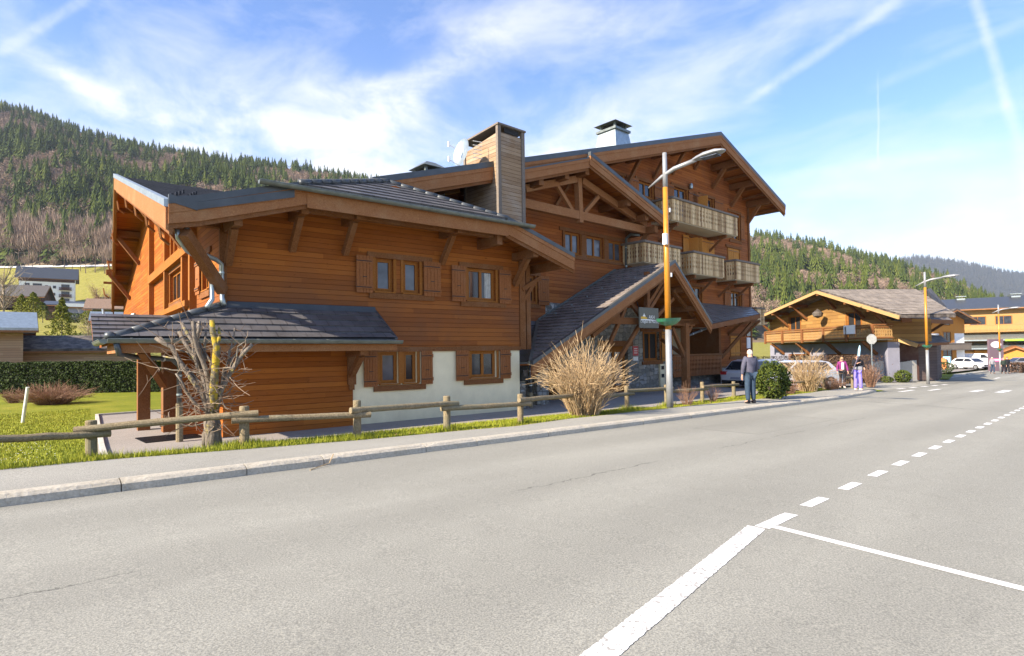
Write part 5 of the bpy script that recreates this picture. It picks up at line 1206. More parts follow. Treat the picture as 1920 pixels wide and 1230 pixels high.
# ------------------------------------------------------------------ generic gabled houses
def house(name, label, cat, c, rot, w, d, hw, pitch, wm, rm, over=.8, gable='x', band=None, wins=(), winc=None, base=None, chim_=False, group=None, balcs=(), rth=.18):
    """c = centre of front wall foot; front faces -y before rotation; wins (x, z, w, h, shutters)"""
    t = thing(name, label, cat, c, group); t.rotation_euler = (0, 0, rot); X, Y, Z = c
    m = MB(); hw0 = hw
    if gable == 'x':      # ridge runs along x (eaves at front)
        hr = hw+pitch*d/2
        m.face([(X-w/2, Y, Z), (X+w/2, Y, Z), (X+w/2, Y, Z+hw), (X-w/2, Y, Z+hw)])
        for s in (-1, 1): m.face([(X+s*w/2, Y, Z), (X+s*w/2, Y+d, Z), (X+s*w/2, Y+d, Z+hw), (X+s*w/2, Y+d/2, Z+hr), (X+s*w/2, Y, Z+hw)])
        m.face([(X-w/2, Y+d, Z), (X+w/2, Y+d, Z), (X+w/2, Y+d, Z+hw), (X-w/2, Y+d, Z+hw)])
        r = [[(X-w/2-over, Y-over, Z+hw-pitch*over), (X+w/2+over, Y-over, Z+hw-pitch*over), (X+w/2+over, Y+d/2, Z+hr), (X-w/2-over, Y+d/2, Z+hr)], [(X+w/2+over, Y+d+over, Z+hw-pitch*over), (X-w/2-over, Y+d+over, Z+hw-pitch*over), (X-w/2-over, Y+d/2, Z+hr), (X+w/2+over, Y+d/2, Z+hr)]]
    else:
        hr = hw+pitch*w/2
        for y in (Y, Y+d): m.face([(X-w/2, y, Z), (X+w/2, y, Z), (X+w/2, y, Z+hw), (X, y, Z+hr), (X-w/2, y, Z+hw)])
        for s in (-1, 1): m.face([(X+s*w/2, Y, Z), (X+s*w/2, Y+d, Z), (X+s*w/2, Y+d, Z+hw), (X+s*w/2, Y, Z+hw)])
        r = [[(X+s*(w/2+over), Y-over, Z+hw-pitch*over), (X+s*(w/2+over), Y+d+over, Z+hw-pitch*over), (X, Y+d+over, Z+hr), (X, Y-over, Z+hr)] for s in (-1, 1)]
    m.build('wall', wm, t)
    for q in r:
        q = [(a, b, c_+rth+.02) for a, b, c_ in q]; s = MB(); s.slab(q, rth); rr = s.build('roof', rm, t)
        e = MB(); 
        for a, b in zip(q, q[1:]+q[:1]): e.beam(Vector(a)-Vector((0, 0, rth+.06)), Vector(b)-Vector((0, 0, rth+.06)), .07, .14)
        e.build('eave_board', M_FASC, rr)
    if band:              # upper storey clad in wood
        m = MB(); m.box(X-w/2-.03, X+w/2+.03, Y-.06, Y+.05, Z+band, Z+hw-.02); 
        if gable != 'x': m.slab([(X-w/2-.03, Y-.06, Z+hw-.02), (X+w/2+.03, Y-.06, Z+hw-.02), (X, Y-.06, Z+hr-.05)], .1, (0, 1, 0))
        m.build('cladding', M_SHUTL if band and wm is M_STUCW else M_SIDE, t)
    for (x, z, ww, hh, sh_) in wins:
        m = MB(); 
        for q in ((x-ww/2-.08, x-ww/2, z, z+hh), (x+ww/2, x+ww/2+.08, z, z+hh), (x-ww/2-.08, x+ww/2+.08, z+hh, z+hh+.1), (x-ww/2-.12, x+ww/2+.12, z-.08, z), (x-.03, x+.03, z, z+hh)): m.box(X+q[0], X+q[1], Y-.12, Y+.03, Z+q[2], Z+q[3])
        wd = m.build('window', M_WIN if not winc else winc, t); m = MB(); m.face([(X+x-ww/2, Y-.085, Z+z), (X+x+ww/2, Y-.085, Z+z), (X+x+ww/2, Y-.085, Z+z+hh), (X+x-ww/2, Y-.085, Z+z+hh)]); m.build('pane', M_GLASS, wd)
        if sh_:
            for s in (-1, 1):
                a = X+x+s*(ww/2+.1); b = a+s*ww*.5; m = MB(); m.box(min(a, b), max(a, b), Y-.14, Y-.09, Z+z-.03, Z+z+hh+.03); m.build('shutter', sh_, wd)
    for (x0, x1, z, dd, hh, bmt) in balcs:
        m = MB(); m.box(X+x0, X+x1, Y-dd, Y, Z+z-.12, Z+z); 
        n = max(4, int((x1-x0)/.16))
        for k in range(n): a = X+x0+(x1-x0)*k/n; m.box(a+.02, a+(x1-x0)/n-.02, Y-dd-.02, Y-dd+.02, Z+z, Z+z+hh-.1)
        m.box(X+x0-.05, X+x1+.05, Y-dd-.06, Y-dd+.06, Z+z+hh-.1, Z+z+hh); m.build('balcony', bmt, t)
    if chim_:
        m = MB(); m.box(X+w*.2, X+w*.2+.7, Y+d*.45, Y+d*.45+.7, Z+hw, Z+hr+1.2); m.box(X+w*.2-.12, X+w*.2+.82, Y+d*.45-.12, Y+d*.45+.82, Z+hr+1.2, Z+hr+1.32); m.build('chimney', M_ZINC, t)
    return t
def hrot(azdeg): return rad(46.4-90-azdeg)       # facing so that the facade runs towards azimuth+90
FACE = rad(-43.6)                                 # facade square to the view
p = at(-107, 36, 680); p.z = -.55
house('garden_shed', 'wooden garden building with a flat greyish metal roof above the hedge', 'shed', (p.x, p.y, -.55), rad(-3), 7.6, 5.4, 4.1, .36, siding('pale_boards', [(.40, .22, .12), (.52, .32, .19), (.60, .40, .25)], .16, wamt=.2), M_ZINC, .75, wins=())
p = at(95, 41, 680); house('long_shed', 'low pale timber shed with a weathered shingle roof behind the hedge', 'shed', (p.x, p.y, -.55), rad(-14), 9.5, 4.5, 2.6, .40, MATS['pale_boards'], M_SHING, .3)
# ------------------------------------------------------------------ hills and forest
AR = [(-400, 560), (-150, 540), (0, 462), (50, 452), (100, 432), (150, 412), (200, 399), (250, 383), (300, 372), (350, 368), (400, 358), (450, 353), (500, 345), (550, 337), (600, 327), (650, 316), (700, 306), (800, 285), (950, 255), (1100, 235), (1300, 222), (1405, 200), (1450, 194), (1500, 184), (1550, 172), (1600, 158), (1650, 148), (1700, 134), (1750, 116), (1800, 96), (1840, 74), (1880, 50), (1930, 20), (2000, 0), (2300, 0)]
MEADOW = [(-400, 1), (700, 1), (1100, .25), (1400, 0), (2300, 0)]
VIL = [(44, -1.2), (48, -.3), (60, 3.6), (75, 5.6), (112, 8.7), (130, 12), (225, 19.4), (260, 33), (300, 49.8)]
def hillz(u, D):
    e = interp(u, AR)/FPX; top = CAM_H+e*640*1.0
    md = interp(u, MEADOW)
    zb = -3.2; z300 = -1.2+md*51+(1-md)*(6 if u < 1700 else 2)
    zr = zb if D < 125 else zb+(z300-zb)*((D-125)/175)**1.15
    if D < 300: return md*interp(D, VIL)+(1-md)*zr
    elif D < 640: t = (D-300)/340; z = z300+(top-z300)*(t**(.92))
    else: z = top-(D-640)*.25
    wob = 3.5*math.sin(u*.021+D*.013)*sm((D-300)/120)*(1-sm((D-560)/80)); return z+wob
def atz(u, D, z): d = at(u, D, 650); return (d.x, d.y, z)
us = list(range(-400, 2301, 25)); Ds = [44, 48, 54, 60, 67, 75, 90, 100, 112, 125, 130, 140, 160, 180, 200, 230, 260, 280, 300, 320, 350, 380, 420, 460, 500, 540, 580, 610, 640, 700, 800]
m = MB(); mm = MB()
for a, b in zip(us[:-1], us[1:]):
    for c, d in zip(Ds[:-1], Ds[1:]):
        q = [atz(a, c, hillz(a, c)), atz(b, c, hillz(b, c)), atz(b, d, hillz(b, d)), atz(a, d, hillz(a, d))]
        (mm if d <= 300 else m).face(q)
tag(mm.build('meadow', M_MEAD, smooth=True), kind='structure')
tag(m.build('hillside', plain('forest_floor', (.13, .095, .06), .95, 0, .3, .06), smooth=True), kind='structure')
m = MB()
for a, b in zip(us[:-1], us[1:]):
    if b > 500: break
    z0 = hillz(a, 296); z1 = hillz(b, 296); m.face([atz(a, 296, hillz(a, 296)+.5), atz(b, 296, hillz(b, 296)+.5), atz(b, 299, hillz(b, 299)+.5), atz(a, 299, hillz(a, 299)+.5)])
tag(m.build('snow_track', M_WHITE), kind='structure')
def conif(seed, layers=9, seg=9, H=1.0, R=.25):
    g = np.random.default_rng(seed); tris = []
    for L in range(layers):
        t = L/layers; z0 = .06+.90*t; r = R*(1-t)**.85*(1+g.normal(0, .10)); zt = z0+.20*(1-t*.45)
        th = np.arange(seg)*2*np.pi/seg+g.uniform(0, 6)
        rr = r*g.uniform(.62, 1.25, seg); dz = -g.uniform(.0, .06, seg)
        for j in range(seg):
            w = 2*np.pi/seg*.62
            tris.append([(0, 0, zt), (rr[j]*np.cos(th[j]-w/2)*.8, rr[j]*np.sin(th[j]-w/2)*.8, z0+dz[j]*.3), (rr[j]*np.cos(th[j]), rr[j]*np.sin(th[j]), z0+dz[j])])
            tris.append([(0, 0, zt), (rr[j]*np.cos(th[j]), rr[j]*np.sin(th[j]), z0+dz[j]), (rr[j]*np.cos(th[j]+w/2)*.8, rr[j]*np.sin(th[j]+w/2)*.8, z0+dz[j]*.3)])
    return np.array(tris)
def decid(seed, n=380):
    g = np.random.default_rng(seed); nl = 9; lobes = g.normal(size=(nl, 3)); lobes /= np.linalg.norm(lobes, axis=1, keepdims=True); lobes = lobes*np.array([.20, .20, .20])+np.array([0, 0, .62])
    k = g.integers(0, nl, n); d = g.normal(size=(n, 3)); d /= np.linalg.norm(d, axis=1, keepdims=True); c = lobes[k]+d*g.uniform(.10, .17, n)[:, None]
    ax = d+g.normal(size=(n, 3))*.45; ax /= np.linalg.norm(ax, axis=1, keepdims=True); s = np.cross(ax, g.normal(size=(n, 3))); s /= np.linalg.norm(s, axis=1, keepdims=True)
    L = g.uniform(.02, .06, n)[:, None]; w = g.uniform(.006, .013, n)[:, None]
    tr = np.stack([c-ax*L-s*w, c-ax*L+s*w, c+ax*L], 1)
    t = [[(-.016, 0, 0), (.016, 0, 0), (0, 0, .6)], [(0, -.016, 0), (0, .016, 0), (0, 0, .6)]]
    for q in lobes:
        b = np.array([0, 0, g.uniform(.2, .45)]); t.append([tuple(b), tuple(b+np.array([.014, .0, .03])), tuple(q)])
    return np.concatenate([tr, np.array(t)])
def decup(seed, n=170):
    g = np.random.default_rng(seed); d = g.normal(size=(n, 3)); d /= np.linalg.norm(d, axis=1, keepdims=True); d[:, 2] = np.abs(d[:, 2])*1.1-.25
    r = g.uniform(.4, 1, n)[:, None]; c = d*r*np.array([.24, .24, .38])+np.array([0, 0, .58]); ax = c-np.array([0, 0, .12]); ax /= np.linalg.norm(ax, axis=1, keepdims=True)
    s = np.cross(ax, g.normal(size=(n, 3))); s /= np.linalg.norm(s, axis=1, keepdims=True); L = g.uniform(.06, .13, n)[:, None]; w = g.uniform(.003, .007, n)[:, None]
    tr = np.stack([c-ax*L-s*w, c-ax*L+s*w, c+ax*L], 1); t = [[(-.016, 0, 0), (.016, 0, 0), (0, 0, .8)], [(0, -.016, 0), (0, .016, 0), (0, 0, .8)]]
    return np.concatenate([tr, np.array(t)])
CONS = [conif(s) for s in range(5)]; DECS = [decid(20), decid(21), decid(24), decup(22), decup(23)]
def trimesh(name, T_, mat):
    n = len(T_); me = bpy.data.meshes.new(name); me.vertices.add(n*3); me.vertices.foreach_set('co', T_.reshape(-1)); me.loops.add(n*3); me.loops.foreach_set('vertex_index', np.arange(n*3, dtype=np.int32))
    me.polygons.add(n); me.polygons.foreach_set('loop_start', np.arange(0, n*3, 3, dtype=np.int32)); me.update(); me.materials.append(mat); return me
def treemat(name, stops, spec=.1):
    m, N, b = newmat(name); oi = N.t.nodes.new('ShaderNodeObjectInfo'); g = N.t.nodes.new('ShaderNodeNewGeometry'); at_ = N.t.nodes.new('ShaderNodeAttribute'); at_.attribute_name = 'tint'
    f = N.m('ADD', N.m('MULTIPLY', at_.outputs['Fac'], .72), N.m('MULTIPLY', g.outputs['Random Per Island'], .28)); N.lk(N.ramp(f, stops), b.inputs['Base Color']); b.inputs['Roughness'].default_value = .9; b.inputs['Specular IOR Level'].default_value = spec; return m
M_CF = treemat('forest_conifer', [(0, (.022, .038, .012)), (.5, (.052, .074, .017)), (.85, (.105, .125, .024)), (1, (.15, .155, .03))])
M_DF = treemat('forest_bare', [(0, (.16, .115, .09)), (.5, (.26, .185, .14)), (.85, (.33, .25, .19)), (1, (.42, .26, .16))])
def trees(name, base, lst, mat):       # lst: (x,y,z,h,variant,rot,tint)
    out = []; tint = []
    for x, y, z, h, v, r, tn in lst:
        c, s = math.cos(r), math.sin(r); R_ = np.array([[c, s, 0], [-s, c, 0], [0, 0, 1]]); k_ = .75+.6*((x*7.13+y*3.7) % 1); T_ = (base[v] @ R_)*h*np.array([k_, k_, 1])+np.array([x, y, z]); out.append(T_); tint.append(np.full(len(T_)*3, tn))
    me = trimesh(name, np.concatenate(out), mat); a = me.attributes.new('tint', 'FLOAT', 'POINT'); a.data.foreach_set('value', np.concatenate(tint).astype(np.float32))
    ob = bpy.data.objects.new(name, me); COL.objects.link(ob); return ob
def fbm(x, y, s):
    return (math.sin(x*s+1.3)*math.cos(y*s*1.1+.4)+.6*math.sin(x*s*2.3+y*s*1.7+2)+.4*math.sin(x*s*4.1-y*s*3.3))/2
cl_, dl_ = [], []
R2 = random.Random(5)
def scatter(u0, u1, n, D0=302, D1=655):
    for _ in range(n):
        D = math.sqrt(R2.uniform(D0**2, D1**2)); u = R2.uniform(u0, u1); z = hillz(u, D)-.5; p = at(u, D); f = fbm(p.x, p.y, .027)
        left = u < 900
        low = (D < 322 and left)
        pc = .28+1.15*f
        if D > 615: pc = .97
        if low: pc = .14
        elif left and D < 470: pc += .34
        elif left: pc += .10
        else: pc += .14
        if R2.random() < pc:
            h = R2.uniform(12, 27)*(1.0 if D < 600 else .85); cl_.append((p.x, p.y, z, h, R2.randrange(5), R2.uniform(0, 6), min(1, max(0, R2.gauss(.42, .22)+(0.12 if not left else -.05)))))
        else:
            h = R2.uniform(10, 17); dl_.append((p.x, p.y, z, h*(1.35 if low else 1), R2.randrange(3, 5) if low else R2.randrange(3), R2.uniform(0, 6), min(1, max(0, R2.gauss(.5, .22)+(.25 if R2.random() < .02 else 0)))))
scatter(-60, 860, 4900); scatter(-60, 230, 420, 300, 322); scatter(1350, 1990, 3000); scatter(860, 1350, 1700)
for k in range(150):
    u = R2.uniform(-40, 760); D = R2.uniform(628, 655); p = at(u, D); cl_.append((p.x, p.y, hillz(u, D)-1, R2.uniform(14, 20), R2.randrange(5), R2.uniform(0, 6), R2.uniform(.1, .5)))
# the largest ones in view are trees of their own, the rest is forest
def appar(t): 
    u, v, w = proj(t[:3]); return -(t[3]/w) if (-20 < u < 225 or 1405 < u < 1925) else 1
cl_.sort(key=appar); dl_.sort(key=appar)
def solo(kind, lst, base, mat, label, group):
    mm_ = []
    for v in range(len(base)):
        me = trimesh(kind, base[v], mat); a = me.attributes.new('tint', 'FLOAT', 'POINT'); a.data.foreach_set('value', np.full(len(base[v])*3, .3+.12*v, dtype=np.float32)); mm_.append(me)
    for x, y, z, h, v, r, tn in lst:
        o = bpy.data.objects.new(kind, mm_[v]); COL.objects.link(o); o.location = (x, y, z); o.rotation_euler = (0, 0, r); o.scale = (h, h, h); tag(o, label, 'tree', group)
solo('spruce_tree', cl_[:200], CONS, M_CF, 'dark green spruce among the others on the wooded hillside behind the houses', 'spruces on the hillsides')
solo('bare_tree', dl_[:90], DECS, M_DF, 'brown leafless tree among the spruces on the wooded hillside', 'leafless trees on the hillsides')
tag(trees('forest', CONS, cl_[200:], M_CF), kind='stuff'); tag(trees('forest', DECS, dl_[90:], M_DF), kind='stuff')
# far blue mountain
FR = [(1300, -40), (1500, 60), (1600, 120), (1650, 144), (1700, 164), (1740, 166), (1800, 156), (1850, 146), (1900, 134), (1960, 128), (2100, 110), (2400, 60)]
def far(u, D):
    e = interp(u, FR)/FPX; t = (D-1500)/1000; top = e*2500+CAM_H
    return -20+(top+20)*max(0, min(1, t))**.9 if D <= 2500 else top-(D-2500)*.3
m = MB(); uu = list(range(1300, 2401, 20)); dd_ = [1500, 1650, 1800, 1950, 2100, 2250, 2400, 2500, 2800]
for a, b in zip(uu[:-1], uu[1:]):
    for c, d in zip(dd_[:-1], dd_[1:]): m.face([atz(a, c, far(a, c)), atz(b, c, far(b, c)), atz(b, d, far(b, d)), atz(a, d, far(a, d))])
tag(m.build('far_mountain', plain('far_forest', (.060, .055, .055), .95, 0, .35, .012), smooth=True), kind='structure')
fl = []
for _ in range(5200):
    D = math.sqrt(R2.uniform(1560**2, 2510**2)); u = R2.uniform(1640, 1990); p = at(u, D); fl.append((p.x, p.y, far(u, D)-1, R2.uniform(16, 30), R2.randrange(5), R2.uniform(0, 6), R2.uniform(.1, .6)))
fl2 = [conif(90+s, 5, 6) for s in range(5)]
tag(trees('forest', fl2, fl, treemat('far_trees', [(0, (.030, .036, .034)), (.5, (.055, .060, .055)), (1, (.11, .095, .085))])), kind='stuff')

# ------------------------------------------------------------------ village at the left
def hz(u, D): return hillz(u, D)
def hp(u, D): p = at(u, D); return (p.x, p.y, hillz(u, D))
p = hp(88, 225); p = (p[0], p[1], CAM_H+(673-585)/FPX*225)
wn_ = []
for f in range(4):
    wn_ += [(5.6, 1.0+f*2.75, 2.4, 1.8, None), (-.2, 1.3+f*2.75, .7, .9, None)]
wn_ += [(2.2, 9.5, .8, .9, None), (-6, 9.4, 1.2, 1.6, None), (-3, 9.4, 2.6, 1.6, None), (2.0, 6.7, .8, .9, None), (2.0, 4, .8, .9, None)]
M_DKW = timber('dark_wood', [(.05, .025, .02), (.09, .045, .035), (.13, .07, .055)])
ap = house('apartment_block', 'tall white apartment block with dark balconies and grey roof on the yellow meadow', 'building', p, FACE+.62, 17.0, 12, 13.8, .70, M_STUCW, M_METR, 1.2, wins=wn_, winc=M_DKW, balcs=[(3.6, 7.6, .7+f*2.75, 1.1, 1.0, M_DKW) for f in range(4)])
m = MB(); X, Y, Z = p; m.box(X-8.6, X+8.6, Y-.12, Y-.02, Z+11.9, Z+13.9); m.build('cladding', M_DKW, ap)
def hpx(u, v, D): q = at(u, D, v); return (q.x, q.y, q.z)
house('old_barn', 'dark timber barn with a broad grey roof left of the white apartment block', 'barn', hpx(4, 577, 130), FACE+.45, 14, 8, 3.0, .62, M_DKW, plain('barn_roof', (.085, .075, .07), .8), .8)
house('village_house', 'brown village house with a low dark roof below the white apartment block', 'house', hpx(118, 600, 115), FACE+.5, 5.5, 5, 3.0, .3, M_DKW, M_METR, .5, wins=((0, 1.0, .8, .9, None),))
sgn = house('village_shop', 'low building carrying a long white sign band on its roof edge', 'building', hpx(150, 600, 112), FACE+.6, 5.4, 4, 2.4, .1, M_STUCG, M_METR, .3)
m = MB(); q = hpx(150, 576, 110); text_o = MB(); 
b = ORG[sgn.name]; m.box(b.x-2.3, b.x+2.6, b.y-.45, b.y-.40, b.z+2.5, b.z+3.15); m.build('sign_band', M_WHITE, sgn)
house('brick_house', 'low brown pitched roof house beside the chalet eaves at the far left', 'house', hpx(203, 610, 75), FACE+.5, 4.4, 4, 2.2, .6, plain('brown_render', (.25, .16, .11), .9), plain('brown_roof', (.20, .13, .09), .9), .4)
tw = house('garage_house', 'small pale grey roofed outbuilding seen past the lean-to roof', 'building', hpx(205, 625, 55), FACE+.55, 2.8, 3, 1.2, .5, M_STUCG, M_ZINC, .2)
def conifer(label, u, v, D, h, w, mat, n=2600, group=None, nm='conifer'):
    q = Vector(hpx(u, v, D)); t = thing(nm, label, 'tree', q, group)
    z = npr.uniform(0.03, 1, n)**.8; r = (1-z)**.75*w/2*npr.uniform(.45, 1.08, n)*(1+.22*np.sin(z*42)); th = npr.uniform(0, 6.28, n); P = np.stack([r*np.cos(th), r*np.sin(th), z*h], 1)+np.array(tuple(q))
    leaves('crown', P, .11*h/4, mat, t, long=2.2); m = MB(); m.tube([q-Vector((0, 0, .3)), q+Vector((0, 0, h*.85))], [h*.022, h*.004], 7); m.build('trunk', bm_, t); return t
conifer('bushy yellow-green conifer right of the grey metal shed roof', 116, 640, 52, 3.9, 2.5, M_LEAFC)
conifer('orange-green conifer in front of the dark barn', 62, 600, 60, 2.9, 3.0, M_LEAFC)
conifer('pale yellow-green young conifer behind the shed roof', 40, 600, 60, 2.7, 2.2, M_LEAFC)
conifer('dark green conifer between the barn and the brown village house', 80, 600, 62, 1.9, 2.4, M_LEAFD)
q = hpx(170, 612, 70); leafbush('round_evergreen', 'round green garden tree below the bare brown trees', q, 1.1, 1.1, 1.9, 1800, .09, M_LEAFC, 'tree')
q = hpx(140, 605, 72); leafbush('garden_shrub', 'dark garden shrub in front of the low shop building', q, 1.5, 1.1, 1.2, 1200, .09, M_LEAFD, 'bush')
def baretree(label, u, v, D, h, w, mat, n=60, nm='leafless_tree', r=.02):
    q = Vector(hpx(u, v, D)); t = thing(nm, label, 'tree', q); m = MB(); m.tube([q-Vector((0, 0, .3)), q+Vector((.05, 0, h*.5)), q+Vector((0, 0, h*.9))], [h*r, h*r*.6, h*.004], 7); m.build('trunk', bm_, t); m = MB()
    for k in range(n):
        z0 = rnd.uniform(.15, .75)*h; a = rnd.uniform(0, 6.28); L = w*.5*rnd.uniform(.5, 1); b = q+Vector((0, 0, z0)); e = b+Vector((math.cos(a)*L, math.sin(a)*L, L*rnd.uniform(.7, 1.6)))
        c = curve(b, e, (0, 0, -.06*L), 4, .03*L); m.tube(c, [h*r*.35*(1-.2*i) for i in range(5)], 4, False)
        for _ in range(4):
            i = rnd.randrange(1, 5); d = Vector((rnd.uniform(-1, 1), rnd.uniform(-1, 1), rnd.uniform(0, 1)))*L*.35; m.tube([c[i], c[i]+d], [h*r*.14, h*r*.06], 3, False)
    m.build('crown', mat, t); return t
baretree('pale whitish leafless tree above the grey metal shed roof', 6, 600, 48, 4.4, 3.8, M_TWIGG)
baretree('small dark leafless tree standing alone on the yellow meadow', 180, 570, 90, 3.0, 2.6, M_TWIG, 40)
baretree('pinkish brown leafless tree behind the round green garden tree', 193, 612, 80, 5.0, 4.0, M_TWIG, 70)
baretree('pale leafless hedgerow tree behind the long shed', 165, 640, 60, 1.9, 3.5, M_TWIGG, 60)
for i, (u, D, h) in enumerate(((18, 285, 11), (60, 288, 12), (100, 287, 9), (135, 284, 14), (160, 285, 15), (178, 286, 15), (196, 284, 15), (210, 285, 14), (150, 289, 13), (45, 286, 10), (120, 290, 13), (205, 290, 14))):
    q = at(u, D); o = bpy.data.objects.new('pale_tree', bpy.data.objects['bare_tree'].data if i % 2 else [x for x in bpy.data.objects if x.name.startswith('bare_tree')][3].data)
    COL.objects.link(o); o.location = (q.x, q.y, hillz(u, D)-.3); o.scale = (h, h, h*1.15); o.rotation_euler = (0, 0, i*1.3); tag(o, 'pale leafless tree in the row along the top of the yellow meadow', 'tree', 'row of leafless trees above the meadow')

# ------------------------------------------------------------------ second chalet (right of centre)
c2 = at(1645, 42, 650); K = Frame(c2.x, c2.y, 52.4); K.n = (-K.n[0], -K.n[1])
KB = -1.05
CK = thing('timber_chalet', 'broad golden timber chalet with long balcony and shingle roof beyond the hedge', 'chalet', (c2.x, c2.y, KB))
M_PALE = timber('pale_board_wood', [(.32, .20, .085), (.42, .27, .12), (.50, .34, .17)])
M_KB = timber('balcony_planks', [(.22, .12, .045), (.36, .21, .085), (.46, .29, .13)])
M_GOLD = siding('golden_larch', [(.17, .085, .03), (.29, .155, .05), (.40, .23, .08)], .28, wamt=.25, weather=(.18, .11, .06))
KS, KZ = 4.4, 5.85; kr = lambda s: KZ-(.17 if s > KS else .30)*abs(s-KS)
KH = [(1.6, 3.2, 2.1, 4.15), (9.2, 10.9, 2.1, 4.3), (2.2, 5.6, -.1, .9), (8, 11, -.1, .9)]
m = MB(); wall(m, K, -1.0, 14.2, 1.75, lambda s: kr(s)-.1, [h for h in KH if h[2] > 1.75], 0, cuts=(KS,)); K2 = Frame(*K(-1.0, 0, 0)[:2], -37.6); wall(m, K2, 0, 3.4, 1.75, 3.4, (), 0); m.build('wood_wall', M_GOLD, CK)
m = MB(); wall(m, K, -1.0, 14.2, KB, 1.75, [h for h in KH if h[3] < 1.75], 0); wall(m, K2, 0, .9, KB, 1.75, (), 0); m.build('stucco_wall', M_STUCG, CK)
m = MB(); wall(m, K2, .9, 3.4, KB, 1.75, (), -1.2); m.build('back_wall', M_DKW, CK)
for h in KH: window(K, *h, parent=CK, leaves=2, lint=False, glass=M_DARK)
m = MB(); m.slab([K(-4.1, 1.5, kr(-4.1)+.2), K(KS, 1.5, KZ+.2), K(KS, -7, KZ+.2), K(-4.1, -2.4, kr(-4.1)+.2)], .2); r1 = m.build('roof', M_SHING, CK); t = MB(); tiles(t, [K(-4.1, 1.5, kr(-4.1)+.2), K(KS, 1.5, KZ+.2), K(KS, -7, KZ+.2), K(-4.1, -2.4, kr(-4.1)+.2)], .5); t.build('shingles', M_SHING, r1)
m = MB(); m.slab([K(14.4, 1.5, kr(14.4)+.2), K(KS, 1.5, KZ+.2), K(KS, -7, KZ+.2), K(14.4, -7, kr(14.4)+.2)][::-1], .2); r1 = m.build('roof', M_SHING, CK); t = MB(); tiles(t, [K(14.4, 1.5, kr(14.4)+.2), K(KS, 1.5, KZ+.2), K(KS, -7, KZ+.2), K(14.4, -7, kr(14.4)+.2)], .5); t.build('shingles', M_SHING, r1)
m = MB(); 
for s0, s1 in ((-4.1, KS), (KS, 14.4)): m.beam(K(s0, 1.63, kr(s0)+.02), K(s1, 1.63, kr(s1)+.02), .08, .24)
m.build('verge_board', M_PALE, CK)
balcony(K, -1.5, 12.6, 1.35, 1.95, 2.98, 'lr', mat=M_KB, deck=True, slat=.16, parent=CK, rail=M_BEAM)
m = MB()
for s in (-1.4, 1.3, 4.0, 6.8, 9.7, 12.5): m.fbox(K, s-.09, s+.09, 1.38, 1.5, 1.85, 2.95)
for s in (-1.2, 1.2, 4.4, 8.2, 11, 13.8): m.beam(K(s, .05, kr(s)-1.3), K(s, 1.4, kr(s)-.1), .14, .18); m.beam(K(s, 0, kr(s)-.15), K(s, 1.6, kr(s)-.15), .2, .24)
for s in (0, 4, 8, 11.8): m.beam(K(s, .05, .9), K(s, 1.2, 1.85), .16, .2)
m.build('timber_frame', M_BEAM, CK)
m = MB(); m.lathe(K(5.4, .9, 4.3), [(.05, -.45), (.35, -.3), (.42, -.05), (.2, .15), (.03, .3)], 12); m.build('wicker_lamp', M_SHING, CK)
m = MB(); m.fbox(K, .3, 1.5, 1.45, 1.5, 2.4, 3.05); m.build('white_towel', M_WHITE, CK)
# cross roof (dormer) facing right and side canopy
def KA(u, v, D): return tuple(at(u, D, v))
m = MB(); q = [KA(1612, 553, 52), KA(1737, 543, 46), KA(1708, 578, 42.5), KA(1665, 577, 44)]; m.slab(q, .25); r1 = m.build('dormer_roof', M_SHING, CK); t = MB(); tiles(t, q, .45); t.build('shingles', M_SHING, r1)
q = [KA(1737, 543, 46), KA(1750, 552, 50), KA(1764, 585, 46), KA(1757, 585, 45)]; m = MB(); m.slab([KA(1737, 543, 46), KA(1765, 586, 47), KA(1775, 575, 52), KA(1745, 540, 52)], .25); m.build('dormer_roof', M_SHING, CK)
m = MB(); m.face([KA(1736, 549, 46.6), KA(1711, 580, 43.4), KA(1758, 588, 46.8)]); m.build('dormer_gable', M_DKW, CK)
m = MB(); q = [KA(1640, 592, 42.3), KA(1692, 598, 40.2), KA(1786, 600, 47), KA(1770, 590, 52), KA(1700, 580, 52)]; m.slab(q, .2); m.build('side_roof', M_SHING, CK); m = MB()
m.beam(KA(1690, 600, 40.1), KA(1786, 604, 47), .1, .3)
for k in range(4):
    u = 1668+k*24; D = 42.6+k*2.2; m.beam(KA(u, 628-k*1, D), KA(u+30, 606, D-.9), .16, .2)
m.build('timber_frame', M_BEAM, CK)
m = MB(); q = [KA(1664, 627, 41.8), KA(1722, 644, 40.2), KA(1778, 641, 44), KA(1765, 629, 47), KA(1700, 625, 46.5)]; m.slab(q, .15); m.build('canopy_roof', M_SHING, CK)
m = MB(); m.beam(KA(1664, 630, 41.7), KA(1720, 648, 40.1), .1, .28); m.build('canopy_board', M_PALE, CK); m = MB(); m.beam(KA(1722, 647, 40.1), KA(1778, 644, 44), .12, .2); m.build('canopy_board', M_BEAM, CK)
m = MB(); a = KA(1723, 706, 42.8); b = KA(1758, 706, 43.2); c_ = KA(1766, 703, 47)
for z0, z1 in ((-1.1, 1.55),): m.face([(a[0], a[1], z0), (b[0], b[1], z0), (b[0], b[1], z1), (a[0], a[1], z1)]); m.face([(b[0], b[1], z0), (c_[0], c_[1], z0), (c_[0], c_[1], z1), (b[0], b[1], z1)])
m.build('shed_wall', siding('dark_grey_boards', [(.07, .05, .045), (.13, .09, .075), (.17, .12, .10)], .2, wamt=.5, weather=(.07, .07, .08)), CK)
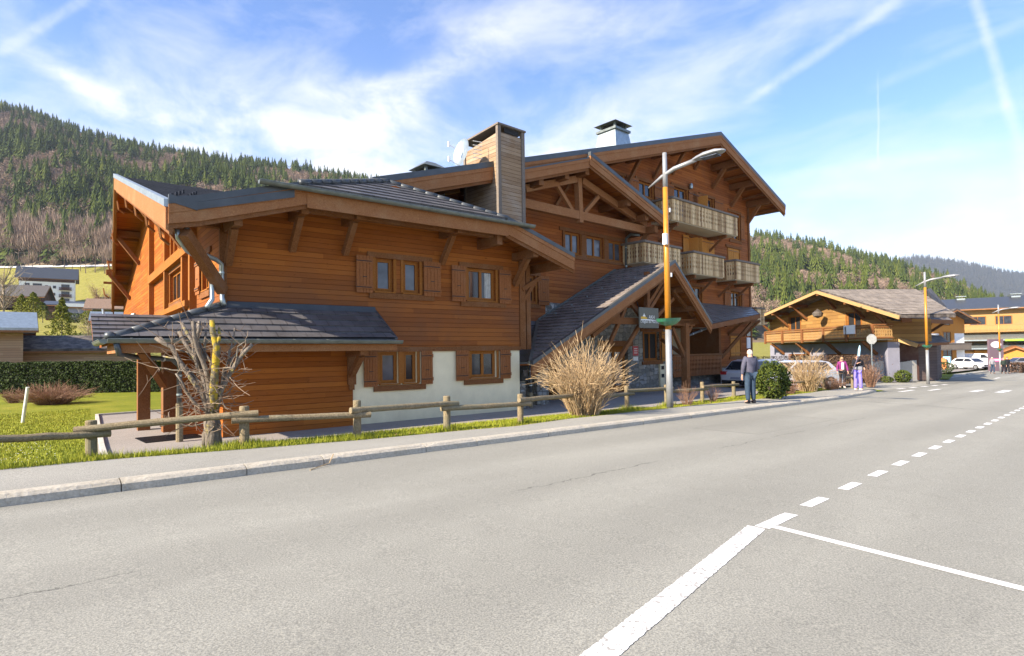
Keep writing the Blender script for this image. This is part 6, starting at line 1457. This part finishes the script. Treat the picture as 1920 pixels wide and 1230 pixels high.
# grey board fence in front of it
gf = thing('board_fence', 'tall weathered grey board fence beside the small brown shed', 'fence', KA(1650, 708, 41)); a = Vector(KA(1636, 708, 41)); b = Vector(KA(1722, 706, 42.6)); n = 34; m = MB()
for k in range(n):
    p = a.lerp(b, (k+.5)/n); h = 1.45+rnd.uniform(-.02, .02)+.06*math.sin(k*.25); w_ = (b-a).length/n*.47; d = (b-a).normalized()
    m.beam(Vector((p.x, p.y, -1.1)), Vector((p.x, p.y, -1.1+h)), w_*2, .025, tuple(Vector((-d.y, d.x, 0))))
m.build('boards', M_GREYW if False else timber('grey_fence', [(.30, .28, .25), (.42, .40, .36), (.52, .50, .46)]), gf)
m = MB(); m.beam(a+Vector((0, .1, 1.0)), b+Vector((0, .1, 1.0)), .06, .09); m.build('rail', M_RAILG, gf)
ss = thing('road_sign', 'octagonal road sign on a thin post seen from behind, right of the two women', 'sign', KA(1636, 718, 33)); q = ORG[ss.name]; zc_ = at(1636, 33, 636).z
m = MB(); m.tube([q-Vector((0, 0, .2)), Vector((q.x, q.y, zc_+.3))], .03, 8); m.build('post', M_ZINC, ss); m = MB(); C_ = Vector((q.x, q.y, zc_)); oc = []
for k in range(8): t = math.pi/8+k*math.pi/4; oc.append(C_+Vector((-.72*0+.30*math.cos(t)*_S1, -.30*math.cos(t)*_S0, .30*math.sin(t)))+Vector((-.02, -.03, 0)))
m.slab(oc, .015, (_S0, _S1, 0)); m.build('sign_plate', plain('sign_back', (.42, .42, .38), .5, .3), ss)
# ------------------------------------------------------------------ buildings at the far right
wc = at(1779, 76, 694); wc.z = -1.5
house('white_chalet', 'white chalet with an orange timber gable and shutters behind the car park', 'chalet', tuple(wc), hrot(0)+rad(90)*0+rad(20), 6.4, 9, 6.4, .36, M_STUCW, M_SHING, 1.3, 'y', band=4.6, wins=((-.3, 1.1, 1.6, 1.5, M_SHUTL), (-.3, 3.4, 1.3, 1.3, M_SHUTL), (-.4, 5.7, 1.4, 1.3, None)), balcs=((-3.2, 3.3, 2.5, .8, .8, M_RAILG),), chim_=True)
lc = at(1888, 97, 698); lc.z = -1.6
M_GLD2 = timber('golden_planks', [(.27, .15, .055), (.37, .215, .08), (.44, .27, .12)])
lb = house('long_hotel', 'long golden timber building with a dark metal roof filling the right edge', 'building', tuple(lc), FACE-.58, 23, 10, 9.6, .34, M_GLD2, M_METR, 1.2, wins=[(-7+k*3.4, 6.6, 2.0, 1.3, None) for k in range(3)]+[(-5, 2.2, 1.6, 1.4, None), (4, 2.2, 5, 1.8, None)], winc=M_WIN, balcs=((-9, 11, 5.4, 1.3, 1.1, M_GLD2),))
m = MB(); X, Y, Z = lc; m.slab([(X-10, Y-3.2, Z+4.0), (X+11, Y-3.2, Z+4.0), (X+11, Y+.1, Z+5.1), (X-10, Y+.1, Z+5.1)], .2); m.slab([(X-5, Y-3.6, Z+2.6), (X+11, Y-3.6, Z+2.6), (X+11, Y-.1, Z+3.6), (X-5, Y-.1, Z+3.6)], .2); m.build('canopy_roof', M_ZINC, lb)
m = MB(); m.box(X-.5, X+4.2, Y-3.4, Y-3.3, Z+3.72, Z+4.02); m.build('green_sign', plain('sign_green', (.22, .55, .04), .6), lb)
m = MB(); m.box(X-4.2, X+.4, Y-1.6, Y-.2, Z+.1, Z+2.2); m.build('bay', M_SHUTL, lb)
for k, x_ in enumerate((-6, 1.5, 8)):
    m = MB(); m.box(X+x_, X+x_+1.2, Y+4.4, Y+5.4, Z+10.2, Z+11.5); m.box(X+x_-.15, X+x_+1.35, Y+4.25, Y+5.55, Z+11.8, Z+11.9); m.build('chimney', M_ZINC, lb)
py = at(1868, 68, 700); sp = thing('sign_pylon', 'tall purple sign pylon with a white oval and a pink band behind the farthest lamp', 'sign', (py.x, py.y, -1.6))
M_PUR = plain('pylon_purple', (.13, .085, .105), .6, 0, .04); dx, dy = _S1, -_S0
def pyl(a, z, o): return (py.x+dx*a-_S0*o, py.y+dy*a-_S1*o, z)
def pbox(m, a0, a1, z0, z1, o0, o1): m.hexa([pyl(a0, z0, o1), pyl(a1, z0, o1), pyl(a1, z0, o0), pyl(a0, z0, o0), pyl(a0, z1, o1), pyl(a1, z1, o1), pyl(a1, z1, o0), pyl(a0, z1, o0)])
zt_ = at(1868, 68, 636).z; zp = at(1868, 68, 675).z; zo = at(1868, 68, 646).z
m = MB(); pbox(m, -.82, .82, -1.6, zt_, -.15, .15); m.build('pylon', M_PUR, sp); m = MB(); pbox(m, -.83, .83, zp-.18, zp+.18, .151, .17); m.build('pink_band', plain('pink', (.75, .16, .35), .6), sp)
m = MB(); m.face([pyl(-.05+.62*math.cos(t), zo+.36*math.sin(t)*(1 if abs(math.cos(t)) < .95 else .8), .16) for t in [2*math.pi*k/24 for k in range(24)]]); m.build('white_oval', M_WHITE, sp); m = MB(); pbox(m, -.5, .45, zp-.03, zp+.06, .172, .175); m.build('band_lettering', M_WHITE, sp)
m = MB(); m.face([pyl(-.02, zo+.06, .165), pyl(.08, zo+.0, .165), pyl(-.12, zo+.0, .165)]); m.build('oval_mark', M_PUR, sp)
q = at(1904, 82, 672); kk = house('timber_kiosk', 'small orange timber kiosk with a pitched roof right of the sign pylon', 'kiosk', (q.x, q.y, -1.6), FACE-.6, 3.4, 3, 2.0, .45, M_SHUTL, M_BEAM, .5, 'y')
leafbush('box_hedge', 'clipped brown hedge at the right edge beside the grey car', tuple(at(1906, 62, 698)), 1.8, .6, .95, 2500, .07, MATS['dry_leaf'], 'hedge', True, False)
q = at(1772, 60, 700); leafbush('dark_shrub', 'dark shrub at the edge of the car park next to the small brown shed', (q.x, q.y, q.z), .8, .8, 1.2, 700, .08, M_LEAFD)
q = at(1763, 45, 707); g_ = MB(); A_, B_2, C_2 = KA(1763, 704, 46), KA(1835, 697, 54), KA(1763, 694, 54); tag(sheet('green_verge', M_GRASS, [55.5, 58, 62, 66, 70], lambda x: 9.2+.14*(x-55), lambda x: 12.4, lambda x, y: rz_(x)+.05, 1, .0), kind='structure')
m = MB()
for k in range(9):
    x = 70+k*1.4; m.hexa([(x, 10.2, rz_(x)-.05), (x+1.37, 10.2, rz_(x)-.05), (x+1.37, 10.4, rz_(x)-.05), (x, 10.4, rz_(x)-.05), (x, 10.2, rz_(x)+.13), (x+1.37, 10.2, rz_(x)+.13), (x+1.37, 10.4, rz_(x)+.13), (x, 10.4, rz_(x)+.13)])
tag(m.build('kerb', km), kind='structure')
# ------------------------------------------------------------------ cars
M_RUB = plain('tyre', (.02, .02, .022), .85); M_RIM = plain('rim', (.45, .46, .48), .3, .8)
M_LT = plain('headlight', (.72, .74, .76), .15); M_TL = plain('tail_light', (.35, .02, .02), .25)
def paint(name, c):
    m, N, b = newmat(name); b.inputs['Base Color'].default_value = c4(c); b.inputs['Roughness'].default_value = .28; b.inputs['Coat Weight'].default_value = .7; b.inputs['Metallic'].default_value = .15; return m
P_WHITE = paint('white_car_paint', (.74, .75, .76)); P_SILV = paint('silver_car_paint', (.50, .50, .52)); P_GREY = paint('grey_car_paint', (.22, .22, .24)); P_DK = paint('dark_car_paint', (.04, .045, .05))
def car(name, label, cat, loc, rot, mat, L=4.2, Wd=1.78, H=1.46, van=False, group=None):
    t = thing(name, label, cat, (0, 0, 0), group); h = H/1.46; r = .32
    if van: lo = [(-.5, .32), (-.5, .9), (-.495, .98), (.30, 1.0), (.47, .90), (.5, .70), (.5, .30)]; up = [(-.49, .98), (-.475, 1.42), (-.44, 1.46), (.12, 1.46), (.20, 1.42), (.34, 1.0)]
    else: lo = [(-.5, .40), (-.495, .82), (-.46, .92), (-.2, .95), (.22, .93), (.42, .84), (.485, .70), (.5, .55), (.49, .28), (-.49, .28)]; up = [(-.455, .92), (-.34, 1.36), (-.22, 1.45), (.02, 1.46), (.10, 1.41), (.27, .94)]
    def loft(prof, w0, w1, zr):
        m = MB(); n = len(prof); ys = [(-1, .94), (-.93, 1.0), (.93, 1.0), (1, .94)]
        ring = lambda sgn, inn: [(x*L*(inn if True else 1), sgn*(w0+(w1-w0)*max(0, (z-zr[0])/(zr[1]-zr[0])))*Wd/2, z*h) for x, z in prof]
        A = ring(-1, .985); B_ = ring(-.9, 1.0); C = ring(.9, 1.0); D = ring(1, .985)
        for p, q in ((A, B_), (B_, C), (C, D)):
            for i in range(n): j = (i+1) % n; m.face([p[i], p[j], q[j], q[i]])
        m.face(A[::-1]); m.face(D); return m
    m = loft(lo, .97, 1.0, (.3, 1.0)); bdy = m.build('body', mat, t, smooth=False, bevel=.03)
    m = loft(up, .93, .74, (.92, 1.46)); m.build('cabin', mat, t, bevel=.03)
    g = MB(); U = dict(van=van)
    zb, zt = (1.02, 1.36) if van else (.97, 1.36)
    def wy(z): return (.93-(.19)*(z-.92)/.54)*Wd/2+.006
    fx = [(.335, .215)] if van else [(.262, .118)]
    xb, xt = fx[0]; g.face([((xb)*L+.01, -wy(zb)*.9, zb*h), ((xb)*L+.01, wy(zb)*.9, zb*h), ((xt)*L+.012, wy(zt)*.88, zt*h), ((xt)*L+.012, -wy(zt)*.88, zt*h)])
    xb, xt = (-.494, -.482) if van else (-.452, -.345); g.face([(xb*L-.012, wy(zb)*.88, zb*h), (xb*L-.012, -wy(zb)*.88, zb*h), (xt*L-.012, -wy(zt)*.86, zt*h), (xt*L-.012, wy(zt)*.86, zt*h)])
    for s in (-1, 1):
        for a, b, c, d in (((-.05, .245, .10, -.03),) if not van else ()) + (((-.36, -.07, -.05, -.29),) if not van else ((.10, .31, .20, .10),)):
            g.face([(a*L, s*wy(zb), zb*h), (b*L, s*wy(zb), zb*h), (c*L, s*wy(zt), zt*h), (d*L, s*wy(zt), zt*h)])
    g.build('window', M_GLASS, t)
    for x in (-.31, .32):
        for s in (-1, 1):
            w = MB(); w.tube([(x*L, s*(Wd/2-.20), r), (x*L, s*(Wd/2+.005), r)], r, 20); wl_ = w.build('wheel', M_RUB, t); w = MB(); w.tube([(x*L, s*(Wd/2), r), (x*L, s*(Wd/2+.02), r)], r*.62, 14); w.build('rim', M_RIM, wl_)
    for s in (-1, 1):
        m = MB(); m.hexa([(L*.468, s*Wd*.30, .62*h), (L*.505, s*Wd*.30, .62*h), (L*.47, s*Wd*.49, .64*h), (L*.44, s*Wd*.49, .64*h), (L*.462, s*Wd*.30, .76*h), (L*.492, s*Wd*.30, .74*h), (L*.455, s*Wd*.49, .78*h), (L*.43, s*Wd*.49, .78*h)]); m.build('headlight', M_LT, t)
        m = MB(); m.box(-L*.503, -L*.47, min(s*Wd*.30, s*Wd*.49), max(s*Wd*.30, s*Wd*.49), .72*h, .88*h); m.build('tail_light', M_TL, t)
        m = MB(); m.box(L*.2, L*.23, min(s*Wd*.5, s*Wd*.58), max(s*Wd*.5, s*Wd*.58), .92*h, 1.04*h); m.build('wing_mirror', mat, t)
    m = MB(); m.box(L*.485, L*.508, -Wd*.26, Wd*.26, .44*h, .60*h); m.box(L*.478, L*.504, -Wd*.44, Wd*.44, .24*h, .36*h); m.box(-L*.506, -L*.48, -Wd*.44, Wd*.44, .26*h, .46*h); m.build('grille', M_IRON, t)
    m = MB(); m.box(-L*.511, -L*.506, -.26, .26, .52*h, .62*h); m.box(L*.508, L*.512, -.26, .26, .38*h, .48*h); m.build('number_plate', M_STUCG, t)
    t.location = loc; t.rotation_euler = (0, 0, rot); return t
q = at(1415, 28.5, 722); car('parked_car', 'silver car with a dark rear parked by the chalet corner, half hidden by the man', 'car', (q.x+1.3, q.y+.3, -.60), rad(-10), P_SILV, 4.0, 1.75, 1.5)
q = at(1492, 29.5, 712); car('parked_car', 'pale blue car parked between the round laurel and the straw brown bush', 'car', (q.x, q.y, -.66), rad(150), paint('pale_blue_paint', (.42, .48, .56)), 4.2)
q = at(1802, 78, 690); car('parked_car', 'white hatchback in profile, leftmost of the cars in the far car park', 'car', (q.x, q.y, rz_(q.x)+.12), rad(-43.6+180), P_WHITE, 4.1)
q = at(1820, 73, 692); car('parked_car', 'white car facing the road with a black grille in front of the van', 'car', (q.x, q.y, rz_(q.x)+.12), rad(46.4+180+12), P_WHITE, 4.2)
q = at(1838, 77, 691); car('parked_van', 'white high-roofed van in the far car park behind the white car', 'van', (q.x, q.y, rz_(q.x)+.12), rad(46.4+180+25), P_WHITE, 4.6, 1.9, 2.0, True)
q = at(1914, 75, 690); car('parked_car', 'dark grey car at the right edge behind the clipped brown hedge', 'car', (q.x, q.y, rz_(q.x)+.12), rad(-43.6+170), P_GREY, 4.3)
q = at(1900, 84, 686); car('parked_car', 'light silver car further back behind the farthest lamp post', 'car', (q.x, q.y, rz_(q.x)+.12), rad(-43.6+180), P_SILV, 4.2)
q = at(1769, 70, 692); bb_ = thing('street_bin', 'orange and blue recycling bins at the edge of the far car park', 'bin', (q.x, q.y, q.z)); m = MB(); X, Y, Z = q; m.box(X-.35, X+.35, Y-.35, Y+.35, Z, Z+1.2); m.tube([(X, Y, Z+1.2), (X, Y, Z+1.35)], [.32, .1], 10); m.build('bin', plain('bin_orange', (.55, .16, .04), .6), bb_); m = MB(); m.box(X+.5, X+1.2, Y-.6, Y+.1, Z+.7, Z+1.5); m.tube([(X+.85, Y-.25, Z), (X+.85, Y-.25, Z+.8)], .05); m.build('blue_bin', plain('bin_blue', (.25, .5, .62), .6), bb_)

# ------------------------------------------------------------------ people
def skin(name, verts, edges, mat, parent, root=0, sub=1):
    me = bpy.data.meshes.new(name); me.from_pydata([v[:3] for v in verts], edges, []); me.materials.append(mat)
    ob = bpy.data.objects.new(name, me); COL.objects.link(ob); ob.parent = parent; ORG[ob.name] = Vector((0, 0, 0))
    s = ob.modifiers.new('skin', 'SKIN'); s.use_smooth_shade = True
    if not me.skin_vertices: me.skin_vertices.new()
    for i, v in enumerate(verts):
        d = me.skin_vertices[0].data[i]; d.radius = (v[3], v[4] if len(v) > 4 else v[3]); d.use_root = (i == root)
    if sub: u = ob.modifiers.new('sub', 'SUBSURF'); u.levels = sub; u.render_levels = sub
    return ob
SKINM = plain('skin', (.55, .32, .23), .6, 0, .05, 20)
def person(label, loc, rz, H, J, cl, hair, extra=None, build=1.0):
    """J: joint overrides; figure faces local -Y... z up, all in metres for H=1.72"""
    t = thing('person', label, 'person', (0, 0, 0)); k = H/1.72
    j = dict(pel=(0, 0, .95), wst=(0, 0, 1.08), chs=(0, .01, 1.28), nk=(0, .015, 1.45), hd=(0, -.005, 1.56), tp=(0, -.005, 1.66),
             hl=(.085, 0, .90), kl=(.095, -.02, .50), al=(.10, .02, .08), tl=(.11, -.13, .035), hr=(-.085, 0, .90), kr=(-.095, -.02, .50), ar=(-.10, .02, .08), tr=(-.11, -.13, .035),
             sl=(.17, .01, 1.40), el=(.23, .03, 1.13), wl=(.245, -.03, .90), sr=(-.17, .01, 1.40), er=(-.23, .03, 1.13), wr=(-.245, -.03, .90))
    j.update(J); g = lambda n, r, r2=None: tuple(c*k for c in j[n])+(r*k*build, (r2 or r)*k*build)
    V = [g('pel', .13, .10), g('wst', .12, .09), g('chs', .135, .10), g('nk', .052), g('hd', .074, .088), g('tp', .055, .062)]; E = [(0, 1), (1, 2), (2, 3), (3, 4), (4, 5)]
    for s in 'lr':
        i = len(V); V += [g('h'+s, .085), g('k'+s, .058), g('a'+s, .04), g('t'+s, .035)]; E += [(0, i), (i, i+1), (i+1, i+2), (i+2, i+3)]
        i = len(V); V += [g('s'+s, .055), g('e'+s, .038), g('w'+s, .025)]; E += [(2, i), (i, i+1), (i+1, i+2)]
        w = Vector(j['w'+s]); d = (w-Vector(j['e'+s])).normalized(); sd = d.cross(Vector((0, 1, 0.01))).normalized(); if_ = 1 if s == 'l' else -1
        pm_ = w+d*.055; i = len(V); V.append(tuple(pm_*k)+(.030*k, .016*k)); E.append((i-1, i)); pal = i
        for f, (off, L) in enumerate(((-.027, .062), (-.009, .072), (.009, .068), (.027, .052))):
            a = pm_+d*.038+Vector((0, 1, 0))*off*1.0; b = a+d*L*.55+Vector((-.010*if_, 0, 0)); c = b+d*L*.42+Vector((-.022*if_, 0, 0)); i = len(V)
            V += [tuple(a*k)+(.0095*k,), tuple(b*k)+(.0088*k,), tuple(c*k)+(.007*k,)]; E += [(pal, i), (i, i+1), (i+1, i+2)]
        a = pm_+Vector((0, -.035, 0))-d*.02; b = a+d*.035+Vector((0, -.014, 0)); i = len(V); V += [tuple(a*k)+(.010*k,), tuple(b*k)+(.008*k,)]; E += [(pal, i), (i, i+1)]
    skin('body', V, E, SKINM, t)
    jr = 1.16
    if cl.get('jacket'):
        V = [g('pel', .150*jr*.95, .12), g('wst', .145*jr*.95, .115), g('chs', .155*jr, .12), (j['nk'][0]*k, j['nk'][1]*k, (j['nk'][2]-.03)*k, .075*k, .075*k)]; 
        V[0] = (V[0][0], V[0][1], V[0][2]-cl.get('hem', .08)*k, V[0][3], V[0][4]); E = [(0, 1), (1, 2), (2, 3)]
        for s in 'lr': i = len(V); V += [g('s'+s, .082), g('e'+s, .062), tuple(c*k for c in (Vector(j['w'+s])*.93+Vector(j['e'+s])*.07))+(.048*k, .048*k)]; E += [(2, i), (i, i+1), (i+1, i+2)]
        skin('jacket', V, E, cl['jacket'], t)
    if cl.get('trousers'):
        V = [g('pel', .128, .105)]; E = []
        for s in 'lr': i = len(V); V += [g('h'+s, .098), g('k'+s, cl.get('knee', .078)), tuple(c*k for c in (j['a'+s][0], j['a'+s][1], j['a'+s][2]+.0))+(cl.get('cuff', .070)*k,)*2]; E += [(0, i), (i, i+1), (i+1, i+2)]
        skin('trousers', V, E, cl['trousers'], t)
    for s in 'lr':
        a, b = Vector(j['a'+s]), Vector(j['t'+s]); skin('shoe', [tuple((a+(a-b)*.28-Vector((0, 0, .03)))*k)+(.042*k,), tuple((a-Vector((0, 0, .02)))*k)+(.048*k,), tuple(((a+b)/2-Vector((0, 0, .012)))*k)+(.046*k, .04*k), tuple(b*k)+(.036*k, .03*k)], [(0, 1), (1, 2), (2, 3)], cl['shoe'], t, 1)
    h = Vector(j['hd'])*k; m = MB(); hr_, hl = hair[1], hair[2] if len(hair) > 2 else 0
    for a in range(7):
        for b in range(14):
            def P_(a, b):
                th = math.pi*a/7*.62; ph = 2*math.pi*b/14; back = math.sin(ph)
                if back < -.25: th *= .58
                return h+Vector((math.sin(th)*math.cos(ph)*.086*k, math.sin(th)*math.sin(ph)*.10*k+.008*k, .012*k+math.cos(th)*.112*k))*1.06*hr_
            m.face([P_(a, b), P_(a+1, b), P_(a+1, b+1), P_(a, b+1)])
    m.build('hair', hair[0], t, org=Vector((0, 0, 0)), smooth=True)
    if hl: skin('long_hair', [tuple(h+Vector((0, .05, .03))*k)+(.075*k, .05*k), tuple(h+Vector((0, .075, -.12))*k)+(.09*k, .045*k), tuple(h+Vector((0, .08, -.12-hl))*k)+(.05*k, .03*k)], [(0, 1), (1, 2)], hair[0], t, 0)
    m = MB(); f = h+Vector((0, -.088*k, -.01*k)); m.hexa([f+Vector(p)*k for p in ((-.012, .01, -.03), (.012, .01, -.03), (.004, -.0, .02), (-.004, -.0, .02), (-.010, -.018, -.028), (.010, -.018, -.028), (.004, -.002, .02), (-.004, -.002, .02))]); m.build('nose', SKINM, t, org=Vector((0, 0, 0)))
    m = MB()
    for s in (-1, 1): m.box(f.x+s*.034*k-.012*k, f.x+s*.034*k+.012*k, f.y-.004*k, f.y+.02*k, f.z+.012*k, f.z+.022*k)
    m.box(f.x-.022*k, f.x+.022*k, f.y-.0*k, f.y+.02*k, f.z-.052*k, f.z-.045*k); m.build('eyes_and_mouth', plain('face_dark', (.12, .05, .04)) if 'face_dark' not in MATS else MATS['face_dark'], t, org=Vector((0, 0, 0)))
    for s in (-1, 1): m = MB(); m.lathe((h.x+s*.084*k, h.y+.005*k, h.z-.03*k), [(.008*k, 0), (.014*k, .02*k), (.017*k, .04*k), (.008*k, .055*k)], 8); m.build('ear', SKINM, t, org=Vector((0, 0, 0)), smooth=True)
    if extra: extra(t, k, h, j)
    t.location = loc; t.rotation_euler = (0, 0, rz); return t
cloth = lambda n, c: plain(n, c, .85, 0, .10, 14, .2, .5)
C_NAVY = cloth('navy_jacket', (.085, .085, .12)); C_JEAN = cloth('blue_jeans', (.035, .06, .095)); C_BLK = cloth('black_cloth', (.018, .018, .022)); C_PUR = cloth('violet_trousers', (.22, .18, .62)); C_WHT = cloth('white_shoes', (.72, .68, .66)); C_PLUM = cloth('plum_jacket', (.20, .03, .14)); C_GRY = cloth('grey_jacket', (.25, .25, .27)); C_DG = cloth('dark_green_jacket', (.03, .045, .035))
H_GREY = plain('grey_hair', (.52, .42, .36), .8); H_BLOND = plain('blond_hair', (.50, .30, .16), .7); H_DARK = plain('dark_hair', (.05, .03, .025), .6)
mp = gnd(1408, 757, .12); mp.z = rz_(mp.x)+.125
away = math.atan2(1, 0)-rad(90)+rad(90-46.4)*0
def facing(az_world): return az_world+math.pi/2       # local -Y points to az_world
person('man in a dark navy jacket and blue jeans seen from behind, standing by the kerb', mp, facing(rad(60)), 1.71,
       dict(al=(.115, .03, .08), tl=(.14, -.11, .035), ar=(-.115, -.02, .08), tr=(-.13, -.16, .035), kl=(.11, .0, .50), kr=(-.10, -.03, .5), el=(.26, .02, 1.13), wl=(.27, -.02, .88), er=(-.25, -.0, 1.12), wr=(-.23, -.10, .91)),
       dict(jacket=C_NAVY, trousers=C_JEAN, shoe=C_BLK, hem=.13), (H_GREY, .93), build=1.12)
def shades(t, k, h, j):
    m = MB(); m.box(h.x-.075*k, h.x+.075*k, h.y-.104*k, h.y-.085*k, h.z+.0*k, h.z+.028*k); m.build('sunglasses', M_IRON, t, org=Vector((0, 0, 0)))
def w1x(t, k, h, j):
    shades(t, k, h, j); skin('collar', [(-.12*k, .02, 1.44*k, .05*k), (0, .09*k, 1.46*k, .06*k), (.12*k, .02, 1.44*k, .05*k)], [(0, 1), (1, 2)], plain('fur_peach', (.62, .33, .24), .95, 0, .2, 30), t, 1); m = MB(); m.box(-.065*k, .065*k, -.165*k, -.12*k, 1.02*k, 1.40*k); m.build('white_top', C_WHT, t, org=Vector((0, 0, 0)), bevel=.02)
def w2x(t, k, h, j):
    shades(t, k, h, j); m = MB(); m.hexa([(x*k, y*k, z*k) for x, y, z in ((-.16, -.13, 1.0), (.17, -.13, .93), (.18, .1, .93), (-.16, .1, 1.0), (-.165, -.14, 1.10), (.175, -.14, 1.17), (.18, .1, 1.17), (-.165, .1, 1.1))]); m.build('belt_bag', C_GRY, t, org=Vector((0, 0, 0)), bevel=.03)
p1 = gnd(1580, 728, .12); p1.z = rz_(p1.x)+.125; p2 = gnd(1609, 732, .12); p2.z = rz_(p2.x)+.125
person('woman in a plum and black jacket with blond hair and sunglasses walking on the left', p1, facing(rad(210)), 1.56,
       dict(kl=(.08, -.10, .50), al=(.08, -.12, .09), tl=(.09, -.26, .05), kr=(-.08, .0, .5), ar=(-.08, .14, .10), tr=(-.09, .02, .035), el=(.24, -.02, 1.14), wl=(.25, -.12, .92)), dict(jacket=C_PLUM, trousers=C_BLK, shoe=C_WHT, hem=.02, knee=.07, cuff=.055), (H_BLOND, 1.04, .16), w1x)
wm2 = person('woman in a black jacket and violet trousers with sunglasses, carrying skis', p2, facing(rad(215)), 1.66,
       dict(er=(-.22, -.06, 1.18), wr=(-.10, -.26, 1.28), el=(.27, .06, 1.15), wl=(.25, -.10, 1.06), kl=(.09, -.07, .50), al=(.10, -.06, .08), tl=(.11, -.20, .04)), dict(jacket=C_BLK, trousers=C_PUR, shoe=C_WHT, hem=.0, knee=.088, cuff=.086), (H_DARK, 1.04, .1), w2x)
sk = thing('skis', 'pair of skis with pale blue tips held up by the woman in violet trousers', 'skis', p2); D2 = (p2-EYE).dot(FWD)
m = MB(); a = at(1597, D2-.25, 700); b = at(1610, D2-.1, 668); c = at(1612, D2, 648)
m.beam(a, b, .09, .03, (0, 1, .2)); m.build('ski', plain('ski_dark', (.06, .05, .09), .3), sk); m = MB(); m.tube([b, b.lerp(c, .6), c], [.045, .055, .02], 8); m.build('ski_tip', plain('ski_blue', (.35, .60, .72), .3), sk)
for (u, v, lab, jk, tr_, hr_, Hh) in ((1861, 696, 'distant person in a grey jumper walking on the far pavement', C_GRY, C_JEAN, H_GREY, 1.68), (1889, 697, 'distant person in dark clothes with a cap right of the farthest lamp', C_BLK, C_BLK, H_DARK, 1.72), (1882, 696, 'distant person in a dark green coat just left of the one with the cap', C_DG, C_BLK, H_BLOND, 1.62)):
    q = at(u, 58, v); q.z = rz_(q.x)+.03
    person(lab, q, facing(rad(220)), Hh, dict(kl=(.08, -.10, .50), al=(.08, -.12, .09), tl=(.09, -.26, .05), ar=(-.08, .14, .10), tr=(-.09, .02, .035)), dict(jacket=jk, trousers=tr_, shoe=C_BLK), (hr_, 1.05))

# ------------------------------------------------------------------ air
HAZE = True
if HAZE:
    m = MB(); m.box(-2600, 3600, -300, 3600, -25, 520); hm = bpy.data.materials.new('haze'); hm.use_nodes = True; t = hm.node_tree
    for n in list(t.nodes): t.nodes.remove(n)
    o = t.nodes.new('ShaderNodeOutputMaterial'); v = t.nodes.new('ShaderNodeVolumePrincipled'); v.inputs['Color'].default_value = (.72, .84, 1, 1); v.inputs['Density'].default_value = .00010; v.inputs['Anisotropy'].default_value = .2
    t.links.new(v.outputs[0], o.inputs['Volume']); hzo = m.build('haze', hm); tag(hzo, kind='stuff')
